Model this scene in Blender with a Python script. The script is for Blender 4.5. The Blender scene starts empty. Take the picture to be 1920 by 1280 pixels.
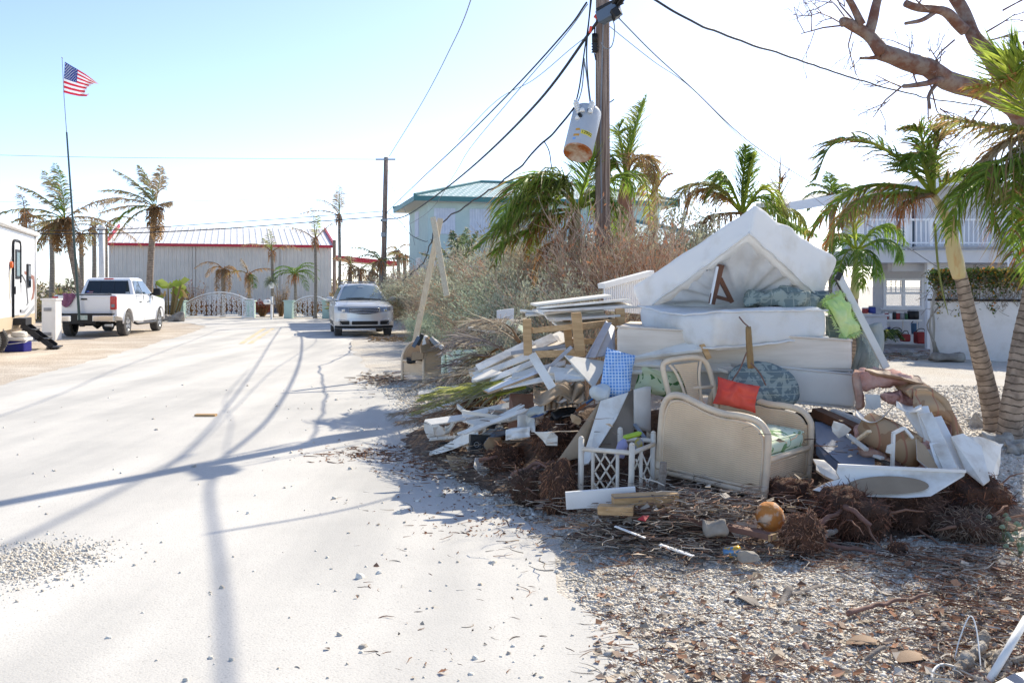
import bpy, math, random
import numpy as np
from mathutils import Vector as V, Matrix, noise
S = bpy.context.scene
R = math.radians
random.seed(7)
# ---------------------------------------------------------------- camera, sky, sun, exposure
F, CH, HY = 1800.0, 1.65, 537.0          # focal length in photo pixels, eye height, horizon row
cam_d = bpy.data.cameras.new('camera'); cam = bpy.data.objects.new('camera', cam_d)
S.collection.objects.link(cam); S.camera = cam
cam.location = (0, 0, CH); cam.rotation_euler = (R(90), 0, 0)
cam_d.sensor_width = 36; cam_d.lens = F / 1920 * 36; cam_d.shift_y = -(640 - HY) / 1920
cam_d.clip_start = 0.05; cam_d.clip_end = 6000
SUN_EL, SUN_AZ = R(38), R(33.5)          # azimuth measured from +Y towards +X
w = bpy.data.worlds.new('World'); S.world = w; w.use_nodes = True
nt = w.node_tree; bg = nt.nodes['Background']
sky = nt.nodes.new('ShaderNodeTexSky'); sky.sky_type = 'NISHITA'; sky.sun_disc = False
sky.sun_elevation = SUN_EL; sky.sun_rotation = SUN_AZ
sky.air_density = 0.5; sky.dust_density = 0.45; sky.ozone_density = 0.35
nt.links.new(sky.outputs[0], bg.inputs[0]); bg.inputs[1].default_value = 0.115
sd = bpy.data.lights.new('sun', 'SUN'); so = bpy.data.objects.new('sun', sd); S.collection.objects.link(so)
sd.energy = 2.25; sd.angle = R(0.5); sd.color = (1, 0.92, 0.76)
sdir = V((math.sin(SUN_AZ) * math.cos(SUN_EL), math.cos(SUN_AZ) * math.cos(SUN_EL), math.sin(SUN_EL)))
so.rotation_euler = sdir.to_track_quat('Z', 'Y').to_euler(); so.location = sdir * 100
S.view_settings.view_transform = 'Standard'; S.view_settings.look = 'None'
S.view_settings.exposure = 1.46; S.view_settings.gamma = 1.0
S.cycles.max_bounces = 6; S.cycles.transparent_max_bounces = 12

# ---------------------------------------------------------------- helpers
def P(px, py, Y): return V(((px - 960) / F * Y, Y, CH - (py - HY) / F * Y))
def G(px, py, z=0.0):
 Y = (CH - z) * F / (py - HY); return V(((px - 960) / F * Y, Y, z))
def rnd(a=0, b=1): return random.uniform(a, b)
class MB:
 def __init__(s): s.v = []; s.f = []; s.m = []; s.c = []; s.usec = False
 def add(s, vs, fs, mi=0, col=None):
  o = len(s.v); s.v += [tuple(v) for v in vs]
  s.f += [tuple(i + o for i in f) for f in fs]; s.m += [mi] * len(fs)
  if col is not None:
   s.usec = True
   if isinstance(col, list): s.c += col
   else: s.c += [col] * len(vs)
  else: s.c += [(1, 1, 1)] * len(vs)
  return s
 def box(s, c, size, rot=None, mi=0, top=None, col=None):
  hx, hy, hz = size[0] / 2, size[1] / 2, size[2] / 2; t = top or (1, 1)
  pts = [V((x * hx * (t[0] if z > 0 else 1), y * hy * (t[1] if z > 0 else 1), z * hz)) for z in (-1, 1) for y in (-1, 1) for x in (-1, 1)]
  if rot is not None: pts = [rot @ p for p in pts]
  c = V(c); return s.add([p + c for p in pts], [(0, 2, 3, 1), (4, 5, 7, 6), (0, 1, 5, 4), (2, 6, 7, 3), (0, 4, 6, 2), (1, 3, 7, 5)], mi, col)
 def bar(s, a, b, wd, th, up=None, mi=0, col=None):
  a, b = V(a), V(b); d = b - a; L = d.length; x = d.normalized(); u = V(up) if up else V((0, 0, 1))
  if abs(x.dot(u)) > .99: u = V((0, 1, 0))
  y = u.cross(x).normalized(); z = x.cross(y)
  m = Matrix((x, y, z)).transposed(); return s.box((a + b) / 2, (L, wd, th), m, mi, col=col)
 def tube(s, path, r, n=6, mi=0, cap=True, col=None):
  path = [V(p) for p in path]; k = len(path)
  if not isinstance(r, (list, tuple)): r = [r] * k
  vs = []; t0 = (path[1] - path[0]).normalized(); u = V((0, 0, 1))
  if abs(t0.dot(u)) > .95: u = V((1, 0, 0))
  u = (u - t0 * u.dot(t0)).normalized()
  for i, p in enumerate(path):
   t = (path[min(i + 1, k - 1)] - path[max(i - 1, 0)])
   t = t.normalized() if t.length > 1e-9 else t0
   u = u - t * u.dot(t); u = u.normalized() if u.length > 1e-6 else t.orthogonal().normalized()
   w_ = t.cross(u)
   for j in range(n):
    a = 2 * math.pi * j / n; vs.append(p + (u * math.cos(a) + w_ * math.sin(a)) * r[i])
  fs = [(i * n + j, i * n + (j + 1) % n, (i + 1) * n + (j + 1) % n, (i + 1) * n + j) for i in range(k - 1) for j in range(n)]
  if cap and n > 2: fs += [tuple(range(n - 1, -1, -1)), tuple((k - 1) * n + j for j in range(n))]
  return s.add(vs, fs, mi, col)
 def slab(s, pts, th, mi=0, off=None, edge=None, emi=None):
  pts = [V(p) for p in pts]; n = len(pts)
  if off is None:
   nr = V((0, 0, 0)); c = sum(pts, V((0, 0, 0))) / n
   for i in range(n): nr += (pts[i] - c).cross(pts[(i + 1) % n] - c)
   off = nr.normalized() * th
  else: off = V(off)
  q = [p + off for p in pts]
  s.add(pts + q, [tuple(range(n - 1, -1, -1)), tuple(range(n, 2 * n))], mi)
  s.add(pts + q, [(i, (i + 1) % n, n + (i + 1) % n, n + i) for i in range(n)], emi if emi is not None else mi)
  return s
 def grid(s, fn, nu, nv, mi=0, closeu=False, colf=None):
  vs = [fn(i / nu, j / nv) for j in range(nv + 1) for i in range(nu + 1)]; W = nu + 1
  fs = [(j * W + i, j * W + i + 1, (j + 1) * W + i + 1, (j + 1) * W + i) for j in range(nv) for i in range(nu)]
  return s.add(vs, fs, mi, [colf(i / nu, j / nv) for j in range(nv + 1) for i in range(nu + 1)] if colf else None)
 def lathe(s, prof, M_=None, n=20, mi=0, cap=True):
  vs = []
  for r, z in prof:
   for j in range(n):
    a = 2 * math.pi * j / n; vs.append(V((r * math.cos(a), r * math.sin(a), z)))
  if M_ is not None: vs = [M_ @ v for v in vs]
  k = len(prof)
  fs = [(i * n + j, i * n + (j + 1) % n, (i + 1) * n + (j + 1) % n, (i + 1) * n + j) for i in range(k - 1) for j in range(n)]
  if cap: fs += [tuple(range(n - 1, -1, -1)), tuple((k - 1) * n + j for j in range(n))]
  return s.add(vs, fs, mi)
 def hexa(s, c8, dims, r=.03, nu=10, nv=10, nw=3, disp=None, mi=0):
  # rounded box mapped on 8 corners (index z*4+y*2+x); dims = metric size
  c8 = [V(c) for c in c8]; D = [d / 2 for d in dims]; r = min(r, min(D) * .98)
  def pr(n, d):
   a = [-d + (2 * d) * i / n for i in range(n + 1)]; e = [-d + r * .35, -d + r, d - r, d - r * .35]
   return sorted(set(a + e))
  ax = [pr(nu, D[0]), pr(nv, D[1]), pr(nw, D[2])]
  def mp(p):
   q = [max(-D[k] + r, min(D[k] - r, p[k])) for k in range(3)]
   d = V([p[k] - q[k] for k in range(3)])
   if d.length > 1e-9:
    n_ = sum(1 for k in range(3) if abs(d[k]) > 1e-9)
    if n_ > 1: d = d.normalized() * r
   p2 = [q[k] + d[k] for k in range(3)]
   t = [(p2[k] / D[k] + 1) / 2 for k in range(3)]; o = V((0, 0, 0))
   for i in range(8):
    wx = t[0] if i & 1 else 1 - t[0]; wy = t[1] if i & 2 else 1 - t[1]; wz = t[2] if i & 4 else 1 - t[2]
    o += c8[i] * (wx * wy * wz)
   if disp: o = o + disp(V(t), o)
   return o
  for k in range(3):
   a, b = [i for i in range(3) if i != k]
   for sg in (-1, 1):
    A, B = ax[a], ax[b]; vs = []
    for vb in B:
     for va in A:
      p = [0, 0, 0]; p[k] = sg * D[k]; p[a] = va; p[b] = vb; vs.append(mp(p))
    W = len(A); fs = [(j * W + i, j * W + i + 1, (j + 1) * W + i + 1, (j + 1) * W + i) for j in range(len(B) - 1) for i in range(W - 1)]
    if (sg < 0) != (k == 1): fs = [f[::-1] for f in fs]
    s.add(vs, fs, mi)
  return s
 def build(s, name, mats, parent=None, smooth=False, merge=False, loc=None, rot=None, bevel=0, seg=2):
  me = bpy.data.meshes.new(name); me.from_pydata(s.v, [], s.f)
  if not isinstance(mats, (list, tuple)): mats = [mats]
  for m in mats: me.materials.append(m)
  if len(mats) > 1: me.polygons.foreach_set('material_index', s.m)
  if s.usec:
   ca = me.color_attributes.new('Col', 'FLOAT_COLOR', 'POINT')
   a = np.ones((len(s.v), 4), dtype=np.float32); a[:, :3] = np.array(s.c, dtype=np.float32); ca.data.foreach_set('color', a.ravel())
  if smooth: me.polygons.foreach_set('use_smooth', [True] * len(s.f))
  me.update()
  if merge:
   import bmesh
   b = bmesh.new(); b.from_mesh(me); bmesh.ops.remove_doubles(b, verts=b.verts, dist=.0004)
   bmesh.ops.recalc_face_normals(b, faces=b.faces); b.to_mesh(me); b.free()
  o = bpy.data.objects.new(name, me); S.collection.objects.link(o)
  if parent: o.parent = parent
  if loc is not None: o.location = loc
  if rot is not None: o.rotation_euler = rot
  if bevel:
   md = o.modifiers.new('b', 'BEVEL'); md.width = bevel; md.segments = seg; md.limit_method = 'ANGLE'; md.angle_limit = R(35)
   md.harden_normals = False
  return o
def tag(o, label, cat, group=None, kind=None):
 if label: o['label'] = label
 if cat: o['category'] = cat
 if group: o['group'] = group
 if kind: o['kind'] = kind
 return o
def thing(name, label, cat, loc=(0, 0, 0), rz=0, group=None, rot=None):
 o = bpy.data.objects.new(name, None); S.collection.objects.link(o); o.empty_display_size = .1
 o.location = loc; o.rotation_euler = rot if rot else (0, 0, rz)
 return tag(o, label, cat, group)
def kids(o): return [c for c in bpy.data.objects if c.parent == o]
def copy_tree(o, label=None, group=None, loc=None, rz=None, scale=None):
 def cp(a, par):
  c = a.copy(); S.collection.objects.link(c)
  if par: c.parent = par
  for ch in kids(a): cp(ch, c)
  return c
 r = cp(o, None)
 if label: r['label'] = label
 if group: r['group'] = group
 if loc is not None: r.location = loc
 if rz is not None: r.rotation_euler = (0, 0, rz)
 if scale is not None: r.scale = (scale,) * 3
 return r
def spline(pts, n):
 pts = [V(p) for p in pts]
 if len(pts) == 2: return [pts[0].lerp(pts[1], i / n) for i in range(n + 1)]
 out = []; k = len(pts) - 1
 for i in range(n + 1):
  t = i / n * k; a = min(int(t), k - 1); u = t - a
  p0 = pts[a - 1] if a else pts[0] * 2 - pts[1]; p1, p2 = pts[a], pts[a + 1]
  p3 = pts[a + 2] if a + 2 <= k else pts[k] * 2 - pts[k - 1]
  out.append(.5 * (2 * p1 + (p2 - p0) * u + (2 * p0 - 5 * p1 + 4 * p2 - p3) * u * u + (3 * p1 - p0 - 3 * p2 + p3) * u ** 3))
 return out
def nz(p, s=1.0, o=0.0): return noise.noise(V((p[0] * s + o, p[1] * s + o * .7, p[2] * s + o * 1.3)))

# ---------------------------------------------------------------- materials
MC = {}
def mat(name, col, rough=.75, col2=None, scale=6, det=4, bump=0, bscale=None, metal=0, spec=.4, stretch=None, contrast=(.35, .65), transl=0, alpha=None, attr=False, coord='Object', trans=0):
 if name in MC: return MC[name]
 m = bpy.data.materials.new(name); m.use_nodes = True; MC[name] = m
 n, l = m.node_tree.nodes, m.node_tree.links; b = n['Principled BSDF']
 b.inputs['Roughness'].default_value = rough; b.inputs['Metallic'].default_value = metal
 b.inputs['Specular IOR Level'].default_value = spec
 b.inputs['Base Color'].default_value = (*col, 1)
 tc = n.new('ShaderNodeTexCoord'); mp = n.new('ShaderNodeMapping'); l.new(tc.outputs[coord], mp.inputs[0])
 if stretch: mp.inputs['Scale'].default_value = stretch
 src = None
 if attr:
  at = n.new('ShaderNodeAttribute'); at.attribute_name = 'Col'; src = at.outputs['Color']; l.new(src, b.inputs['Base Color'])
 if col2 is not None:
  nx = n.new('ShaderNodeTexNoise'); nx.inputs['Scale'].default_value = scale; nx.inputs['Detail'].default_value = det; nx.inputs['Roughness'].default_value = .62
  l.new(mp.outputs[0], nx.inputs['Vector'])
  mr = n.new('ShaderNodeMapRange'); mr.inputs[1].default_value = contrast[0]; mr.inputs[2].default_value = contrast[1]; l.new(nx.outputs[0], mr.inputs[0])
  mx = n.new('ShaderNodeMix'); mx.data_type = 'RGBA'; l.new(mr.outputs[0], mx.inputs[0]); mx.inputs[6].default_value = (*col, 1); mx.inputs[7].default_value = (*col2, 1)
  l.new(mx.outputs[2], b.inputs['Base Color']); src = mx.outputs[2]
 if bump:
  nb = n.new('ShaderNodeTexNoise'); nb.inputs['Scale'].default_value = bscale or scale * 3; nb.inputs['Detail'].default_value = 5
  l.new(mp.outputs[0], nb.inputs['Vector']); bp = n.new('ShaderNodeBump'); bp.inputs['Strength'].default_value = bump; bp.inputs['Distance'].default_value = .02
  l.new(nb.outputs[0], bp.inputs['Height']); l.new(bp.outputs[0], b.inputs['Normal'])
 if transl:
  tr = n.new('ShaderNodeBsdfTranslucent'); ms = n.new('ShaderNodeMixShader'); ms.inputs[0].default_value = transl
  if src: l.new(src, tr.inputs[0])
  else: tr.inputs[0].default_value = (*col, 1)
  l.new(b.outputs[0], ms.inputs[1]); l.new(tr.outputs[0], ms.inputs[2]); l.new(ms.outputs[0], n['Material Output'].inputs[0])
 if alpha is not None: b.inputs['Alpha'].default_value = alpha
 if trans: b.inputs['Transmission Weight'].default_value = trans
 return m
def NODE(m): return m.node_tree.nodes, m.node_tree.links, m.node_tree.nodes['Principled BSDF']
def N(n, t, **k):
 x = n.new(t)
 for a, v in k.items(): setattr(x, a, v)
 return x
def math_(n, l, op, a, b=None, c=None):
 x = n.new('ShaderNodeMath'); x.operation = op
 for i, v in enumerate((a, b, c)):
  if v is None: continue
  if isinstance(v, (int, float)): x.inputs[i].default_value = v
  else: l.new(v, x.inputs[i])
 return x.outputs[0]

m_white = mat('white_paint', (.83, .81, .77), .5, (.72, .69, .63), 3, det=7, bump=.1, contrast=(.5, .75))
m_whitew = mat('white_painted_wood', (.84, .80, .72), .7, (.58, .50, .41), 4, det=8, bump=.3, contrast=(.47, .72))
m_cream = mat('cream_board', (.74, .70, .62), .7, (.62, .56, .47), 3, bump=.1, contrast=(.5, .8))
m_board = mat('gypsum_face', (.72, .67, .60), .85, (.60, .54, .46), 3, bump=.1)
m_gyps = mat('gypsum_white', (.88, .83, .74), .85, (.60, .51, .40), 3.5, det=9, bump=.3, contrast=(.48, .72))
m_brownpaper = mat('brown_paper', (.36, .24, .15), .8, (.27, .17, .1), 4, bump=.15)
m_kraft = mat('kraft_paper', (.40, .24, .13), .6, (.30, .14, .07), 3, bump=.2, stretch=(1, 1, 4))
m_card = mat('cardboard', (.45, .32, .2), .85, (.36, .25, .15), 5, bump=.1)
m_lumber = mat('lumber', (.62, .40, .20), .7, (.45, .27, .12), 4, bump=.15, stretch=(1, 12, 12))
m_lumberp = mat('pale_lumber', (.88, .72, .50), .7, (.74, .56, .35), 4, bump=.1, stretch=(10, 10, 1))
m_darkwood = mat('dark_wood', (.16, .06, .025), .55, (.09, .035, .015), 6, bump=.1)
m_greyw = mat('weathered_wood', (.30, .26, .22), .85, (.19, .15, .12), 5, bump=.4, stretch=(1, 10, 10))
m_redw = mat('red_brown_plank', (.24, .13, .10), .8, (.17, .09, .06), 6, bump=.2)
m_black = mat('black_plastic', (.012, .012, .013), .5)
m_blackm = mat('black_metal', (.02, .02, .022), .45, metal=.3)
m_rubber = mat('tyre_rubber', (.06, .058, .055), .85, (.11, .105, .1), 8, bump=.2)
m_chrome = mat('chrome', (.75, .75, .76), .18, metal=1)
m_alu = mat('alloy', (.55, .56, .58), .35, metal=.8)
m_grey = mat('grey_metal', (.33, .34, .36), .5, (.25, .26, .28), 5, metal=.3)
m_glass = mat('dark_glass', (.012, .016, .02), .06, spec=.8)
m_glassb = mat('tinted_glass', (.05, .08, .11), .05, spec=.9)
m_red = mat('red_lens', (.5, .01, .015), .2, spec=.6)
m_mint = mat('mint_paint', (.50, .66, .58), .7, (.44, .59, .52), 2)
m_wire = mat('cable_black', (.03, .03, .035), .6)
m_wireg = mat('cable_grey', (.22, .23, .25), .6)
m_leaf = mat('palm_leaf', (.1, .15, .04), .5, attr=True, transl=.58, spec=.3)
m_twig = mat('twig', (.1, .1, .1), .85, attr=True, spec=.2)
m_leafs = mat('shrub_leaf', (.1, .1, .1), .7, attr=True, transl=.3, spec=.2)
# ---------------------------------------------------------------- the setting
def gravel_mat(name, c1, c2, c3, sc=60, bump=.6, patch=None):
 m = mat(name, c1, .95, spec=.15); n, l, b = NODE(m); tc = n.new('ShaderNodeTexCoord')
 vo = N(n, 'ShaderNodeTexVoronoi'); vo.inputs['Scale'].default_value = sc; l.new(tc.outputs['Object'], vo.inputs['Vector'])
 no = N(n, 'ShaderNodeTexNoise'); no.inputs['Scale'].default_value = .9; no.inputs['Detail'].default_value = 7; l.new(tc.outputs['Object'], no.inputs['Vector'])
 sep = n.new('ShaderNodeSeparateColor'); l.new(vo.outputs['Color'], sep.inputs[0])
 mx = N(n, 'ShaderNodeMix', data_type='RGBA'); l.new(sep.outputs[0], mx.inputs[0]); mx.inputs[6].default_value = (*c1, 1); mx.inputs[7].default_value = (*c2, 1)
 mr = N(n, 'ShaderNodeMapRange'); mr.inputs[1].default_value = .42; mr.inputs[2].default_value = .68; l.new(no.outputs[0], mr.inputs[0])
 m2 = N(n, 'ShaderNodeMix', data_type='RGBA'); l.new(mr.outputs[0], m2.inputs[0]); l.new(mx.outputs[2], m2.inputs[6]); m2.inputs[7].default_value = (*c3, 1)
 l.new(m2.outputs[2], b.inputs['Base Color'])
 bp = n.new('ShaderNodeBump'); bp.inputs['Strength'].default_value = bump; bp.inputs['Distance'].default_value = .02; bp.invert = True
 l.new(vo.outputs['Distance'], bp.inputs['Height']); l.new(bp.outputs[0], b.inputs['Normal'])
 return m
m_ground = gravel_mat('gravel_ground', (.72, .67, .59), (.54, .50, .44), (.60, .53, .44), 55)
m_gravl = gravel_mat('tan_gravel', (.58, .49, .39), (.40, .33, .26), (.62, .55, .46), 28)
# road: white dusty asphalt
m_road = mat('dusty_road', (.62, .61, .59), .9, spec=.2)
def road_nodes():
 n, l, b = NODE(m_road); tc = n.new('ShaderNodeTexCoord'); mp = n.new('ShaderNodeMapping'); l.new(tc.outputs['Object'], mp.inputs[0])
 mp.inputs['Rotation'].default_value = (0, 0, R(-12)); mp.inputs['Scale'].default_value = (1, .12, 1)
 a = N(n, 'ShaderNodeTexNoise'); a.inputs['Scale'].default_value = 1.3; a.inputs['Detail'].default_value = 8; l.new(mp.outputs[0], a.inputs['Vector'])
 mr = N(n, 'ShaderNodeMapRange'); mr.inputs[1].default_value = .38; mr.inputs[2].default_value = .62; l.new(a.outputs[0], mr.inputs[0])
 p_ = N(n, 'ShaderNodeTexNoise'); p_.inputs['Scale'].default_value = .55; p_.inputs['Detail'].default_value = 9; p_.inputs['Roughness'].default_value = .7; l.new(tc.outputs['Object'], p_.inputs['Vector'])
 tk = math_(n, l, 'MULTIPLY_ADD', p_.outputs[0], 1.1, math_(n, l, 'MULTIPLY_ADD', mr.outputs[0], .5, -.3))
 mx = N(n, 'ShaderNodeMix', data_type='RGBA'); l.new(tk, mx.inputs[0]); mx.clamp_factor = True; mx.inputs[6].default_value = (.46, .445, .415, 1); mx.inputs[7].default_value = (.76, .72, .65, 1)
 c = N(n, 'ShaderNodeTexNoise'); c.inputs['Scale'].default_value = 90; c.inputs['Detail'].default_value = 3; l.new(tc.outputs['Object'], c.inputs['Vector'])
 m2 = N(n, 'ShaderNodeMapRange'); m2.inputs[1].default_value = .25; m2.inputs[2].default_value = .45; l.new(c.outputs[0], m2.inputs[0])
 m3 = N(n, 'ShaderNodeMix', data_type='RGBA'); l.new(m2.outputs[0], m3.inputs[0]); m3.inputs[6].default_value = (.44, .42, .385, 1); l.new(mx.outputs[2], m3.inputs[7])
 l.new(m3.outputs[2], b.inputs['Base Color'])
 bp = n.new('ShaderNodeBump'); bp.inputs['Strength'].default_value = .25; bp.inputs['Distance'].default_value = .01; l.new(c.outputs[0], bp.inputs['Height']); l.new(bp.outputs[0], b.inputs['Normal'])
road_nodes()
def sheet(name, pts, z, m, jag=0, sub=6):
 out = []
 for i in range(len(pts)):
  a, b = V(pts[i]), V(pts[(i + 1) % len(pts)]); k = max(1, min(160, int((b - a).length / .35))) if jag else 1
  nr = V((-(b - a).y, (b - a).x, 0)).normalized()
  for j in range(k):
   p = a.lerp(b, j / k); d = jag * (nz(p, 1.1, 3) * 1.2 + nz(p, 5, 9) * .45)
   q = p + nr * d; q.z = z; out.append(q)
 mb = MB(); mb.add(out, [tuple(range(len(out)))]); o = mb.build(name, m)
 import bmesh
 b = bmesh.new(); b.from_mesh(o.data); bmesh.ops.triangulate(b, faces=b.faces, ngon_method='EAR_CLIP')
 for f in b.faces:
  if f.normal.z < 0: f.normal_flip()
 b.to_mesh(o.data); b.free()
 return o
g = MB(); g.add([(-2500, -40, 0), (2500, -40, 0), (2500, 5000, 0), (-2500, 5000, 0)], [(0, 1, 2, 3)])
tag(g.build('ground', m_ground), 'pale gravel ground running to the horizon', None, kind='structure')
RD = [(1230, 1400), (1175, 1280), (1085, 1110), (1000, 1015), (935, 955), (885, 905), (835, 862), (790, 800), (745, 745), (700, 700), (668, 665), (655, 645), (662, 630), (720, 612), (800, 604)]
RDL = [(800, 597.5), (610, 597.5), (330, 597.0), (60, 597)]
RDB = [(60, 603.5), (250, 603), (340, 604.5), (385, 611), (372, 621), (300, 641), (160, 681), (0, 722), (-330, 820)]
rp = [G(*p) for p in RD] + [G(*p) for p in RDL] + [G(*p) for p in RDB] + [V((-9, -6, 0)), V((3, -6, 0))]
tag(sheet('road', rp, .008, m_road, jag=.16), 'white dusty asphalt road bending away to the left', None, kind='structure')
sp = [G(*p) for p in RDB] + [V((-40, 9, 0)), V((-45, 45, 0))]
tag(sheet('gravel_shoulder', sp, .004, m_gravl, jag=.1), 'tan gravel lot beside the road under the pickup', None, kind='structure')
m_yel = mat('faded_yellow_line', (.72, .52, .24), .9, (.62, .58, .52), 2.2, contrast=(.4, .62), bump=.1)
ym = MB()
for dx in (0, 16):
 a, b = G(452 + dx, 645), G(496 + dx, 616)
 d = (b - a).normalized(); s_ = V((d.y, -d.x, 0)) * .07
 ym.add([a - s_ + V((0, 0, .013)), a + s_ + V((0, 0, .013)), b + s_ + V((0, 0, .013)), b - s_ + V((0, 0, .013))], [(0, 1, 2, 3)])
tag(ym.build('road_marking', m_yel), 'faded double yellow centre line on the road', None, kind='structure')

# concrete patio under the house
m_patio = mat('patio_concrete', (.42, .40, .38), .85, (.33, .29, .27), 2, bump=.1)
pp = MB(); pp.slab([V((4.5, 22.6, 0)), V((20, 20.2, 0)), V((22, 34, 0)), V((4.5, 34, 0))], .03, off=(0, 0, .03)); tag(pp.build('patio', m_patio), 'concrete patio under the white house', None, kind='structure')

# ---------------------------------------------------------------- grey metal building
m_mwall = mat('grey_metal_siding', (.70, .66, .60), .6, (.62, .59, .54), 1.2)
m_mroof = mat('white_metal_roof', (.80, .79, .78), .6, (.70, .69, .68), 2)
m_redtrim = mat('red_trim', (.48, .03, .05), .45)
def metal_building():
 L = 13.3; H = 4.2; D = 7.0; ang = math.atan2(2.3, 8)
 t = thing('metal_building', 'long grey metal warehouse with white ribbed roof and red eave trim', 'building', (-24.4, 58.1, 0), ang)
 mb = MB(); n = 56
 for i in range(n):
  x = i * L / n; w_ = L / n
  for a, b, y0, y1 in ((0, .12, 0, -.04), (.12, .22, -.04, -.04), (.22, .34, -.04, 0), (.34, 1, 0, 0)):
   mb.add([(x + a * w_, y0, 0), (x + b * w_, y1, 0), (x + b * w_, y1, H), (x + a * w_, y0, H)], [(0, 1, 2, 3)])
 mb.add([(0, 0, 0), (0, 14, 0), (0, 14, H), (0, D, 5.6), (0, 0, H)], [(0, 4, 3, 2, 1)]); mb.add([(L, 0, 0), (L, 14, 0), (L, 14, H), (L, D, 5.6), (L, 0, H)], [(0, 1, 2, 3, 4)])
 mb.add([(0, 14, 0), (L, 14, 0), (L, 14, H), (0, 14, H)], [(0, 1, 2, 3)])
 mb.build('wall', m_mwall, t)
 r = MB(); n = 34
 for i in range(n):
  x = -.1 + i * (L + .2) / n; w_ = (L + .2) / n
  for a, b, z0, z1 in ((0, .1, 0, .03), (.1, .24, .03, .03), (.24, .34, .03, 0), (.34, 1, 0, 0)):
   for s0, s1 in (((-.25, H + .02), (D, 5.72)), ((D, 5.72), (14.2, H + .02))):
    r.add([(x + a * w_, s0[0], s0[1] + z0), (x + b * w_, s0[0], s0[1] + z1), (x + b * w_, s1[0], s1[1] + z1), (x + a * w_, s1[0], s1[1] + z0)], [(0, 1, 2, 3)])
 ro = r.build('roof', m_mroof, t)
 e = MB(); e.box((L / 2, -.33, H), (L + .4, .14, .17)); e.bar((-.17, -.33, H + .05), (-.17, D, 5.75), .12, .22); e.bar((L + .17, -.33, H + .05), (L + .17, D, 5.75), .12, .22)
 e.build('eave_trim', m_redtrim, t)
 for x in (4.9, 10.2):
  d = MB(); d.box((x, -.1, H / 2), (.1, .1, H - .1)); d.build('downpipe', m_mwall, t)
 b = MB(); b.box((L / 2, -.05, .25), (L, .06, .5)); b.build('base_trim', mat('dark_base', (.10, .11, .14), .7), t)
 c = MB(); c.add([(L + .3, -.1, 3.4), (L + 4.3, -.1, 3.0), (L + 4.3, 4, 3.0), (L + .3, 4, 3.4)], [(0, 1, 2, 3)])
 c.bar((L + .25, -.25, 3.5), (L + 4.4, -.25, 3.12), .1, .3, mi=1)
 for x in (L + 1.2, L + 4.0): c.bar((x, 0, 0), (x, 0, 3.1), .1, .1, mi=0)
 c.build('carport', [m_mwall, m_redtrim], t)
metal_building()

# ---------------------------------------------------------------- teal house
m_teal = mat('aqua_stucco', (.56, .68, .65), .85, (.50, .62, .60), 1.5)
m_shut = mat('storm_shutter', (.72, .76, .84), .5, (.62, .66, .76), 3)
m_tile = mat('teal_roof_tile', (.25, .42, .40), .5)
def tile_nodes():
 n, l, b = NODE(m_tile); tc = n.new('ShaderNodeTexCoord')
 br = N(n, 'ShaderNodeTexBrick'); mp = n.new('ShaderNodeMapping'); l.new(tc.outputs['UV'], mp.inputs[0]); l.new(mp.outputs[0], br.inputs['Vector'])
 mp.inputs['Scale'].default_value = (1, 1, 1); br.inputs['Scale'].default_value = 1; br.inputs['Brick Width'].default_value = .3; br.inputs['Row Height'].default_value = .38
 br.inputs['Mortar Size'].default_value = .05; br.inputs['Color1'].default_value = (.26, .42, .40, 1); br.inputs['Color2'].default_value = (.36, .50, .47, 1); br.inputs['Mortar'].default_value = (.62, .72, .70, 1)
 l.new(br.outputs[0], b.inputs['Base Color']); bp = n.new('ShaderNodeBump'); bp.inputs['Distance'].default_value = .05; l.new(br.outputs[1], bp.inputs['Height']); l.new(bp.outputs[0], b.inputs['Normal'])
tile_nodes()
m_fasc = mat('dark_teal_fascia', (.07, .20, .20), .5)
m_soff = mat('soffit', (.66, .62, .55), .8)
def setuv(o, ufn):
 me = o.data; uv = me.uv_layers.new(name='UVMap')
 for p in me.polygons:
  nrm = p.normal
  for li in p.loop_indices:
   uv.data[li].uv = ufn(me.vertices[me.loops[li].vertex_index].co, nrm)
def hip_roof(parent, x0, x1, y0, y1, ze, zr, ov=.7, th=.22):
 a, b, c, d = x0 - ov, x1 + ov, y0 - ov, y1 + ov; h = (d - c) / 2
 r1, r2 = (a + h, (c + d) / 2, zr), (b - h, (c + d) / 2, zr)
 mb = MB(); e = [(a, c, ze), (b, c, ze), (b, d, ze), (a, d, ze)]
 mb.add(e + [r1, r2], [(0, 1, 5, 4), (2, 3, 4, 5), (3, 0, 4), (1, 2, 5)])
 o = mb.build('roof', m_tile, parent)
 setuv(o, lambda co, nr: (co.x if abs(nr.y) > abs(nr.x) else co.y, (co.y if abs(nr.y) > abs(nr.x) else co.x) * 1.1))
 f = MB()
 for (p, q) in ((0, 1), (1, 2), (2, 3), (3, 0)):
  A, B = V(e[p]), V(e[q]); f.bar(A - V((0, 0, th / 2 + .003)), B - V((0, 0, th / 2 + .003)), .05, th)
 f.build('fascia', m_fasc, parent)
 s_ = MB(); s_.add([(a + .03, c + .03, ze - th), (b - .03, c + .03, ze - th), (b - .03, d - .03, ze - th), (a + .03, d - .03, ze - th)], [(0, 3, 2, 1)]); s_.build('soffit', m_soff, parent)
 rg = MB()
 for p, q in ((e[0], r1), (e[3], r1), (e[1], r2), (e[2], r2), (r1, r2)): rg.tube([V(p) + V((0, 0, .03)), V(q) + V((0, 0, .03))], .08, 6)
 rg.build('ridge_tiles', m_fasc, parent)
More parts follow.
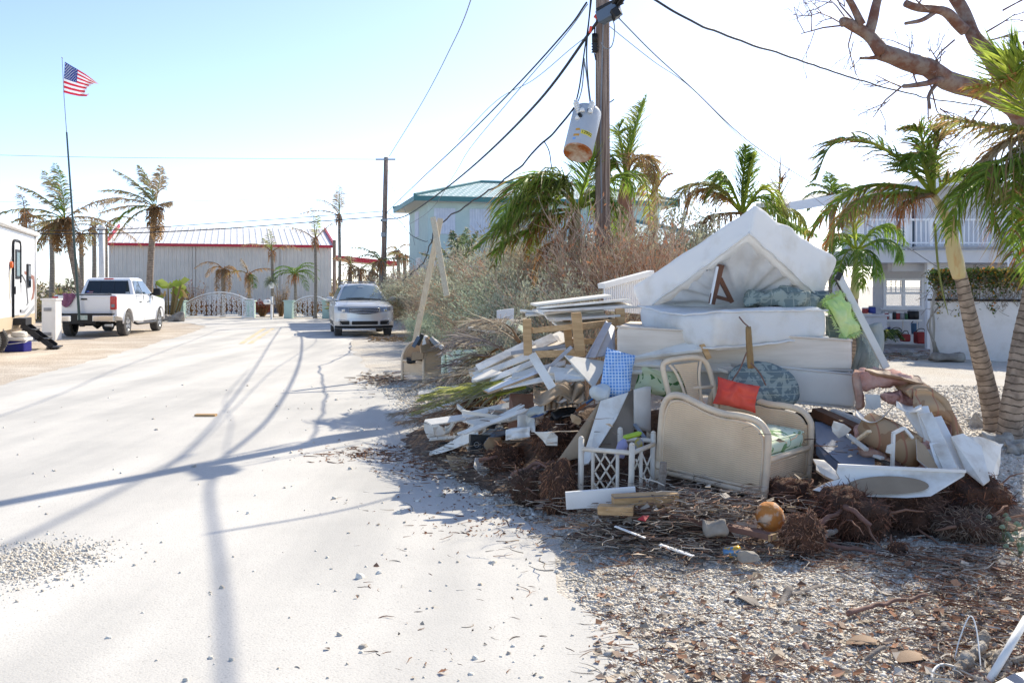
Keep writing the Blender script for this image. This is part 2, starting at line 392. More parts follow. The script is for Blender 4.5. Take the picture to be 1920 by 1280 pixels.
def shutter(parent, x, z, w_, h, y=-.02, side=False):
 mb = MB(); n = 8
 for i in range(n):
  xx = x - w_ / 2 + (i + .5) * w_ / n
  if side: mb.box((y, xx, z), (.06, w_ / n * .55, h)); 
  else: mb.box((xx, y, z), (w_ / n * .55, .07, h))
 if side: mb.box((y + .01, x, z), (.03, w_, h - .02))
 else: mb.box((x, y + .01, z), (w_, .03, h - .02))
 f = mb.build('storm_shutter', m_shut, parent); return f
def teal_house():
 a = R(14)
 t = thing('stucco_house', 'two-storey pale aqua house with teal tiled roof behind the hedge', 'house', (-3.72, 42.5, 0), a)
 mb = MB(); mb.box((5.5, 3, 2.7), (11, 6, 5.4)); mb.build('wall', m_teal, t)
 hip_roof(t, 0, 11, 0, 6, 5.6, 6.65)
 for x in (.75, 2.35, 5.0, 8.0): shutter(t, x, 4.55, .95 if x < 4 else 1.2, 1.15)
 shutter(t, 3.2, 4.6, 1.1, 1.2, side=True)
 d = MB(); d.box((-.03, 2.6, 1.9), (.06, 1.5, 2.2)); d.build('door', m_white, t)
 v = MB(); v.box((0.2, -.03, 3.0), (.18, .08, .25)); v.build('cable_box', m_grey, t)
 # lower wing to the right
 t2 = thing('garage_wing', 'low aqua outbuilding with teal tiled roof behind the tall palms', 'building', (2.6, 38, 0), R(6))
 mb = MB(); mb.box((3, 3, 1.6), (6, 6, 3.2)); mb.build('wall', m_teal, t2); hip_roof(t2, 0, 6.0, 0, 6, 3.3, 4.45, .6)
teal_house()

# ---------------------------------------------------------------- white beach house (right)
m_hw = mat('white_house_wall', (.66, .66, .67), .8, (.58, .58, .6), 2, bump=.05)
m_floorj = mat('eave_cream', (.60, .57, .52), .8)
m_rail = mat('white_rail', (.82, .83, .85), .5)
def house_right():
 t = thing('beach_house', 'white two-storey house with a railed balcony over an open patio', 'house', (0, 0, 0))
 Yw = 27.0                                                     # facade plane
 def X(px, Y=Yw): return (px - 960) / F * Y
 def Z(py, Y=Yw): return CH - (py - HY) / F * Y
 x0 = X(1640); x1 = 24
 # ground floor wall with window hole
 wx0, wx1, wz0, wz1 = X(1658), X(1729), Z(575), Z(524)
 g1 = MB(); yb = Yw
 def panel(mb, a, b, c, d, y, th=.15):
  mb.box(((a + b) / 2, y + th / 2, (c + d) / 2), (b - a, th, d - c))
 panel(g1, x0, wx0, .03, 2.55, yb); panel(g1, wx1, x1, .03, 2.55, yb); panel(g1, wx0, wx1, .03, wz0, yb); panel(g1, wx0, wx1, wz1, 2.55, yb)
 # siding grooves
 for k in range(int((x1 - x0) / .2)):
  xx = x0 + k * .2
  if wx0 - .1 < xx < wx1 + .1: continue
  g1.box((xx, yb - .004, 1.3), (.015, .012, 2.4))
 g1.box((X(1628), yb + 2.5, 1.3), (.25, .3, 2.55)); g1.box((x1, yb + 4, 1.3), (.15, 8, 2.55))
 g1.build('ground_floor_wall', m_hw, t)
 # window: two sashes
 f = MB(); cx = (wx0 + wx1) / 2
 for xx in (wx0, cx, wx1): f.box((xx, yb - .01, (wz0 + wz1) / 2), (.07, .1, wz1 - wz0 + .08))
 for zz in (wz0, wz1, (wz0 + wz1) / 2): f.box((cx, yb - .012, zz), (wx1 - wx0, .08, .06))
 for i in range(4): f.box((wx0 + (i + .5) * (cx - wx0) / 4, yb + .02, (wz0 + wz1 * 3) / 4), (.02, .03, (wz1 - wz0) / 2 - .05))
 for q in (.62, .72, .82, .92): f.box((cx, yb + .02, wz0 + (wz1 - wz0) * q), (wx1 - wx0, .02, .015))
 f.box((cx, yb - .06, wz0 - .06), (wx1 - wx0 + .2, .12, .05))
 fr = f.build('window', m_rail, t)
 gl = MB(); gl.box((cx, yb + .05, (wz0 + wz1) / 2), (wx1 - wx0 - .05, .01, wz1 - wz0 - .05)); gl.build('pane', mat('clear_pane', (.75, .8, .85), .05, spec=.8, alpha=.28), fr)
 # deck slab (upper floor) with fascia : front edge runs nearer on the right
 dk0, dk1 = X(1560, 26), 24; yd = 24.6
 d = MB(); d.box(((dk0 + dk1) / 2, yd + 2.4, 2.42), (dk1 - dk0, 4.8, .32)); d.build('balcony_deck', m_hw, t)
 lip = MB(); lip.box(((dk0 + dk1) / 2, yd - .04, 2.63), (dk1 - dk0 + .1, .16, .06)); lip.build('deck_edge', m_grey, t)
 # posts under the deck
 for px in (1742,): 
  c = MB(); c.box((X(px, 25), 25, 1.15), (.16, .16, 2.25)); c.build('post', m_rail, t)
 bm = MB(); bm.box((X(1725, 25.4), 25.4, 2.16), (1.6, .3, .22)); bm.build('beam', m_hw, t)
 # upper wall with recessed openings
 u = MB(); uy = 27.2
 panel(u, X(1628, uy), X(1680, uy), 2.58, 4.2, uy); panel(u, X(1718, uy), x1, 2.58, 4.6, uy)
 panel(u, X(1680, uy), X(1718, uy), 4.3, 4.55, uy)
 for k in range(40): u.box((X(1722, uy) + k * .22, uy - .004, 3.9), (.02, .012, 1.3))
 u.box((X(1628, uy), uy + 1, 3.4), (.15, 2, 1.6)); u.build('upper_wall', m_hw, t)
 dd = MB(); dd.box((X(1699, uy), uy + .2, 3.5), (.62, .05, 1.8)); dd.build('sliding_door', m_glassb, t)
 # railing
 ry = yd + .1
 rt = Z(412, ry); rb = 2.72
 for i, (pa, pb) in enumerate(((1600, 1672), (1672, 1700), (1700, 1745), (1745, 1790), (1790, 1860), (1860, 1960), (1960, 2060))):
  r = MB(); a, b = X(pa, ry), X(pb, ry)
  r.box(((a + b) / 2, ry, rt), (b - a, .07, .05)); r.box(((a + b) / 2, ry, rb + .05), (b - a, .04, .04)); r.box((a, ry, (rt + rb) / 2), (.08, .09, rt - rb + .08))
  k = int((b - a) / .13)
  for j in range(1, k + 1): r.box((a + j * (b - a) / (k + 1), ry, (rt + rb) / 2), (.028, .028, rt - rb))
  r.build('railing', m_rail, t)
 for px in (1610, 1700, 1865):
  c = MB(); c.box((X(px, ry) + .1, ry + .12, 3.4), (.12, .12, 1.7)); c.build('balcony_post', m_rail, t)
 # roof
 rf = MB(); ey = 23.6
 e0 = P(1478, 388, 27); 
 A = V((e0.x, 27.5, 4.05 + .0)); 
 pts = [P(1480, 394, 30), P(1990, 312, 24), P(1990, 312, 24) + V((2, 10, .9)), P(1480, 394, 30) + V((1, 8, .7))]
 rf.slab(pts, .2); rf.build('roof', m_floorj, t)
 ft = MB(); ft.bar(pts[0] + V((0, -.03, .1)), pts[1] + V((0, -.03, .1)), .05, .28); ft.build('roof_fascia', m_rail, t)
 sh = MB(); sh.add([(X(1650), 27.0, .031), (24, 27.0, .031), (24, 33, .031), (X(1650), 33, .031)], [(0, 1, 2, 3)]); sh.build('indoor_floor', m_patio, t)
 # porch lantern
 q = P(1862, 358, 26.9); ln = MB(); ln.box(q, (.14, .14, .2)); ln.box(q + V((0, 0, .13)), (.2, .2, .06), top=(.3, .3)); ln.box(q + V((0, 0, -.12)), (.1, .1, .05)); ln.box(q + V((0, .12, .1)), (.03, .2, .03)); ln.build('lantern', m_blackm, t)
 # side stair rail
 st = MB(); a = P(1890, 500, 23.4); b = P(1925, 440, 23.4)
 st.tube([a, b], .03); st.tube([a + V((0, 0, .5)), b + V((0, 0, .5))], .03)
 for k in range(5): st.tube([a.lerp(b, k / 4), a.lerp(b, k / 4) + V((0, 0, .5))], .015)
 st.build('stair_rail', m_rail, t)
house_right()
# white garden wall with slatted top
def garden_wall():
 t = thing('garden_wall', 'white painted block wall with a slatted top draped in vine', 'wall')
 a, b = V(((1748 - 960) / F * 22.3, 22.3, 0)), V(((1930 - 960) / F * 20.8, 20.8, 0))
 d = (b - a).normalized(); nrm = V((d.y, -d.x, 0))
 mb = MB(); m_ = (a + b) / 2; m_.z = .66; mb.bar(V((a.x, a.y, .66)), V((b.x, b.y, .66)), .25, 1.32); mb.build('wall_panel', m_white, t, bevel=.01)
 c2 = MB(); a2 = b + V((.0, -.02, 0)); c2.bar(V((a2.x, a2.y, .66)), V((a2.x + 4, a2.y - 1.4, .66)), .28, 1.32); c2.build('wall_panel', m_white, t)
 cp = MB(); cp.bar(V((a.x - .05, a.y, 1.345)), V((b.x, b.y, 1.345)), .3, .045); cp.build('coping', m_blackm, t)
 sl = MB(); n = 26
 for i in range(n):
  p = a.lerp(b, (i + .5) / n); sl.box((p.x, p.y, 1.66), (.045, .045, .58))
 sl.bar(V((a.x, a.y, 1.93)), V((b.x, b.y, 1.93)), .05, .05); sl.build('slats', m_rail, t)
 return a, b
GW = garden_wall()
# ---------------------------------------------------------------- palms
LB = 1.22
def rc(c, v=.2):
 k = 1 + rnd(-v, v); return (c[0] * k, c[1] * k, c[2] * k)
GREEN = (.20, .30, .045); YG = (.40, .46, .08); BRN = (.36, .23, .11); GRY = (.46, .37, .25); RST = (.44, .19, .07); OLV = (.30, .31, .10)
def lerp3(a, b, t): return tuple(a[i] + (b[i] - a[i]) * t for i in range(3))
def frond(mb, path, L, n=34, w=.03, droop=.5, base=GREEN, tip=BRN, tipf=.5, sweep=(0, 0, 0), raw=.02, ang=.9, dead=0.0, seg=3, bare=.12):
 n = int(n * 1.8); w *= 1.0; L *= 1.18; ps = spline(path, n); sw = V(sweep); k = len(ps)
 mb.tube(ps, [raw * (1 - .85 * i / (k - 1)) for i in range(k)], 4, col=rc(YG if dead < .5 else BRN, .1))
 ref = V((0, 0, 1))
 for i in range(int(bare * k), k):
  t = i / (k - 1); p = ps[i]; T = (ps[min(i + 1, k - 1)] - ps[max(i - 1, 0)]).normalized()
  side = T.cross(ref)
  if side.length < .15: side = T.cross(V((.3, -1, 0)))
  side.normalize(); up = side.cross(T)
  ll = L * (math.sin(math.pi * min(1, .12 + .88 * t) ** .8) * .75 + .3) * rnd(.8, 1.12)
  if t > .93: ll *= .8
  for sg in (-1, 1):
   if random.random() < .04 + .25 * dead: continue
   d = (side * sg * math.cos(ang - .35 * t) + T * math.sin(ang - .35 * t + rnd(-.12, .12)) + up * rnd(.05, .4) * (1 - droop) + sw * .4).normalized()
   q = p.copy(); pts = [q.copy()]; dd = d.copy(); dr = droop * rnd(.6, 1.4)
   for s_ in range(seg):
    q = q + dd * ll / seg; pts.append(q.copy()); dd = (dd + V((0, 0, -1)) * dr * .75 + sw * .5 + V((rnd(-.2, .2), rnd(-.2, .2), rnd(-.2, .2))) * (1 + dead)).normalized()
   nn = T.cross(d); wv = nn.cross(d).normalized() if nn.length > 1e-3 else up
   wv = (T * .75 + up * rnd(-.7, .7)); ww = w * rnd(.7, 1.2)
   b0 = rc(base, .35); t0 = rc(tip, .35); isd = random.random() < dead; b0 = t0 if isd else b0
   tf = tipf * rnd(.5, 1.5); vs = []; cs = []
   for s_, pp in enumerate(pts):
    u = s_ / seg; hw = ww * (.55, 1, .8, .5, .3)[s_] if s_ < seg else .002
    cc = lerp3(b0, t0, max(0, min(1, (u - (1 - tf)) / max(.15, tf)))) if tf > 0 else b0
    vs += [pp - wv * hw * .5, pp + wv * hw * .5]; cs += [cc, cc]
   mb.add(vs, [(2 * s_, 2 * s_ + 1, 2 * s_ + 3, 2 * s_ + 2) for s_ in range(seg)], 0, cs)
def bark_mat(name, c1, c2, ring=14, c3=None):
 m = mat(name, c1, .9, spec=.15); n, l, b = NODE(m); tc = n.new('ShaderNodeTexCoord')
 at = n.new('ShaderNodeAttribute'); at.attribute_name = 'Col'
 sep = n.new('ShaderNodeSeparateColor'); l.new(at.outputs['Color'], sep.inputs[0])
 no = N(n, 'ShaderNodeTexNoise'); no.inputs['Scale'].default_value = 9; no.inputs['Detail'].default_value = 9; l.new(tc.outputs['Object'], no.inputs['Vector'])
 a = math_(n, l, 'MULTIPLY', sep.outputs[0], ring * 1.0); nn = math_(n, l, 'MULTIPLY', no.outputs[0], .9); a = math_(n, l, 'ADD', a, nn)
 fr = math_(n, l, 'FRACT', a); pk = math_(n, l, 'COMPARE', fr, .5, .09)
 mr = N(n, 'ShaderNodeMapRange'); mr.inputs[1].default_value = .35; mr.inputs[2].default_value = .65; l.new(no.outputs[0], mr.inputs[0])
 mx = N(n, 'ShaderNodeMix', data_type='RGBA'); l.new(mr.outputs[0], mx.inputs[0]); mx.inputs[6].default_value = (*c1, 1); mx.inputs[7].default_value = (*c2, 1)
 mx2 = N(n, 'ShaderNodeMix', data_type='RGBA'); l.new(pk, mx2.inputs[0]); l.new(mx.outputs[2], mx2.inputs[6]); mx2.inputs[7].default_value = (*[x * .55 for x in c2], 1)
 l.new(mx2.outputs[2], b.inputs['Base Color'])
 bp = n.new('ShaderNodeBump'); bp.inputs['Strength'].default_value = .6; bp.inputs['Distance'].default_value = .02
 h = math_(n, l, 'SUBTRACT', no.outputs[0], pk); l.new(h, bp.inputs['Height']); l.new(bp.outputs[0], b.inputs['Normal'])
 return m
m_ptrunk = bark_mat('palm_trunk', (.44, .35, .27), (.22, .17, .13), 1.0)
m_ptrunkg = bark_mat('palm_trunk_grey', (.34, .30, .25), (.25, .22, .18), 1.0)
m_shaft = mat('crownshaft', (.60, .50, .26), .45, (.52, .27, .10), 3.5, bump=.1, stretch=(3, 3, .5), contrast=(.5, .7))
m_shaftg = mat('crownshaft_pale', (.34, .36, .16), .45, (.36, .22, .10), 3, stretch=(3, 3, .4))
def trunk(t, path, r0, r1, ring=.08, m=None, n=14, name='trunk', flare=1.35, wob=.02):
 ps = spline(path, 24); k = len(ps); mb = MB(); L = sum((ps[i + 1] - ps[i]).length for i in range(k - 1))
 steps = max(24, int(L / ring * 4)); steps = min(steps, 220); ps = spline(path, steps); k = len(ps)
 rr = []; acc = 0
 for i in range(k):
  u = i / (k - 1); r = r0 + (r1 - r0) * u; r *= 1 + (flare - 1) * max(0, 1 - u * 9) ** 2
  r *= 1 + wob * nz(ps[i], 3, 2) * 3; ph = (acc / ring) % 1; r *= 1 + .03 * (1 if ph < .25 else 0); rr.append(r)
  if i < k - 1: acc += (ps[i + 1] - ps[i]).length
 base = len(mb.v); mb.tube(ps, rr, n)
 cols = []; acc = 0
 for i in range(k):
  cols += [(acc / ring, 0, 0)] * n
  if i < k - 1: acc += (ps[i + 1] - ps[i]).length
 mb.c = cols; mb.usec = True
 return mb.build(name, m or m_ptrunk, t, smooth=True)
def auto_palm(label, base, path, r0, r1, fr, L=2.4, lf=.5, seed=1, mats=None, group=None, name='palm_tree', shaft=None, wind=(0, 0, 0), w=.03, nleaf=30, skirt=0, skc=BRN, fiber=True, cat='palm'):
 random.seed(seed); t = thing(name, label, cat, base, group=group); b0 = V(base)
 pl = [V(p) - b0 for p in path]; trunk(t, pl, r0, r1, m=mats or m_ptrunkg); top = pl[-1]; d = (pl[-1] - pl[-2]).normalized()
 c = top
 if shaft:
  c = top + d * shaft[0]; sb = MB(); sb.tube([top - d * .02, top + d * shaft[0] * .3, top + d * shaft[0] * .75, c], [shaft[1], shaft[1] * 1.12, shaft[1] * .8, shaft[1] * .45], 12); sb.build('crownshaft', shaft[2], t, smooth=True)
 if fiber:
  fb = MB()
  for i in range(46):
   a = rnd(0, 6.28); q = c + V((math.cos(a), math.sin(a), 0)) * r1 * rnd(.4, 1.1) + V((0, 0, rnd(-.3, .15)))
   fb.tube([q, q + V((math.cos(a) * .12, math.sin(a) * .12, -.1)) * rnd(.5, 1.4), q + V((math.cos(a) * .15, math.sin(a) * .15, -.45)) * rnd(.5, 1.3)], [.02, .015, .004], 3, col=rc(RST if i % 3 else GRY, .3))
  fb.build('leaf_bases', m_twig, t)
 for f in fr:
  az, el, ln, dr, base_c, tip_c, tf, dead = f; az = R(az); el = R(el)
  h = V((math.sin(az), math.cos(az), 0)); p = [c.copy()]; dv = (h * math.cos(el) + V((0, 0, math.sin(el)))).normalized()
  for s_ in range(4):
   p.append(p[-1] + dv * ln / 4); dv = (dv + V((0, 0, -dr * .5)) + V(wind) * .25).normalized()
  mb = MB(); frond(mb, p, lf, nleaf, w, .55 + .35 * dead, base_c, tip_c, tf, wind, raw=.028, dead=dead); mb.build('frond', m_leaf, t)
 for i in range(skirt):
  a = rnd(0, 6.28); h = V((math.cos(a), math.sin(a), 0)); ln = rnd(.7, 1.1) * L * .6
  p = [c + h * .05, c + h * .3 + V((0, 0, -.1)), c + h * .38 + V((0, 0, -ln * .55)), c + h * .33 + V((0, 0, -ln))]
  mb = MB(); frond(mb, p, lf * .7, nleaf, w, 1.2, rc(skc, .2), rc(skc, .3), .5, wind, raw=.02, dead=.95); mb.build('dead_frond', m_leaf, t)
 return t
def B(px, Y, z=0): return V(((px - 960) / F * Y, Y, z))
WL = (-.45, 0, 0)
# far left coconut palms
auto_palm('tall ragged coconut palm with brown hanging fronds behind the trailer', B(152, 41), [B(165, 41, 0), P(140, 500, 41.2), P(122, 410, 41.2)], .17, .13,
  [(-85, 10, 3.0, .45, OLV, GRY, .6, .3), (-95, 22, 3.2, .5, OLV, GRY, .6, .3), (-80, -8, 2.8, .3, OLV, GRY, .7, .4), (80, 35, 2.6, .35, GRY, GRY, .6, .6), (90, 8, 2.3, .4, GRY, GRY, .6, .6), (-60, 65, 2.5, .2, OLV, GRY, .7, .3), (-40, 75, 2.6, .25, GREEN, GRY, .5, .2), (-100, 50, 2.4, .35, OLV, GRY, .6, .3), (-120, -25, 2.6, .6, OLV, BRN, .7, .5), (120, -30, 2.2, .6, BRN, BRN, .6, .8), (200, -30, 2.4, .6, OLV, BRN, .6, .6), (-70, -30, 2.6, .5, OLV, BRN, .6, .6)],
  lf=.55, nleaf=32, seed=11, mats=m_ptrunk, skirt=9, skc=BRN, w=.065, wind=(-.15, 0, 0), group='coconut palms')
auto_palm('coconut palm with a clean slim trunk in front of the warehouse', B(281, 44), [B(278, 44, 0), P(283, 480, 44), P(291, 388, 44)], .16, .125,
  [(-95, 35, 2.7, .45, OLV, GRY, .6, .3), (-90, 22, 2.6, .45, GRY, GRY, .7, .5), (-85, 55, 2.6, .35, OLV, GRY, .6, .3), (-60, 70, 2.2, .25, OLV, GRY, .6, .3), (60, 80, 1.9, .05, GRY, GRY, .5, .3), (-100, 0, 2.5, .9, GREEN, OLV, .5, .1), (-80, 5, 2.8, .25, GRY, GRY, .6, .6), (-120, -20, 2.4, .8, OLV, GRY, .5, .3), (90, 20, .8, .1, GRY, GRY, .5, .6)],
  lf=.5, nleaf=32, seed=12, mats=m_ptrunk, skirt=5, skc=BRN, w=.065, wind=(-.15, 0, 0), group='coconut palms')
# bare and broken palms further left
def snag(label, px, Y, ptop, n, L, seed, cols=(GRY, BRN), r=.14, skirt=1, group='storm-stripped palms', wind=(-.2, 0, 0)):
 random.seed(seed); fr = []
 for i in range(n):
  az = rnd(-130, 130); fr.append((az, rnd(-15, 60), L * rnd(.7, 1.1), rnd(.4, .9), cols[0], cols[1], .6, rnd(.3, .7)))
 z = CH - (ptop - HY) / F * Y
 return auto_palm(label, B(px, Y), [B(px - 2, Y, 0), B(px, Y, z * .55), B(px + rnd(-3, 3), Y, z)], r, r * .72, fr, lf=.35, seed=seed, skirt=skirt, w=.045, wind=wind, nleaf=15, group=group)
snag('grey storm-stripped palm right behind the corner of the trailer', 98, 46, 420, 5, 1.8, 21, skirt=3)
snag('short bent palm between the flagpole and the white posts', 153, 50, 440, 4, 1.6, 22, (OLV, BRN))
snag('thin palm snag beside the white light post', 177, 52, 425, 5, 2.2, 23, (OLV, BRN), skirt=2)
snag('tall palm snag just left of the warehouse corner', 198, 50, 425, 4, 2.4, 24, skirt=3)
snag('broken palm top above the white trailer roof', 46, 40, 400, 3, 1.6, 25, skirt=3)
for i, (px, Y, h0, h1) in enumerate(((191, 49, 6.2, 0),)):
 t = thing('light_post', 'plain white round post among the dead palms', 'post', B(px, Y)); mb = MB(); mb.lathe([(.16, 0), (.15, 4.6)], n=14); mb.build('shaft', m_white, t, smooth=True); mb = MB(); mb.lathe([(.2, 4.6), (.2, 4.68), (.1, 4.78)], n=14); mb.build('cap', m_white, t)
# row in front of the warehouse
LUSH = (.14, .25, .05)
def small_palm(label, px, Y, ztop, fr, seed, skirt=0, r=.09, shaft=None, lf=.4, wind=(-.1, 0, 0), skc=BRN):
 return auto_palm(label, B(px, Y), [B(px, Y, 0), B(px + 1, Y, ztop * .5), B(px, Y, ztop)], r, r * .8, fr, lf=lf, seed=seed, skirt=skirt, w=.04, wind=wind, nleaf=16, group='small palms along the warehouse wall', shaft=shaft, skc=skc)
small_palm('dead rust-brown palm drooping against the warehouse wall', 418, 52, 2.6, [(-90, 40, 1.7, .9, BRN, BRN, .6, .8), (90, 30, 1.0, 1.1, BRN, BRN, .6, .8), (-60, 20, 1.5, 1.0, BRN, BRN, .6, .8), (60, 10, 1.3, 1.2, BRN, BRN, .5, .9)], 31, 10, .13)
small_palm('low palm with black-brown arms on the warehouse wall', 466, 51, 2.3, [(-90, 25, 1.5, .8, OLV, BRN, .6, .5), (90, 30, 1.5, .5, BRN, BRN, .6, .5), (-80, 70, .9, .2, GRY, GRY, .6, .5), (140, -10, 1.2, 1.2, LUSH, BRN, .4, .2)], 32, 2)
small_palm('thin palm with a fern ball tied on its trunk', 510, 51, 3.5, [(-90, 35, 1.7, .55, GRY, BRN, .6, .5), (90, 30, 1.7, .65, GRY, BRN, .6, .5), (-40, 80, 1.2, .2, YG, GRY, .6, .4), (-60, 60, .9, .3, YG, GRY, .6, .4)], 33)
small_palm('bushy dark green palm beside the warehouse downpipe', 553, 51, 2.3, [(a, e, 1.5, 1.0, LUSH, LUSH, .3, .05) for a, e in ((-90, 30), (-70, 50), (90, 30), (75, 50), (110, 20), (-110, 15), (60, 60), (170, 40), (130, -5))], 34, 1)
small_palm('tall skinny palm against the right end of the warehouse wall', 591, 50, 4.1, [(-95, 35, 2.6, .5, GRY, BRN, .6, .5), (80, 50, 1.7, .35, GRY, BRN, .6, .5), (-30, 80, 1.7, .1, GRY, GRY, .6, .5), (20, 75, 1.3, .1, YG, GRY, .6, .3)], 35)
small_palm('tallest skinny palm standing just right of the warehouse', 636, 48, 5.2, [(-85, 60, 1.5, .7, GRY, BRN, .6, .5), (-95, 20, 2.2, .5, GRY, BRN, .6, .6), (10, 85, 1.5, .05, GRY, GRY, .5, .3), (-20, 80, 1.2, .1, GRY, GRY, .5, .3)], 36)
# fern ball, part of its own
random.seed(5); fb = MB(); c = B(509, 50.6, 1.9)
for i in range(150):
 d = V((rnd(-1, 1), rnd(-1, 1), rnd(-.5, 1))).normalized(); fb.tube([c, c + d * .3, c + d * .45 + V((0, 0, -.1))], [.012, .01, .003], 3, col=rc((.32, .34, .22), .3))
fb.lathe([(.1, -.35), (.16, -.15), (.1, 0)], Matrix.Translation(c), 10)
tag(fb.build('hanging_fern', m_twig), 'pale fern ball strapped to the thin palm trunk', 'plant')
# dead palms right of the warehouse
for i, (px, Y, tp, n, lab) in enumerate(((655, 47, 500, 4, 'first stubby dead palm right of the warehouse carport'), (677, 47, 505, 4, 'dead palm directly above the silver car roof'), (694, 45, 510, 3, 'rust-coloured dead palm over the right edge of the silver car'), (714, 42, 490, 5, 'yellowish drooping palm at the foot of the far pole'), (748, 52, 470, 4, 'leaning dead palm between the far pole and the aqua house'), (760, 50, 478, 1, 'small brown palm stub left of the aqua house'))):
 snag(lab, px, Y, tp, n, 1.5, 40 + i, (OLV if i % 2 else GRY, BRN if i % 2 == 0 else GRY), .12, 2)
# young palm in front of teal house
auto_palm('short stiff upright palm in front of the aqua house', B(862, 33), [B(862, 33, 0), B(862, 33, 2.2)], .1, .08, [(a, e, 1.5, .15, (.12, .17, .08), GRY, .35, .1) for a, e in ((-70, 50), (-30, 70), (30, 75), (70, 55), (90, 35), (-90, 30), (0, 60), (120, 65))], lf=.35, seed=50, w=.05, fiber=False)

# ------------- big palms near the pole: fronds described in the space around the crown
def big_palm(label, base, path, r0, r1, crown, fronds, seed, shaft=None, mats=None, lf=.55, w=.035, group='tall wind-swept palms', nleaf=48):
 random.seed(seed); t = thing('palm_tree', label, 'palm', base, group=group); b0 = V(base)
 pl = [V(p) - b0 for p in path]; trunk(t, pl, r0, r1, ring=.075, m=mats or m_ptrunk, n=18)
 if shaft:
  sp_, rs, sm = shaft; sb = MB(); q = spline([V(p) - b0 for p in sp_], 12); sb.tube(q, [rs * f for f in (1.0, 1.12, 1.2, 1.2, 1.15, 1.05, .98, .9, .8, .72, .65, .58, .5)], 16); sb.build('crownshaft', sm, t, smooth=True)
 C = V(crown) - b0
 for f in fronds:
  pts, L, dr, bc, tc, tf, dd = f[:7]; sw = f[7] if len(f) > 7 else (-.2, 0, 0); ww = f[8] if len(f) > 8 else w
  p = [C] + [V(q) - b0 for q in pts]; mb = MB(); frond(mb, p, L, f[9] if len(f) > 9 else nleaf, ww, dr, bc, tc, tf, sw, raw=.03, dead=dd, seg=4); mb.build('frond' if dd < .7 else 'dead_frond', m_leaf, t)
 return t
def Q(*a): return [P(x, y, Y) for x, y, Y in a]
# palm left of pole (crown 1110,370)
big_palm('dense palm with a left-swept mane just left of the wooden pole', B(1078, 15.35), [B(1078, 15.35, 0), P(1078, 500, 15.35), P(1080, 440, 15.35)], .13, .1, P(1084, 390, 15.35), [
  (Q((1030, 345, 15.2), (985, 370, 14.9), (955, 450, 14.7)), .6, .8, (.16, .22, .05), RST, .35, .1),
  (Q((1050, 360, 15.4), (1020, 385, 15.3), (1000, 470, 15.2)), .6, .9, GREEN, YG, .4, .1),
  (Q((1020, 375, 15.0), (960, 400, 14.7), (925, 500, 14.5)), .6, .8, GREEN, BRN, .35, .1),
  (Q((1110, 360, 15.5), (1130, 380, 15.6), (1150, 450, 15.6)), .5, .9, (.2, .27, .06), YG, .4, .05),
  (Q((1040, 330, 15.11), (975, 345, 14.77), (930, 425, 14.52)), .75, .6, GREEN, BRN, .25, .05),
  (Q((1045, 345, 15.44), (990, 370, 15.60), (945, 440, 15.77)), .75, .6, GREEN, OLV, .3, .05),
  (Q((1020, 400, 15.11), (950, 420, 14.86), (895, 465, 14.61)), .6, .5, GREEN, BRN, .35, .1),
  (Q((1030, 420, 15.19), (975, 440, 15.02), (920, 475, 14.94)), .6, .6, GREEN, RST, .4, .15),
  (Q((1100, 330, 15.44), (1112, 285, 15.52), (1108, 240, 15.60)), .5, .1, GREEN, YG, .3, .02),
  (Q((1140, 340, 15.60), (1175, 330, 15.77), (1190, 370, 15.77)), .55, .6, GREEN, YG, .3, .05),
  (Q((1130, 380, 15.60), (1155, 430, 15.77), (1160, 480, 15.77)), .6, .9, GREEN, OLV, .3, .05),
  (Q((1060, 350, 15.19), (1040, 340, 14.94), (1005, 370, 14.44)), .6, .5, (.13, .17, .03), YG, .4, .05),
  (Q((1060, 400, 15.19), (1010, 415, 14.94), (990, 480, 14.86)), .5, .9, YG, RST, .6, .3),
  (Q((1055, 440, 15.11), (1020, 470, 14.94), (1000, 530, 14.94)), .5, 1.0, RST, BRN, .5, .8)], 61, shaft=([P(1078, 480, 15.35), P(1079, 440, 15.35), P(1083, 392, 15.35)], .1, m_shaftg))
# palm just right of the pole (upright spear 1190,180)
big_palm('tall palm with an upright feathery spear right of the pole', B(1172, 20), [B(1172, 20, 0), P(1171, 500, 20), P(1170, 440, 20)], .14, .11, P(1172, 335, 20), [
  (Q((1182, 280, 20), (1196, 230, 20), (1212, 182, 20)), .5, .15, GREEN, YG, .4, .05, (.05, 0, .1)),
  (Q((1180, 280, 20.2), (1192, 235, 20.3), (1203, 190, 20.4)), .5, .15, OLV, YG, .4, .1, (-.1, 0, .1)),
  (Q((1168, 290, 20), (1160, 250, 20), (1170, 225, 20)), .4, .3, YG, GREEN, .5, .05),
  (Q((1145, 300, 19.9), (1120, 320, 19.8), (1105, 380, 19.6)), .6, .7, GREEN, BRN, .35, .1),
  (Q((1150, 310, 20), (1142, 340, 20), (1135, 400, 20)), .6, .9, GREEN, OLV, .3, .05),
  (Q((1200, 310, 20), (1225, 330, 20), (1235, 385, 20)), .6, .7, OLV, BRN, .5, .4),
  (Q((1205, 330, 20.3), (1215, 370, 20.5), (1222, 430, 20.5)), .5, .9, YG, BRN, .5, .4),
  (Q((1190, 300, 19.8), (1215, 300, 19.6), (1225, 340, 19.5)), .6, .6, GRY, BRN, .5, .8)], 62, shaft=([P(1170, 455, 20), P(1170, 400, 20), P(1174, 335, 20)], .2, mat('orange_shaft', (.36, .17, .08), .5, (.22, .09, .05), 3, stretch=(3, 3, .5))))
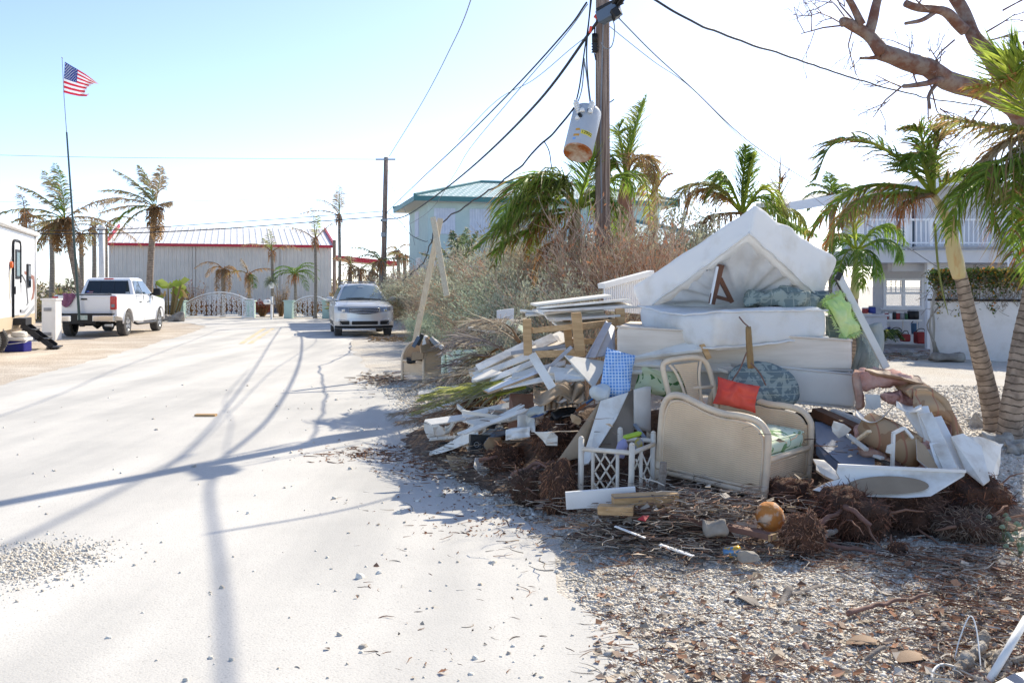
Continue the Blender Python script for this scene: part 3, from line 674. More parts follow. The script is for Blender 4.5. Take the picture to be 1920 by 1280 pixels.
big_palm('bent yellowing palm behind and right of the spear palm', B(1222, 22), [B(1222, 22, 0), P(1222, 500, 22), P(1224, 420, 22)], .11, .09, P(1228, 360, 22), [
  (Q((1215, 320, 22), (1190, 300, 22), (1175, 330, 22)), .5, .7, OLV, BRN, .5, .4), (Q((1235, 330, 22), (1225, 300, 22), (1205, 290, 22)), .5, .5, YG, BRN, .5, .3), (Q((1240, 340, 22), (1250, 330, 22), (1262, 326, 22)), .2, .2, RST, BRN, .5, .8)], 63, shaft=([P(1224, 430, 22), P(1225, 400, 22), P(1230, 360, 22)], .1, m_shaftg), nleaf=30)
# palm behind mattress (crown 1390,400)
big_palm('palm with arching green and rust fronds behind the white mattress', B(1395, 17), [B(1395, 17, 0), P(1395, 520, 17), P(1393, 450, 17)], .12, .1, P(1392, 400, 17), [
  (Q((1350, 355, 17), (1290, 350, 16.8), (1245, 420, 16.5)), .55, .6, OLV, BRN, .5, .2),
  (Q((1350, 365, 17.2), (1300, 365, 17.3), (1272, 460, 17.4)), .5, .8, BRN, BRN, .5, .6),
  (Q((1370, 350, 17), (1350, 330, 17), (1320, 380, 17)), .5, .7, GREEN, OLV, .4, .1),
  (Q((1392, 350, 17), (1396, 310, 17), (1400, 275, 17)), .4, .05, (.13, .21, .03), YG, .4, .02, (.05, 0, .15)),
  (Q((1402, 350, 17), (1408, 315, 17), (1414, 290, 17)), .35, .05, YG, YG, .4, .02, (.1, 0, .15)),
  (Q((1430, 355, 17), (1465, 385, 17), (1475, 450, 17)), .5, .5, YG, BRN, .4, .1),
  (Q((1425, 370, 16.7), (1470, 410, 16.5), (1530, 440, 16.4)), .5, .7, GREEN, OLV, .3, .1),
  (Q((1365, 400, 16.8), (1330, 410, 16.6), (1305, 470, 16.5)), .5, .9, BRN, BRN, .4, .7),
  (Q((1450, 390, 17), (1500, 405, 17), (1520, 470, 17)), .45, .8, OLV, GREEN, .3, .1)], 64, shaft=([P(1393, 460, 17), P(1393, 430, 17), P(1392, 400, 17)], .09, m_shaftg))
random.seed(3); mb = MB(); a, b = P(1462, 470, 18), P(1464, 285, 18); mb.tube(spline([a, P(1460, 400, 18), b], 10), [.05, .05, .05, .045, .04, .035, .03, .02, .015, .01, .004], 6, col=BRN)
for i in range(60):
 u = rnd(.1, .75); p = a.lerp(b, u); mb.tube([p, p + V((rnd(-.25, .25), rnd(-.1, .1), rnd(.1, .4)))], [.012, .003], 3, col=rc(RST if i % 2 else OLV, .3))
tag(mb.build('palm_spear', m_twig), 'single brown unopened palm spear against the white sky', 'palm')
# distant palm (1555,320)
auto_palm('small distant palm seen above the balcony house roof', B(1562, 30), [B(1560, 30, 0), P(1560, 370, 30)], .12, .09, [(a, e, 1.0, .9, GREEN, OLV, .3, .1) for a, e in ((-90, 35), (90, 45), (-60, 60), (60, 60), (100, 20), (-100, 5), (0, 80), (130, 30))], lf=.3, seed=66, w=.04)
# palm in front of patio (1640,500)
big_palm('compact dark green palm in front of the balcony', B(1603, 19), [B(1603, 19, 0), P(1604, 600, 19), P(1603, 540, 19)], .06, .055, P(1606, 470, 19), [
  (Q((1580, 440, 18.8), (1560, 450, 18.6), (1550, 490, 18.5)), .45, .9, GREEN, LUSH, .3, .0),
  (Q((1600, 425, 19), (1608, 405, 19), (1620, 400, 18.9)), .4, .2, YG, GREEN, .3, .0),
  (Q((1640, 430, 19), (1670, 425, 19), (1700, 455, 19)), .5, .8, GREEN, LUSH, .3, .0),
  (Q((1650, 450, 18.7), (1680, 460, 18.5), (1690, 490, 18.5)), .45, .9, LUSH, LUSH, .3, .0),
  (Q((1590, 470, 18.6), (1575, 500, 18.4), (1572, 530, 18.4)), .5, .9, LUSH, GREEN, .3, .0),
  (Q((1620, 470, 18.5), (1640, 490, 18.3), (1645, 520, 18.3)), .5, .9, LUSH, GREEN, .3, .0),
  (Q((1612, 480, 18.4), (1618, 510, 18.1), (1615, 540, 18.1)), .45, .9, GREEN, LUSH, .3, .0),
  (Q((1585, 450, 19.2), (1600, 440, 19.5), (1630, 450, 19.8)), .45, .8, LUSH, LUSH, .3, .0)], 67, shaft=([P(1603, 560, 19), P(1603, 520, 19), P(1606, 470, 19)], .07, mat('green_shaft', (.42, .40, .2), .5, (.34, .36, .16), 3)), nleaf=34)
# right foreground palm 1: trunk (1865,810)->(1800,515), shaft ->(1780,415)
K1 = P(1750, 365, 10.4)
big_palm('slender foreground palm leaning left with a smooth orange crownshaft', G(1866, 812), [G(1868, 812) + V((0, 0, -.03)), P(1850, 720, 10.8), P(1822, 610, 10.6), P(1800, 512, 10.5)], .115, .068, K1, [
  (Q((1695, 305, 10.3), (1625, 265, 10.2), (1560, 272, 10.1), (1530, 335, 10.1)), .40, .35, (.11, .17, .04), RST, .4, .08, (-.3, 0, .05), .028),
  (Q((1735, 300, 10.4), (1725, 250, 10.4), (1700, 238, 10.4)), .34, .4, GREEN, BRN, .45, .2, (-.1, 0, .1), .028),
  (Q((1752, 300, 10.4), (1760, 258, 10.4), (1752, 236, 10.4)), .3, .3, OLV, BRN, .5, .3, (.1, 0, .1), .026),
  (Q((1732, 310, 10.2), (1718, 290, 10.1), (1700, 312, 10.0)), .34, .7, GREEN, OLV, .4, .1, (0, 0, 0), .028),
  (Q((1695, 350, 10.2), (1620, 350, 10.1), (1560, 390, 10.0), (1515, 445, 10.0)), .42, .7, GREEN, RST, .45, .2, (-.25, 0, 0), .028),
  (Q((1700, 368, 10.1), (1640, 368, 10.0), (1580, 405, 9.9), (1540, 480, 9.9)), .4, .9, OLV, RST, .55, .4, (-.2, 0, 0), .026),
  (Q((1690, 362, 10.0), (1620, 372, 9.8), (1570, 425, 9.7)), .36, 1.0, GREEN, BRN, .5, .4, (-.15, 0, 0), .026),
  (Q((1720, 372, 10.0), (1700, 385, 9.9), (1685, 420, 9.9)), .3, 1.0, RST, RST, .5, .95, (0, 0, 0), .014),
  (Q((1785, 335, 10.2), (1830, 322, 10.1), (1868, 340, 10)), .36, .5, GREEN, BRN, .4, .1, (0, 0, .1), .028)], 71,
  shaft=([P(1799, 520, 10.5), P(1788, 470, 10.45), P(1778, 415, 10.4), K1], .07, m_shaft), mats=m_ptrunk, group='foreground palms at the right')
# right foreground palm 2: trunk (1890,820)->(1925,560)
K2 = P(1965, 235, 10.2)
fp2 = big_palm('foreground palm cropped by the right frame edge with long arching fronds', G(1890, 828), [G(1890, 828) + V((0, 0, -.03)), P(1902, 740, 10.1), P(1918, 640, 10.1), P(1938, 540, 10.1), P(1958, 420, 10.1)], .125, .085, K2, [
  (Q((1930, 240, 10), (1850, 235, 9.9), (1760, 215, 9.8)), .5, .6, OLV, BRN, .55, .35, (-.2, 0, 0), .03),
  (Q((1940, 150, 10), (1905, 120, 10), (1895, 115, 10)), .6, .1, (.12, .2, .03), YG, .4, .05, (-.1, 0, .2), .035),
  (Q((1925, 150, 9.9), (1870, 160, 9.8), (1820, 165, 9.7)), .35, .3, YG, RST, .6, .3, (-.1, 0, .1), .03),
  (Q((1930, 210, 9.9), (1900, 150, 9.8), (1915, 100, 9.7)), .6, .1, YG, GREEN, .4, .05, (-.1, 0, .2), .035),
  (Q((1925, 300, 9.9), (1862, 318, 9.8), (1800, 368, 9.7), (1782, 445, 9.7)), .6, .9, GREEN, BRN, .3, .05, (-.2, 0, 0), .035),
  (Q((1910, 290, 9.8), (1850, 320, 9.6), (1870, 430, 9.5)), .6, .9, GREEN, BRN, .4, .15, (-.25, 0, 0), .035),
  (Q((1930, 300, 9.7), (1900, 350, 9.5), (1900, 480, 9.4)), .62, .9, GREEN, BRN, .4, .15, (-.2, 0, 0), .035),
  (Q((1910, 260, 10), (1870, 280, 10), (1820, 330, 10)), .5, .8, BRN, GRY, .5, .8, (-.2, 0, 0), .03),
  (Q((1940, 330, 9.7), (1940, 400, 9.5), (1935, 520, 9.4)), .7, .9, GREEN, RST, .4, .2, (-.2, 0, 0), .045)], 72,
  shaft=([P(1958, 420, 10.1), P(1962, 330, 10.15), K2], .085, m_shaft), mats=m_ptrunk, group='foreground palms at the right', nleaf=50)
trunk_t = thing('palm_tree', 'palm trunk at the frame edge half hidden behind the foreground palm', 'palm', G(1916, 826)); b0 = G(1916, 826)
trunk(trunk_t, [V((0, 0, -.03)), P(1925, 700, 10.6) - b0, P(1940, 560, 10.6) - b0, P(1960, 400, 10.6) - b0], .11, .08, ring=.075)
hs = MB(); hs.tube(spline([P(1753, 420, 10.2), P(1758, 490, 10.1), P(1768, 550, 10.1), P(1778, 590, 10.1)], 12), [.014, .014, .014, .013, .013, .012, .011, .01, .009, .008, .007, .005, .003], 6, col=(.36, .38, .14)); tag(hs.build('hanging_stalk', m_leaf, smooth=True), 'thin yellow-green stalk hanging beside the smooth crownshaft', 'palm stalk')

# ---------------------------------------------------------------- bare gumbo-limbo tree, upper right
m_gumbo = mat('peeling_red_bark', (.17, .07, .042), .6, (.26, .19, .15), 7, det=6, bump=.5, contrast=(.42, .62))
def tree_branch(mb, pts, r0, r1, n=10, k=20):
 ps = spline(pts, k); L = len(ps)
 mb.tube([p + V((nz(p, 2.3), nz(p, 2.3, 5), nz(p, 2.3, 9))) * .05 for p in ps], [(r0 + (r1 - r0) * i / (L - 1)) * (1 + .12 * nz(p, 4)) for i, p in enumerate(ps)], n)
def twigs(mb, p, d, L, depth, r):
 e = p + d * L; m_ = p.lerp(e, .5) + V((rnd(-1, 1), rnd(-1, 1), rnd(-1, 1))) * L * .1; mb.tube([p, m_, e], [r, r * .8, r * .5], 4)
 if depth:
  for _ in range(random.choice((2, 3))):
   q = p.lerp(e, rnd(.35, 1)); twigs(mb, q, (d + V((rnd(-.9, .9), rnd(-.9, .9), rnd(-.8, .8)))).normalized(), L * rnd(.5, .8), depth - 1, r * .6)
def gumbo():
 random.seed(90); Yg = 12.5; b = B(2010, 12.5); t = thing('bare_tree', 'leafless red-barked tree reaching in from the upper right corner', 'tree', b)
 pt = lambda x, y, Y=Yg: P(x, y, Y) - b
 mb = MB(); tree_branch(mb, [V((0, 0, -.05)), pt(2000, 600), pt(1985, 400), pt(1935, 250)], .26, .17, 14); mb.build('trunk', m_gumbo, t, smooth=True)
 def br(pts, r0, r1): 
  m_ = MB(); tree_branch(m_, pts, r0, r1); return m_.build('branch', m_gumbo, t, smooth=True)
 br([pt(1935, 250), pt(1900, 200), pt(1800, 155, 12.3), pt(1700, 115, 12), pt(1645, 95, 11.9)], .15, .10)
 br([pt(1650, 98, 11.9), pt(1625, 62, 11.9), pt(1590, 42, 11.8), pt(1578, 44, 11.8)], .09, .05)
 br([pt(1625, 62, 11.9), pt(1640, 25, 11.9), pt(1655, -40, 11.9)], .07, .05)
 br([pt(1618, 45, 11.8), pt(1605, 20, 11.8), pt(1580, -20, 11.8)], .05, .04)
 br([pt(1900, 190, 12.6), pt(1860, 110, 12.8), pt(1820, 50, 13), pt(1780, -20, 13.2)], .12, .085)
 br([pt(1815, 55, 12.9), pt(1770, 25, 12.8), pt(1700, 8, 12.6)], .08, .05)
 br([pt(1755, 20, 12.8), pt(1725, 38, 12.6), pt(1698, 45, 12.5)], .035, .02)
 br([pt(1765, 148, 12.1), pt(1730, 160, 11.9), pt(1688, 163, 11.8)], .045, .025)
 br([pt(1755, 155, 12.1), pt(1738, 180, 12.0), pt(1744, 205, 11.9)], .03, .015)
 br([pt(1642, 105, 11.9), pt(1630, 108, 11.9), pt(1612, 107, 11.8)], .03, .018)
 br([pt(1935, 250), pt(1960, 150), pt(1925, 80, 12.2)], .12, .06)
 for (x, y, dx, dz) in ((1578, 44, -.8, .3), (1590, 40, -.7, .8), (1600, 38, -.5, 1), (1580, 48, -1, -.2), (1655, 0, .7, .8), (1640, 20, .1, 1), (1600, 50, .1, -1), (1690, 163, -.8, .3), (1690, 163, -.7, -.8), (1740, 190, .2, -.9), (1745, 160, .2, -.8), (1720, 160, -.2, .8), (1835, 80, .8, .2), (1850, 60, .8, .5), (1790, 75, -.6, -.7), (1740, 20, -.4, .6), (1720, 10, .4, .5), (1880, 20, .6, .3), (1860, 0, .5, .9), (1700, 5, 0, .8), (1880, 180, -.5, -.6), (1840, 200, -.4, -.5), (1770, 140, -.3, .6)):
  tw = MB(); twigs(tw, pt(x, y, 12.1), V((dx, rnd(-.3, .3), dz)).normalized(), rnd(.35, .6), 3, .012); tw.build('twig', m_gumbo, t)
gumbo()

# ---------------------------------------------------------------- hedge of dry and silvery shrubs
TW1 = (.50, .32, .20); TW2 = (.50, .38, .27); SLV = (.42, .43, .31)
def make_shrub(kind, seed):
 # unit shrub about 2 m tall, 2 m wide, grown from the ground up
 random.seed(seed); t = thing('shrub', 'x', 'shrub'); mb = MB(); tips = []
 col = (TW1, TW2, SLV, TW1)[kind]
 nst = (105, 105, 50, 115)[kind]
 def grow(p, d, L, r, dep, c):
  k = 3; q = p; pts = [p]
  for i in range(k):
   d = (d + V((rnd(-1, 1), rnd(-1, 1), rnd(-.7, .9))) * .22).normalized(); q = q + d * L / k; pts.append(q)
  mb.tube(pts, [r * (1 - .55 * i / k) for i in range(k + 1)], 3, cap=False, col=rc(c, .3))
  if dep:
   for i in range(random.choice((3, 4, 4))):
    s_ = pts[random.choice((1, 2, 3))]; grow(s_, (d + V((rnd(-1, 1), rnd(-1, 1), rnd(-.6, .8))) * .75).normalized(), L * rnd(.5, .75), r * .6, dep - 1, lerp3(c, (.66, .54, .43), .25))
  else: tips.append((pts[-1], d)); tips.append((pts[1], d))
 for i in range(nst):
  a = rnd(0, 6.28); rr = rnd(0, .75); el = rnd(.25, 1.3); grow(V((math.cos(a) * rr * .8, math.sin(a) * rr * .7, 1.25 * rnd() ** .8)), V((math.cos(a) * math.cos(el), math.sin(a) * math.cos(el), math.sin(el))), rnd(.5, .95), .012, 2 if kind != 2 else 1, rc(col, .15))
 mb.build('branches', m_twig, t)
 lf = MB(); nl = (3, 7, 30, 1)[kind]; lc = ((.38, .34, .23), (.42, .43, .31), (.44, .50, .35), (.38, .18, .10))[kind]
 for p, d in tips:
  if kind in (0, 3) and random.random() < .55: continue
  for j in range(nl):
   q = p + V((rnd(-1, 1), rnd(-1, 1), rnd(-1, 1))) * (.16 if kind == 2 else .07); e = (d + V((rnd(-1, 1), rnd(-1, 1), rnd(-.5, 1))) * .9).normalized() * rnd(.05, .10); s_ = e.cross(V((rnd(-1, 1), rnd(-1, 1), rnd(-1, 1)))).normalized() * rnd(.008, .016)
   lf.add([q, q + e * .5 + s_, q + e, q + e * .5 - s_], [(0, 1, 2, 3)], 0, rc(lc, .35))
 if kind == 2:
  for i in range(2600):
   a = rnd(0, 6.28); el = math.asin(rnd(0, 1)); rr = rnd(.75, 1.05); q = V((math.cos(a) * math.cos(el) * rr, math.sin(a) * math.cos(el) * rr, math.sin(el) * rr * 1.3 + .2)); q += V((nz(q, 2), nz(q, 2, 4), nz(q, 2, 8))) * .5
   d = (q - V((0, 0, .3))).normalized()
   for j in range(4):
    e = (d + V((rnd(-1, 1), rnd(-1, 1), rnd(-.5, 1))) * .8).normalized() * rnd(.06, .13); s_ = e.cross(V((rnd(-1, 1), rnd(-1, 1), rnd(-1, 1)))).normalized() * rnd(.008, .016); p = q + V((rnd(-1, 1), rnd(-1, 1), rnd(-1, 1))) * .05
    lf.add([p, p + e * .5 + s_, p + e, p + e * .5 - s_], [(0, 1, 2, 3)], 0, rc(lc, .35))
 lf.build('leaves', m_leafs, t)
 return t
SH = [make_shrub(k, 200 + k) for k in range(4)]
used = set()
def put(kind, px, Y, sc, sz, rz, label):
 s_ = SH[kind]
 if kind not in used: used.add(kind); o = s_; o.location = B(px, Y); o.rotation_euler = (0, 0, rz)
 else: o = copy_tree(s_, loc=B(px, Y), rz=rz)
 o.scale = (sc * 1.05, sc * 1.05, sz * .68); o['label'] = label; o['group'] = 'dry and silvery shrubs of the roadside hedge'; return o
for i_, a in enumerate(((0, 752, 43, 1.0, 1.6, 'farthest brown shrub of the hedge, behind the silver car'),
 (3, 784, 38, .9, 1.6, 'reddish brown shrub right beside the silver car mirror'),
 (1, 800, 34, 1.15, 1.45, 'pale twiggy shrub peeping over the reddish one beyond the crossed poles'),
 (0, 830, 33, 1.15, 1.5, 'brown shrub seen between the two crossed battens'),
 (3, 783, 31.5, 0.45, 0.6, 'low dark brown shrub at the kerb next to the silver car'),
 (2, 808, 27, 0.55, 0.7, 'silver-green shrub between the silver car and the crossed poles'),
 (2, 838, 24, 0.72, 0.8, 'silver-green shrub at the foot of the crossed poles'),
 (0, 822, 30, 0.8, 1.2, 'rusty twig shrub behind the silver-green one left of the crossed poles'),
 (0, 868, 28, 1.15, 1.55, 'tall brown shrub right behind the crossed wooden poles'),
 (2, 880, 20.8, 0.6, 0.7, 'lush silver-green shrub just right of the crossed poles'),
 (1, 915, 26, 1.2, 1.65, 'tall grey twiggy shrub below the aqua house window'),
 (3, 960, 24, 1.1, 1.7, 'dark brown tangled shrub under the left-swept mane of fronds'),
 (2, 950, 19.5, 0.9, 1.25, 'silvery leafy shrub in the middle of the hedge'),
 (0, 925, 17.5, 0.8, 1.0, 'brown twiggy shrub behind the stack of white boards'),
 (1, 1000, 20, 1.1, 1.75, 'bleached twiggy shrub left of the mane-like palm trunk'),
 (2, 1010, 17, 0.9, 1.3, 'silvery shrub behind the table frame, below the palm mane'),
 (0, 1060, 17.5, 1.0, 1.7, 'brown shrub directly below the mane-like palm'),
 (1, 1075, 16.9, 0.9, 1.5, 'grey twig shrub in front of the mane-like palm trunk'),
 (3, 1125, 14.4, 0.9, 1.75, 'pinkish bare shrub around the foot of the big wooden pole'),
 (0, 1180, 14.6, 0.9, 1.75, 'pinkish bare shrub right of the big wooden pole'),
 (3, 1215, 13.8, 0.8, 1.5, 'low bare shrub above the white ribbed chest'),
 (1, 1255, 16, 1.0, 1.75, 'bare shrub showing above the left end of the mattress'),
 (3, 1330, 17.5, 1.1, 1.6, 'bare thicket directly behind the peaked mattress'),
 (2, 985, 14, 0.6, 0.62, 'small silvery shrub left of the white ribbed chest'),
 (0, 1110, 12.6, 0.75, 1.05, 'dark twiggy shrub just behind the wooden table frame'),
 (1, 1040, 13.2, 0.7, 1.05, 'grey twig shrub just above the stack of white boards'))):
 put(*a[:5], i_ * 1.3, a[5])
# loose far vegetation (reads as one mass)
def thicket(name, label, boxes, cols, seed, n=2500):
 random.seed(seed); mb = MB()
 for (x0, x1, Y0, Y1, z1) in boxes:
  for i in range(n):
   px = rnd(x0, x1); Y = rnd(Y0, Y1); z = z1 * (1 - rnd() ** 2) * (.6 + .5 * nz((px * .05, Y * .2, 0))); q = B(px, Y, max(0, z))
   for j in range(2):
    e = V((rnd(-1, 1), rnd(-1, 1), rnd(-.3, 1))).normalized() * rnd(.15, .45); s_ = e.cross(V((rnd(-1, 1), rnd(-1, 1), rnd(-1, 1)))).normalized() * rnd(.015, .05)
    mb.add([q, q + e * .5 + s_, q + e, q + e * .5 - s_], [(0, 1, 2, 3)], 0, rc(random.choice(cols), .4))
 tag(mb.build(name, m_leafs), label, None, kind='stuff')
thicket('undergrowth', 'storm-browned undergrowth along the far side of the road', [(-40, 210, 56, 66, 2.3), (615, 800, 62, 75, 2.4), (620, 760, 46, 52, 1.3), (60, 150, 44, 50, 1.5)], [GRY, BRN, OLV, (.2, .18, .12)], 300)
thicket('far_treeline', 'low far-off tree line on the horizon', [(-300, 230, 90, 120, 3.2), (600, 900, 90, 120, 3.5)], [GRY, OLV, BRN], 301, 3000)
# ---------------------------------------------------------------- vehicles
m_carw = mat('white_car_paint', (.80, .80, .80), .22, spec=.6)
m_cars = mat('silver_car_paint', (.62, .61, .58), .25, spec=.7, metal=.35)
m_taill = mat('tail_light', (.45, .006, .01), .15, spec=.8)
m_lampw = mat('headlamp_glass', (.20, .22, .25), .05, spec=1, metal=.2)
def car_body(mb, prof, W, defy, crown, ns=12, mi=0):
 # prof: closed side outline [(y,z)...]; extruded over x with plan curvature and crown
 xs = [W * math.sin(math.pi / 2 * (-1 + 2 * i / ns)) for i in range(ns + 1)]; k = len(prof); vs = []
 for x in xs:
  u = abs(x) / W
  for y, z in prof: vs.append(V((x * crown(y, z), defy(y, u), z - .05 * (u ** 6) * (1 if z > 1.0 else 0))))
 fs = [(i * k + j, (i + 1) * k + j, (i + 1) * k + (j + 1) % k, i * k + (j + 1) % k) for i in range(ns) for j in range(k)]
 mb.add(vs, fs, mi); mb.add([vs[j] for j in range(k)], [tuple(range(k))], mi); mb.add([vs[ns * k + j] for j in range(k)], [tuple(range(k - 1, -1, -1))], mi)
def arc(cy, cz, r, a0, a1, n=10): return [(cy + r * math.cos(R(a0 + (a1 - a0) * i / n)), cz + r * math.sin(R(a0 + (a1 - a0) * i / n))) for i in range(n + 1)]
def wheel(parent, x, y, r, w_, side, spokes=6):
 o = bpy.data.objects.new('wheel', None); S.collection.objects.link(o); o.parent = parent; o.location = (x, y, r)
 M_ = Matrix.Rotation(R(90) * side, 4, 'Y')
 t_ = MB(); t_.lathe([(r * .62, -w_ * .46), (r * .8, -w_ * .5), (r * .95, -w_ * .46), (r, -w_ * .34), (r, w_ * .34), (r * .95, w_ * .46), (r * .8, w_ * .5), (r * .62, w_ * .46)], M_, 32, cap=False)
 for k in range(40):
  a = 2 * math.pi * k / 40
  for dz in (-.25, 0, .25): t_.box(M_ @ V((r * 1.0 * math.cos(a), r * 1.0 * math.sin(a), w_ * dz)), (.025, .02, w_ * .2) if abs(math.cos(a)) > .7 else (.02, .025, w_ * .2), M_.to_3x3())
 t_.build('tyre', m_rubber, o)
 rm = MB(); rm.lathe([(r * .64, w_ * .4), (r * .6, w_ * .44), (r * .56, w_ * .38), (r * .55, 0), (.01, 0)], M_, 28, cap=False)
 for k in range(spokes):
  a = 2 * math.pi * k / spokes
  for da in (-.13, .13): rm.bar(M_ @ V((r * .08 * math.cos(a + da), r * .08 * math.sin(a + da), w_ * .34)), M_ @ V((r * .6 * math.cos(a + da * .9), r * .6 * math.sin(a + da * .9), w_ * .4)), .035, .05, up=(side, 0, 0))
 rm.lathe([(r * .16, w_ * .2), (r * .16, w_ * .39), (.01, w_ * .4)], M_, 14, cap=False); rm.build('rim', m_alu, o)
 return o
def quad_on(mb, pts, mi=0, th=.01): mb.slab(pts, th, mi)

def pickup():
 yaw = R(4.5); loc = V((-13.82, 32.0, 0)); t = thing('pickup_truck', 'white crew-cab pickup truck seen from behind on the gravel lot', 'pickup truck', loc, yaw)
 r = .40; W = 1.0
 # bed + lower body
 low = [(-1.12, .72)] + arc(0, r, .5, 180, 0, 12)[0:1] 
 prof = [(-1.16, .68), (-.62, .62), (-.55, .55)] + arc(0, r + .03, .50, 170, 10, 12) + [(.55, .48), (1.2, .44), (3.1, .44)] + arc(3.68, r + .03, .50, 170, 10, 12) + [(4.3, .5), (4.55, .55), (4.62, .8), (4.60, 1.1), (4.5, 1.22), (4.2, 1.27), (3.1, 1.36), (1.0, 1.36), (.92, 1.40), (-1.14, 1.42), (-1.17, 1.38)]
 b = MB(); car_body(b, prof, W, lambda y, u: y - (.28 * u ** 4 if y > 4 else 0) + (.04 * u ** 6 if y < -1 else 0), lambda y, z: .965 if z > 1.25 else 1.0)
 bo = b.build('body', m_carw, t, merge=True, bevel=.03, seg=2)
 c = MB() # cab
 A = [(-.9, .95, 1.35), (.9, .95, 1.35), (.9, 3.2, 1.33), (-.9, 3.2, 1.33), (-.74, 1.12, 1.90), (.74, 1.12, 1.90), (.72, 2.45, 1.90), (-.72, 2.45, 1.90)]
 T = [(-.66, 1.3, 1.955), (.66, 1.3, 1.955), (.64, 2.3, 1.955), (-.64, 2.3, 1.955)]
 c.add(A + T, [(0, 1, 5, 4), (1, 2, 6, 5), (2, 3, 7, 6), (3, 0, 4, 7), (4, 5, 9, 8), (5, 6, 10, 9), (6, 7, 11, 10), (7, 4, 8, 11), (8, 9, 10, 11)]); c.build('cab', m_carw, t, merge=True, bevel=.04, seg=3)
 def onface(a, b_, c_, d, u0, u1, v0, v1, off):
  a, b_, c_, d = map(V, (a, b_, c_, d)); n_ = (b_ - a).cross(d - a).normalized() * off
  f = lambda u, v: (a.lerp(b_, u)).lerp(d.lerp(c_, u), v) + n_
  return [f(u0, v0), f(u1, v0), f(u1, v1), f(u0, v1)]
 g = MB(); g.add(onface(A[0], A[1], A[5], A[4], .07, .93, .1, .9, .012), [(0, 1, 2, 3)]); g.build('rear_window', m_glass, t)
 g2 = MB(); g2.add(onface(A[0], A[1], A[5], A[4], .36, .365, .1, .9, .016) , [(0, 1, 2, 3)]); g2.add(onface(A[0], A[1], A[5], A[4], .635, .64, .1, .9, .016), [(0, 1, 2, 3)]); g2.build('window_divider', m_black, t)
 st = MB(); 
 for k in range(3): st.add(onface(A[0], A[1], A[5], A[4], .12, .23, .13 + .04 * k, .15 + .04 * k, .018), [(0, 1, 2, 3)], 0 if k % 2 == 0 else 1)
 st.add(onface(A[0], A[1], A[5], A[4], .10, .15, .18, .26, .02), [(0, 1, 2, 3)], 2)
 st.build('window_sticker', [m_red, m_white, mat('sticker_blue', (.05, .1, .35))], t); st = MB(); st.add(onface(A[0], A[1], A[5], A[4], .85, .92, .13, .18, .02), [(0, 1, 2, 3)]); st.build('window_sticker', m_white, t)
 for sg, F_ in ((1, (A[1], A[2], A[6], A[5])), (-1, (A[3], A[0], A[4], A[7]))):
  for u0, u1 in ((.07, .42), (.46, .93)):
   w1 = MB(); q = onface(*F_, *( (u0, u1) if sg > 0 else (1 - u1, 1 - u0)), .08, .9, .012)
   w1.add(q, [(0, 1, 2, 3)]); w1.build('side_window', m_glassb, t)
 ws = MB(); ws.add(onface(A[2], A[3], A[7], A[6], .06, .94, .08, .94, .012), [(0, 1, 2, 3)]); ws.build('windscreen', m_glassb, t)
 # tailgate
 tg = MB(); tg.box((0, -1.185, 1.06), (1.62, .05, .62)); tg.box((0, -1.215, 1.32), (1.5, .02, .06)); tg.box((0, -1.214, 1.27), (.26, .02, .07), mi=0); tgo = tg.build('tailgate', m_carw, t, bevel=.012)
 tt = MB(); tt.box((0, -1.17, 1.395), (1.66, .07, .035)); tt.build('bed_cap', m_black, t)
 h = MB(); h.box((0, -1.222, 1.245), (.2, .012, .05)); h.build('handle', m_black, tgo)
 for x in (-.9, .9):
  l_ = MB(); l_.box((x, -1.16, 1.12), (.19, .11, .42)); l_.build('tail_light', m_taill, t, bevel=.02)
  l2 = MB(); l2.box((x, -1.22, 1.03), (.1, .012, .1)); l2.build('reverse_lamp', m_lampw, t)
 bl = MB(); bl.box((0, 1.13, 1.915), (.3, .05, .04)); bl.build('brake_light', m_taill, t)
 # bumper
 for x in (-.66, .66): bp = MB(); bp.box((x, -1.33, .63), (.66, .2, .2)); bp.build('bumper', m_chrome, t, bevel=.02)
 bk = MB(); bk.box((0, -1.3, .60), (.74, .2, .3)); bk.box((0, -1.31, .755), (1.9, .2, .07)); bk.box((0, -1.36, .42), (.12, .2, .1)); bk.build('bumper_step', m_black, t, bevel=.01)
 pl = MB(); pl.box((.02, -1.408, .66), (.31, .012, .15)); pl.build('licence_plate', mat('plate', (.6, .62, .58), .5, (.3, .42, .35), 30), t)
 ex = MB(); ex.tube([(.55, -.6, .38), (.62, -1.05, .4), (.85, -1.1, .4)], .05, 10); ex.build('exhaust', m_alu, t)
 ax = MB(); ax.tube([(-.85, 0, .4), (.85, 0, .4)], .06); ax.lathe([(.02, -.16), (.16, -.05), (.16, .05), (.02, .16)], Matrix.Translation((0, 0, .4)), 12); ax.box((0, 1.7, .62), (1.3, 5.2, .16)); ax.build('axle', m_black, t)
 for y in (0, 3.68):
  for sg in (-1, 1): wheel(t, sg * .86, y, r, .28, sg)
 for sg in (-1, 1):
  lp = MB()
  for y in (0, 3.68):
   pth = [V((sg * 1.0, p[0], p[1])) for p in arc(y, r + .03, .515, 180, 0, 14)]; lp.tube(pth, .03, 6)
  lp.build('wheel_arch', m_carw, t, smooth=True)
  mr = MB(); mr.hexa([(sg * a, b_, c_) for c_ in (1.32, 1.58) for b_ in (2.72, 2.88) for a in (1.02, 1.27)], (.25, .16, .26), .05, 3, 3, 3); mr.bar((sg * .9, 2.85, 1.36), (sg * 1.05, 2.82, 1.4), .06, .06); mr.build('mirror', m_black, t, smooth=True)
  rb = MB(); rb.tube([(sg * 1.0, .65, .42), (sg * 1.06, .8, .38), (sg * 1.06, 2.9, .38), (sg * 1.0, 3.05, .42)], .045, 8); rb.build('running_board', m_blackm, t, smooth=True)
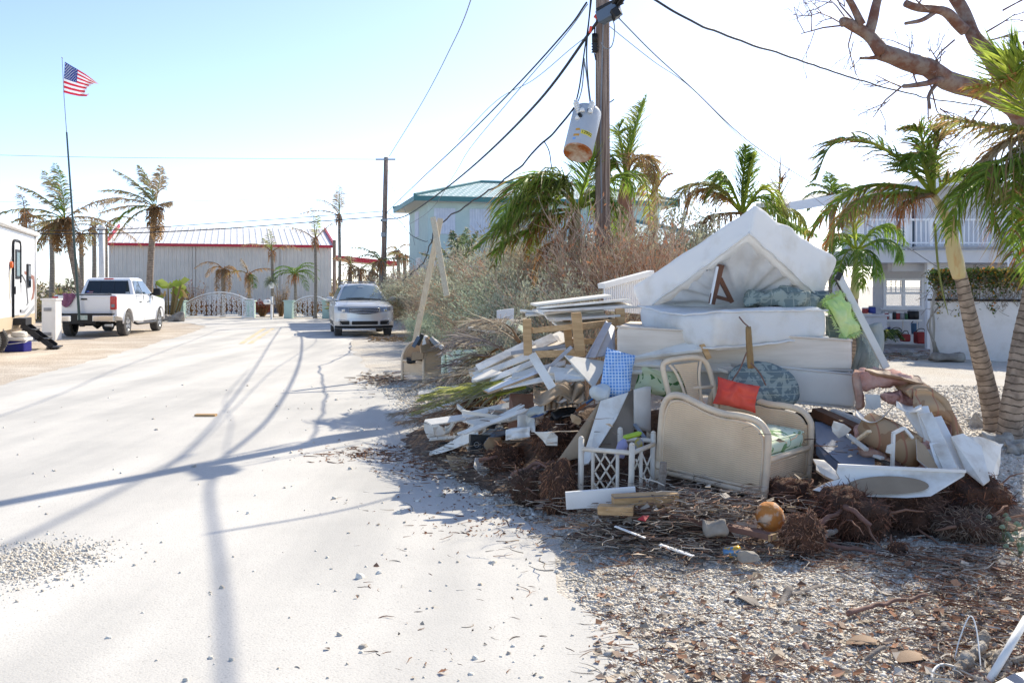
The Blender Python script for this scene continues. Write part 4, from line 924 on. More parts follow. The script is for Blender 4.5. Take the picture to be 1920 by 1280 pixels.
  for y in (1.25, 2.15):
   dh = MB(); dh.bar((sg * 1.012, y, 1.12), (sg * 1.012, y + .2, 1.12), .02, .035); dh.build('door_handle', m_black, t)
  gl = MB()
  for y in (.93, 1.78, 2.85): gl.bar((sg * .995, y, .5), (sg * .975, y, 1.33), .012, .012)
  gl.build('door_seam', m_black, t)
 hd = MB(); hd.hexa([(a, b_, c_) for c_ in (.85, 1.15) for b_ in (4.3, 4.62) for a in (.62, .93)], (.3, .3, .3), .05, 2, 2, 2); hd.hexa([(a, b_, c_) for c_ in (.85, 1.15) for b_ in (4.3, 4.62) for a in (-.93, -.62)], (.3, .3, .3), .05, 2, 2, 2); hd.build('headlight', m_lampw, t)
 # purple cloth over the tailgate
 pc = MB(); mx = t.matrix_world
 def cl(u, v):
  x = -.66 + .36 * u + .05 * math.sin(v * 4); z = 1.43 - .45 * v * math.sin(math.pi * (.15 + .75 * u)) ** .6; y = -1.27 - .03 * math.sin(u * 12) - .02 * v
  return V((x, y, z))
 pc.grid(cl, 18, 10)
 for q in range(len(pc.v)): pc.v[q] = tuple(Matrix.Translation(loc) @ Matrix.Rotation(yaw, 4, 'Z') @ V(pc.v[q]))
 o = pc.build('cloth', mat('purple_cloth', (.20, .08, .14), .9, (.28, .12, .19), 6, bump=.2), smooth=True); o.modifiers.new('s', 'SOLIDIFY').thickness = .01
 tag(o, 'purple cloth hanging over the tailgate of the white pickup', 'cloth')
 return loc, yaw
pickup()
def suv():
 hx = math.atan2(.88, 3.0)
 # local +y is the car's nose; it points towards the camera and slightly right
 yaw = R(180) + R(13.0); loc = V((-5.02, 32.3, 0)); t = thing('parked_car', 'silver sport utility car parked on the verge facing the camera', 'car', loc, yaw)
 r = .37; W = .97
 prof = [(-3.95, .55)] + [(-3.6, .36)] + arc(-3.02, r + .02, .45, 175, 8, 10) + [(-2.5, .3), (-.55, .3)] + arc(0, r + .02, .45, 172, 8, 10) + [(.55, .28), (.86, .27), (.93, .36), (.965, .50), (.95, .62), (.94, .78), (.91, .90), (.86, 1.0), (.74, 1.055), (.4, 1.12), (-.1, 1.165), (-.55, 1.19), (-2.0, 1.2), (-3.8, 1.2), (-4.0, 1.1), (-4.05, .8)]
 def dy(y, u): return y - (.42 * u ** 3.2 if y > .5 else .42 * u ** 3.2 * max(0, (y + .4) / .9) if y > -.4 else 0) + (.2 * u ** 4 if y < -3.5 else 0)
 b = MB(); car_body(b, prof, W, dy, lambda y, z: .93 if z > 1.1 else (.975 if z > 1.0 else 1), 30); b.build('body', m_cars, t, merge=True, bevel=.03, seg=2)
 c = MB(); A = [(-.86, -3.95, 1.17), (.86, -3.95, 1.17), (.88, -.42, 1.17), (-.88, -.42, 1.17), (-.62, -3.5, 1.68), (.62, -3.5, 1.68), (.62, -1.3, 1.66), (-.62, -1.3, 1.66)]
 T = [(-.5, -3.3, 1.74), (.5, -3.3, 1.74), (.5, -1.6, 1.75), (-.5, -1.6, 1.75)]
 c.add(A + T, [(0, 1, 5, 4), (1, 2, 6, 5), (2, 3, 7, 6), (3, 0, 4, 7), (4, 5, 9, 8), (5, 6, 10, 9), (6, 7, 11, 10), (7, 4, 8, 11), (8, 9, 10, 11)]); c.build('cabin', m_cars, t, merge=True, bevel=.05, seg=3)
 def onf(F_, u0, u1, v0, v1, off):
  a, b_, c_, d = map(V, F_); n_ = (b_ - a).cross(d - a).normalized() * off; f = lambda u, v: (a.lerp(b_, u)).lerp(d.lerp(c_, u), v) + n_
  return [f(u0, v0), f(u1, v0), f(u1, v1), f(u0, v1)]
 ws = MB(); Fq = (A[2], A[3], A[7], A[6])
 def wsf(u, v):
  q = onf(Fq, .06 + .88 * u, .06 + .88 * u, .03 + .93 * v, .03 + .93 * v, .02 + .06 * math.sin(math.pi * u))[0]; return q
 ws.grid(wsf, 12, 6); ws.build('windscreen', mat('windscreen_glass', (.14, .20, .24), .05, spec=1), t, smooth=True)
 wp = MB(); wp.bar(wsf(.15, .02) + V((0, .01, .02)), wsf(.55, .0) + V((0, .02, .02)), .015, .015); wp.build('wiper', m_black, t)
 rv = MB(); rv.box(wsf(.5, .8) + V((0, -.02, .0)), (.2, .03, .07)); rv.build('rear_view_mirror', m_white, t)
 for F_ in ((A[1], A[2], A[6], A[5]), (A[3], A[0], A[4], A[7])):
  for u0, u1 in ((.05, .3), (.34, .62), (.66, .95)):
   if F_[0] == A[3]: u0, u1 = 1 - u1, 1 - u0
   g = MB(); g.add(onf(F_, u0, u1, .1, .88, .012), [(0, 1, 2, 3)]); g.build('side_window', m_glass, t)
 def face(x, z):           # point on the nose
  u = abs(x) / W; y = np.interp(z, [.27, .36, .5, .62, .78, .9, 1.0, 1.055], [.86, .93, .965, .95, .94, .91, .86, .74]); return V((x, dy(y, u), z))
 def patch(x0, x1, z0, z1, off, fz=None, n=12, nv=4):
  m_ = MB()
  def f(u, v):
   x = x0 + (x1 - x0) * u; a0, a1 = (z0, z1) if fz is None else fz(u); q = face(x, a0 + (a1 - a0) * v); return q + V((x * .25, 1, .1)).normalized() * off
  m_.grid(f, n, nv); return m_
 patch(-.50, .50, .74, .94, .012, lambda u: (.74 + .05 * abs(2 * u - 1) ** 2 * 1.2, .955)).build('grille', m_black, t, smooth=True)
 gb = MB()
 for k in range(4):
  pth = [face(-.49 + .98 * i / 12, .80 + .045 * k + (.03 * abs(i / 6 - 1) ** 2 - .02) * (1 - k / 3.5)) + V((0, .03, 0)) for i in range(13)]; gb.tube(pth, .011, 5)
 gb.build('grille_bars', m_chrome, t, smooth=True)
 patch(-.42, .42, .40, .52, .012).build('lower_intake', m_black, t, smooth=True)
 patch(-.95, .95, .28, .36, .014).build('lower_lip', m_black, t, smooth=True)
 for sg in (-1, 1):
  patch(sg * .86 if sg < 0 else .52, sg * .52 if sg < 0 else .86, .78, .96, .016, (lambda u: (.80 + .06 * (1 - u), .98 - .03 * u)) if sg < 0 else (lambda u: (.80 + .06 * u, .95 + .03 * u))).build('headlight', m_lampw, t, smooth=True)
  m_ = MB(); q = face(sg * .68, .87) + V((0, .02, 0)); m_.lathe([(.055, 0), (.06, .02), (.04, .03)], Matrix.Translation(q) @ Matrix.Rotation(R(-90), 4, 'X'), 14); m_.build('headlight_lens', m_chrome, t)
  patch(sg * .80 if sg < 0 else .50, sg * .50 if sg < 0 else .80, .40, .52, .014).build('fog_lamp', m_black, t, smooth=True)
  fr = MB(); pth = [face(sg * x, z) + V((0, .03, 0)) for x, z in ((.52, .535), (.66, .55), (.82, .56), (.84, .50), (.74, .42))]; fr.tube(pth, .012, 5); fr.build('chrome_trim', m_chrome, t)
  mr = MB(); mr.hexa([(sg * a, b_, c_) for c_ in (1.13, 1.30) for b_ in (-.75, -.58) for a in (.94, 1.18)], (.24, .16, .17), .06, 3, 3, 3); mr.bar((sg * .86, -.65, 1.16), (sg * .96, -.66, 1.19), .06, .05); mr.build('mirror', m_cars, t, smooth=True)
  rr = MB(); rr.tube([(sg * .56, -3.3, 1.72), (sg * .56, -3.15, 1.79), (sg * .56, -1.9, 1.80), (sg * .57, -1.55, 1.72)], .025, 6); rr.build('roof_rail', m_grey, t)
  for y in (0, -3.02): wheel(t, sg * .82, y, r, .25, sg, 7)
  lp = MB()
  for y in (0, -3.02): lp.tube([V((sg * (.96 if y else .94), p[0], p[1])) for p in arc(y, r + .02, .46, 180, 0, 14)], .022, 6)
  lp.build('wheel_arch', m_cars, t, smooth=True)
  lb = MB(); lb.bar((sg * .97, -2.5, .42), (sg * .97, -.5, .42), .02, .12); lb.build('sill', m_black, t)
  dh = MB()
  for y in (-1.35, -2.4): dh.bar((sg * .985, y, 1.0), (sg * .985, y + .18, 1.0), .02, .03)
  dh.build('door_handles', m_chrome, t)
 for y in (-2.0, -3.0):
  cb = MB(); cb.tube([(-.56, y, 1.80), (.56, y, 1.80)], .018, 6); cb.build('roof_crossbar', m_grey, t)
 un = MB(); un.box((0, -1.6, .45), (1.6, 3.9, .2)); un.build('underbody', m_black, t)
 tg2 = MB(); tg2.tube([face(0, z) + V((0, .02, 0)) for z in (1.0, .98)], .01); 
suv()

# ---------------------------------------------------------------- travel trailer
m_rv = mat('trailer_white', (.82, .82, .82), .35, (.76, .77, .78), 1.5)
def trailer():
 A_, B_ = V((-13.9, 28.0, 0)), V((-12.4, 23.3, 0)); d = (B_ - A_).normalized()
 ang = math.atan2(d.y, d.x); t = thing('travel_trailer', 'white travel trailer with brown and grey swoosh graphics and a side door', 'trailer', A_, ang)
 # local: x runs towards the camera along the side wall, -y is away from the road, side wall at y=0... road side is +y
 L = 8.0; sgn = 1
 nrm = V((-d.y, d.x, 0))        # local +y in world
 road = nrm.x > 0
 s_ = 1 if road else -1
 b = MB(); b.hexa([(x, y, z) for z in (.62, 3.18) for y in ((-2.4 * s_), 0) for x in (0, L)], (L, 2.4, 2.56), .10, 4, 4, 4); b.build('body', m_rv, t, smooth=False)
 tan = MB(); tan.box((L / 2, -.01 * s_ , .72), (L - .1, .03, .32)); tan.box((L / 2, -1.2 * s_, .52), (L - .2, 2.2, .2)); tan.build('skirt', mat('tan_skirt', (.56, .44, .30), .6), t)
 tr = MB(); tr.box((.06, .012 * s_, 1.9), (.12, .04, 2.4)); tr.tube([(0, .05 * s_, 3.16), (L, .05 * s_, 3.2)], .07, 10); tr.build('trim', m_white, t, smooth=True)
 # graphics: swooshes as thin decals
 def dec(pts, m_, nm='stripe'):
  q = MB(); q.slab([V((x, .006 * s_, z)) for x, z in pts], .004); return q.build(nm, m_, t)
 mb_, mg_ = mat('brown_vinyl', (.30, .13, .09), .5), mat('grey_vinyl', (.30, .31, .33), .5)
 dec([(.25, 1.95), (.12, 1.6), (.35, 1.3), (.75, 1.25), (.45, 1.5), (.5, 1.85), (1.8, 2.0), (1.8, 2.08)], mb_)
 dec([(.25, .98), (1.2, .82), (2.0, .8), (.9, .98), (.25, 1.12)], mg_)
 dec([(1.0, 1.1), (1.9, 1.0), (2.6, 1.05), (3.4, 1.2), (2.6, .95), (1.8, .92)], mg_)
 def swirl(c, r0, r1, a0, a1, wd, m_):
  q = MB(); n = 24; vs = []
  for i in range(n + 1):
   a = R(a0 + (a1 - a0) * i / n); rr = r0 + (r1 - r0) * i / n; w2 = wd * math.sin(math.pi * (i + .5) / (n + 1)) + .01
   for k in (-1, 1): vs.append(V((c[0] + (rr + k * w2) * math.cos(a), .008 * s_, c[1] + (rr + k * w2) * math.sin(a))))
  q.add(vs, [(2 * i, 2 * i + 1, 2 * i + 3, 2 * i + 2) for i in range(n)]); q.build('swirl', m_, t)
 swirl((3.3, 1.6), .55, .35, 200, -60, .05, mg_); swirl((3.3, 1.6), .8, .6, 180, -40, .06, mat('tan_vinyl', (.62, .56, .42), .5)); swirl((3.3, 1.6), .95, .8, 190, 20, .03, mg_)
 # door
 f = MB(); x0, x1, z0, z1 = 2.55, 3.55, .85, 2.85
 pth = [V((x0, .03 * s_, 1.75)), V((x0, .03 * s_, z1 - .15)), V((x0 + .05, .03 * s_, z1 - .04)), V((x0 + .18, .03 * s_, z1)), V((x1 - .18, .03 * s_, z1)), V((x1 - .05, .03 * s_, z1 - .04)), V((x1, .03 * s_, z1 - .15)), V((x1, .03 * s_, z0))]
 f.tube(pth, .03, 6); f.build('door_frame', m_blackm, t)
 dr = MB(); dr.box(((x0 + x1) / 2, .01 * s_, (z0 + z1) / 2), (x1 - x0 - .1, .03, z1 - z0 - .08)); do = dr.build('door', m_rv, t, bevel=.02)
 wf = MB(); cx = (x0 + x1) / 2; wf.hexa([(x, y * s_, z) for z in (1.85, 2.62) for y in (.02, .05) for x in (cx - .32, cx + .22)], (.5, .03, .8), .05, 2, 1, 2); wfo = wf.build('door_window', m_black, do)
 wg = MB(); wg.box((cx - .05, .054 * s_, 2.235), (.4, .01, .62)); wg.build('pane', mat('trailer_pane', (.30, .42, .46), .1, spec=.8), wfo)
 hw = MB(); hw.box((x1 - .08, .05 * s_, 1.55), (.12, .04, .2)); hw.box((x0 + .05, .04 * s_, 1.0), (.04, .03, .06)); hw.box((x0 + .05, .04 * s_, 2.3), (.04, .03, .06)); hw.build('handle', m_black, do)
 ar = MB(); ar.tube([(2.5, .06 * s_, 1.95), (2.15, .1 * s_, 1.75), (2.0, .12 * s_, 1.2), (2.05, .1 * s_, 1.15)], .02, 6); ar.build('grab_handle', m_grey, t)
 sw = MB(); sw.hexa([(x, y * s_, z) for z in (1.62, 2.28) for y in (.0, .04) for x in (.95, 1.5)], (.55, .04, .66), .08, 3, 1, 3); so_ = sw.build('side_window', m_black, t)
 sp_ = MB(); sp_.box((1.22, .045 * s_, 2.08), (.36, .012, .3)); sp_.box((1.22, .045 * s_, 1.76), (.36, .012, .2), mi=1); sp_.build('pane', [mat('grey_pane', (.35, .38, .4), .15), m_glass], so_)
 lm = MB(); lm.lathe([(.09, 0), (.08, .05), (.02, .06)], Matrix.Translation((3.85, .02 * s_, 2.2)) @ Matrix.Rotation(R(-90 * s_), 4, 'X'), 14); lm.build('marker_lamp', mat('amber', (.75, .15, .03), .3), t)
 ac = MB(); ac.hexa([(x, y * s_, z) for z in (3.18, 3.5) for y in (-1.7, -.9) for x in (1.6, 3.2)], (1.6, .8, .32), .12, 4, 3, 3); ac.build('roof_unit', m_white, t, smooth=True)
 sl = MB()
 sl.box((3.0, .1 * s_, .74), (.9, .4, .18)); sl.box((3.05, .36 * s_, .52), (.8, .32, .03)); sl.box((3.05, .66 * s_, .28), (.8, .32, .03)); sl.box((3.05, .93 * s_, .06), (.8, .3, .03))
 for x in (2.66, 3.44): sl.bar((x, .2 * s_, .66), (x, .66 * s_, .26), .02, .14); sl.bar((x, .6 * s_, .33), (x, .92 * s_, .07), .02, .12)
 sl.build('steps', m_blackm, t)
 for x in (4.7, 5.55): wheel(t, x, -.25 * s_, .35, .22, 1)
trailer()
# cooler box on a crate
def cooler():
 q = G(34, 659); t = thing('cooler', 'blue cooler box with a white lid beside the trailer steps', 'cooler', q, R(-8))
 b = MB(); b.hexa([(x, y, z) for z in (0, .27) for y in (-.17, .17) for x in (-.27 + .0, .27)], (.54, .34, .27), .03, 3, 3, 3); b.build('box', mat('cooler_blue', (.02, .02, .22), .4), t)
 l_ = MB(); l_.hexa([(x, y, z) for z in (.28, .36) for y in (-.18, .18) for x in (-.29, .29)], (.58, .36, .08), .02, 3, 3, 2); l_.build('lid', m_white, t)
 h = MB(); h.tube([(-.3, 0, .3), (-.33, -.15, .25), (-.1, -.22, .2), (.3, -.15, .25), (.3, 0, .3)], .012, 5); h.build('handle', m_white, t)
 c = MB(); c.hexa([q + V((x, y, z)) for z in (.37, .5) for y in (-.1, .12) for x in (-.16, .2)], (.36, .22, .13), .05, 3, 3, 2, disp=lambda a, o: V((0, 0, .04 * nz(o, 9)))); tag(c.build('folded_cloth', m_cream, smooth=True), 'pale crumpled bag lying on the blue cooler', 'bag')
cooler()
def pedestal():
 q = B(97, 29.5); t = thing('utility_pedestal', 'white painted block pillar with two outlet boxes between trailer and pickup', 'pillar', q)
 b = MB(); b.box((0, 0, .62), (.42, .42, 1.24)); b.build('block', m_white, t, bevel=.015)
 for z in (.95, .2):
  o_ = MB(); o_.box((-.02, -.225, z), (.22, .04, .1)); o_.box((-.02, -.25, z), (.06, .02, .06)); o_.build('outlet_box', m_grey, t)
 c = MB(); c.box((0, 0, 1.26), (.47, .47, .05)); c.build('cap', m_white, t)
pedestal()

# ---------------------------------------------------------------- flagpole and flag
def flag():
 Y = 30.6; b = P(149, 600, Y); t = thing('flagpole', 'tall thin telescoping flagpole rising from the pickup hitch', 'flagpole', b)
 p = MB(); p.tube([P(149, 600, Y) - b, P(137, 420, Y) - b, P(125, 248, Y) - b], [.045, .035, .028], 8); p.build('lower_pole', mat('green_pole', (.05, .08, .07), .5), t)
 p = MB(); p.tube([P(125, 250, Y) - b, P(120, 180, Y) - b, P(116.5, 109, Y) - b], [.014, .012, .01], 6); p.build('upper_pole', m_grey, t)
 p = MB(); p.lathe([(.005, -.02), (.025, 0), (.005, .03)], Matrix.Translation(P(116.5, 109, Y) - b), 8); p.build('finial', m_grey, t)
 fo = thing('flag', 'American flag with a torn trailing edge flying from the thin pole', 'flag', P(119, 145, Y)); o0 = P(119, 145, Y)
 def fp(u, v):
  tx = np.interp(u, [0, .2, .4, .6, .8, 1], [121.5, 133, 146, 160, 172, 186]); ty = np.interp(u, [0, .2, .4, .6, .8, 1], [116, 123, 130.5, 139, 148, 159])
  bx = np.interp(u, [0, .25, .5, .75, 1], [118.5, 133, 148, 162, 176]); by = np.interp(u, [0, .25, .5, .75, 1], [173.5, 177.5, 180.5, 181, 172])
  x = tx + (bx - tx) * v; y = ty + (by - ty) * v; y -= math.sin(math.pi * v) * 5 * u ** 1.5
  return P(x, y, Y + .22 * math.sin(u * 7 + v * 1.5) * (.3 + u)) - o0
 mb = MB(); NU = 60; ends = [1, .99, .96, .93, .88, .84, .80, .78, .72, .70, .68, .70, .80]
 for s_ in range(13):
  v0, v1 = s_ / 13, (s_ + 1) / 13; red = s_ % 2 == 0
  for i in range(NU):
   u0, u1 = i / NU, (i + 1) / NU
   e = ends[s_] - .02 * (i % 2)
   if u0 > e: continue
   mi = 2 if (u1 <= .401 and s_ < 7) else (0 if red else 1)
   mb.add([fp(u0, v0), fp(u1, v0), fp(u1, v1), fp(u0, v1)], [(0, 3, 2, 1)], mi)
 mb.build('cloth', [mat('flag_red', (.62, .03, .06), .8, transl=.3), mat('flag_white', (.85, .85, .88), .8, transl=.3), mat('flag_blue', (.03, .05, .25), .8, transl=.2)], fo, smooth=True)
 st = MB()
 for r_ in range(9):
  for c_ in range(6 if r_ % 2 == 0 else 5):
   u = .4 * ((c_ + .5) / 6 + (0 if r_ % 2 == 0 else 1 / 12)); v = (r_ + 1) / 10 * 7 / 13; c0 = fp(u, v); du = (fp(u + .01, v) - c0).normalized(); dv = (fp(u, v - .01) - c0).normalized(); n_ = V((0, -.012, 0)); pts = []
   for k in range(10):
    a = math.pi / 2 + k * math.pi / 5; rr = .027 if k % 2 == 0 else .012; pts.append(c0 + du * rr * math.cos(a) + dv * rr * math.sin(a) + n_)
   st.add(pts + [c0 + n_], [(k, (k + 1) % 10, 10) for k in range(10)]); st.add([p_ - n_ * 2 for p_ in pts] + [c0 - n_], [(k, (k + 1) % 10, 10) for k in range(10)])
 st.build('stars', mat('flag_star', (.9, .9, .92), .8), fo)
flag()

# ---------------------------------------------------------------- ornamental gates, pillars, mailbox
m_iron = mat('white_iron', (.78, .79, .80), .5)
def spiral(mb, c, r, turns, a0, sg, th=.018, n=16):
 pts = []
 for i in range(n + 1):
  u = i / n; a = a0 + sg * turns * 2 * math.pi * u; rr = r * (1 - .82 * u); pts.append(V((c[0] + rr * math.cos(a), 0, c[1] + rr * math.sin(a))))
 mb.tube(pts, th, 4)
def gate(px0, px1, Y, ztop0, zmid, ztop1, label, seed, name='ornamental_gate'):
 a, b = B(px0, Y), B(px1, Y); Wd = b.x - a.x; t = thing(name, label, 'gate', a, group='ornamental white scroll gates'); random.seed(seed)
 top = lambda x: ztop0 + (ztop1 - ztop0) * x / Wd + (zmid - (ztop0 + ztop1) / 2) * math.sin(math.pi * x / Wd) ** .8
 f = MB(); f.tube([V((Wd * i / 24, 0, top(Wd * i / 24))) for i in range(25)], .03, 6); f.tube([V((0, 0, .08)), V((Wd, 0, .08))], .03, 6); f.tube([V((0, 0, .0)), V((0, 0, ztop0))], .03, 6); f.tube([V((Wd, 0, .0)), V((Wd, 0, ztop1))], .03, 6)
 f.tube([V((Wd * i / 24, 0, top(Wd * i / 24) - .12)) for i in range(25)], .015, 4); f.build('frame', m_iron, t)
 s_ = MB(); n = int(Wd / .26)
 for i in range(n):
  x = (i + .5) * Wd / n; h = top(x) - .12; k = max(2, int(h / .24)); sg = 1 if x < Wd / 2 else -1
  for j in range(k):
   z = .12 + (j + .5) * (h - .12) / k; spiral(s_, (x, z), .125, 1.35, rnd(0, 6.28) if j % 2 else math.pi / 2, sg if j % 2 else -sg)
  s_.tube([V((x, 0, .1)), V((x + .05 * sg, 0, h * .6)), V((x + .12 * sg, 0, h))], .012, 3)
 s_.build('scrollwork', m_iron, t)
 return t
gate(348, 473, 51, .75, 1.35, .8, 'wide arched white scroll gate between the two mint pillars', 1)
gate(547, 616, 50, .72, 1.15, .85, 'white scroll gate whose right end is hidden by the silver car', 2)
gate(297, 331, 51, .9, .85, .75, 'short white scroll fence just right of the pickup mirror', 3)
gate(455, 476, 49.2, 1.05, 1.0, 1.0, 'small white scroll panel at the right end of the wide arched gate', 4)
def pillar(px, Y, h, lab):
 t = thing('pillar', lab, 'pillar', B(px, Y)); m1 = MB(); m1.box((0, 0, h / 2), (.42, .42, h)); m1.build('block', m_mint, t, bevel=.02); m1 = MB(); m1.box((0, 0, h + .03), (.52, .52, .06)); m1.build('cap', m_mint, t)
pillar(339, 50.7, .86, 'mint pillar at the left end of the wide arched gate'); pillar(541.5, 49.6, .88, 'mint pillar right of the mailbox'); pillar(470, 50.6, .86, 'mint pillar at the right end of the wide arched gate'); pillar(613, 49.6, .88, 'mint pillar just left of the silver car')
def mailbox():
 t = thing('mailbox', 'white mailbox on a white post between the gates', 'mailbox', B(509.5, 48)); m1 = MB(); m1.box((0, 0, .55), (.1, .1, 1.1)); m1.box((0, 0, 1.13), (.13, .13, .06), top=(.2, .2)); m1.build('post', m_white, t)
 m2 = MB(); m2.hexa([(x, y, z) for z in (.76, 1.0) for y in (-.3, .1) for x in (-.36, -.02)], (.34, .4, .24), .08, 3, 3, 3); m2.build('box', m_white, t); m3 = MB(); m3.box((.07, -.1, .8), (.1, .3, .04)); m3.box((-.1, -.31, .9), (.1, .02, .04)); m3.build('bracket', m_grey, t)
mailbox()
# banana clump and red shrub, dry bushes by the gates
def clump(name, label, px, Y, w_, h, cols, n, seed, cat, leafw=.05, big=False):
 random.seed(seed); t = thing(name, label, cat, B(px, Y)); mb = MB()
 for i in range(n):
  x = rnd(-w_, w_); y = rnd(-.4, .4); e = V((x * rnd(.1, .9), rnd(-.3, .3), h * rnd(.5, 1))); c = rc(random.choice(cols), .3)
  if big:
   p0 = V((x * .5, y, 0)); p1 = p0 + V((x * .5, 0, h * rnd(.5, .9))); p2 = p1 + V((rnd(-.7, .7), rnd(-.3, .3), rnd(-.5, .4))); s_ = V((.0, .04, .12)); mb.tube([p0, p1], [.05, .03], 5, col=rc((.35, .26, .12), .3)); mb.add([p1 - s_ * .3, p1 + s_, (p1 + p2) / 2 + s_ * 1.5 + V((0, 0, .08)), p2, (p1 + p2) / 2 - s_ * 1.2], [(0, 1, 2, 3, 4)], 0, c)
  else:
   mb.tube([V((x * .2, y * .3, 0)), V((x * .7, y, e.z * .6)), V((x, y, e.z))], [.012, .01, .004], 3, col=rc(BRN, .3))
   for j in range(5):
    q = V((x * rnd(.6, 1.1), y, e.z * rnd(.4, 1.1))); d_ = V((rnd(-1, 1), rnd(-1, 1), rnd(-1, 1))).normalized() * rnd(.06, .16); s_ = d_.cross(V((0, 0, 1))) * .3; mb.add([q, q + d_ * .5 + s_, q + d_, q + d_ * .5 - s_], [(0, 1, 2, 3)], 0, c)
 mb.build('foliage', m_leafs, t)
clump('banana_plant', 'torn yellow-green banana plants behind the mint pillar', 312, 50, 1.0, 2.0, [(.30, .38, .06), (.42, .30, .14), (.36, .42, .1)], 26, 401, 'plant', big=True)
clump('shrub', 'reddish bare bush right of the banana plants', 362, 53, .9, 1.9, [(.20, .08, .07), BRN], 90, 402, 'shrub')
clump('shrub', 'dark red leafy bush left of the mailbox', 492, 53, .5, .9, [(.28, .05, .03), (.2, .06, .04)], 130, 403, 'shrub')
clump('shrub', 'tan dry grassy bush right of the mailbox', 527, 53, .4, 1.7, [(.42, .33, .22)], 70, 404, 'shrub')
clump('shrub', 'tan dry bush behind the arched gate', 452, 54, .6, 1.3, [(.38, .28, .2)], 60, 405, 'shrub')
clump('shrub', 'brown dry bush seen through the wide arched gate', 395, 54, 1.5, 1.0, [(.30, .16, .12), BRN], 150, 406, 'shrub')
clump('shrub', 'brown dry bush seen through the gate beside the silver car', 580, 52, .9, 1.1, [(.22, .13, .10), BRN], 150, 407, 'shrub')
random.seed(8); rk = MB(); q0 = G(322, 603)
for i in range(5): rk.hexa([q0 + V((x + i * .22 - .5, y + rnd(-.1, .1), z)) for z in (0, rnd(.2, .45)) for y in (-.2, .2) for x in (-.2, .22)], (.4, .4, .3), .12, 4, 4, 4, disp=lambda a, o: V((nz(o, 3), nz(o, 3, 4), nz(o, 3, 8))) * .12)
tag(rk.build('boulder', mat('coral_rock', (.40, .36, .30), .95, (.22, .19, .16), 4, bump=.6), smooth=True), 'rough coral rocks in a row behind the pickup front wheel', 'rock')
dd_ = MB(); random.seed(9); c0 = G(741, 640)
for i in range(240): p = c0 + V((rnd(-.75, .75), rnd(-.3, .3), rnd(0, .14))); dd_.tube([p, p + V((rnd(-.2, .2), rnd(-.1, .1), rnd(-.05, .08)))], [.012, .005], 3, col=rc(BRN, .5))
tag(dd_.build('brush_heap', m_twig), 'low heap of brown brush on the verge behind the far rattan chair', 'brush heap')

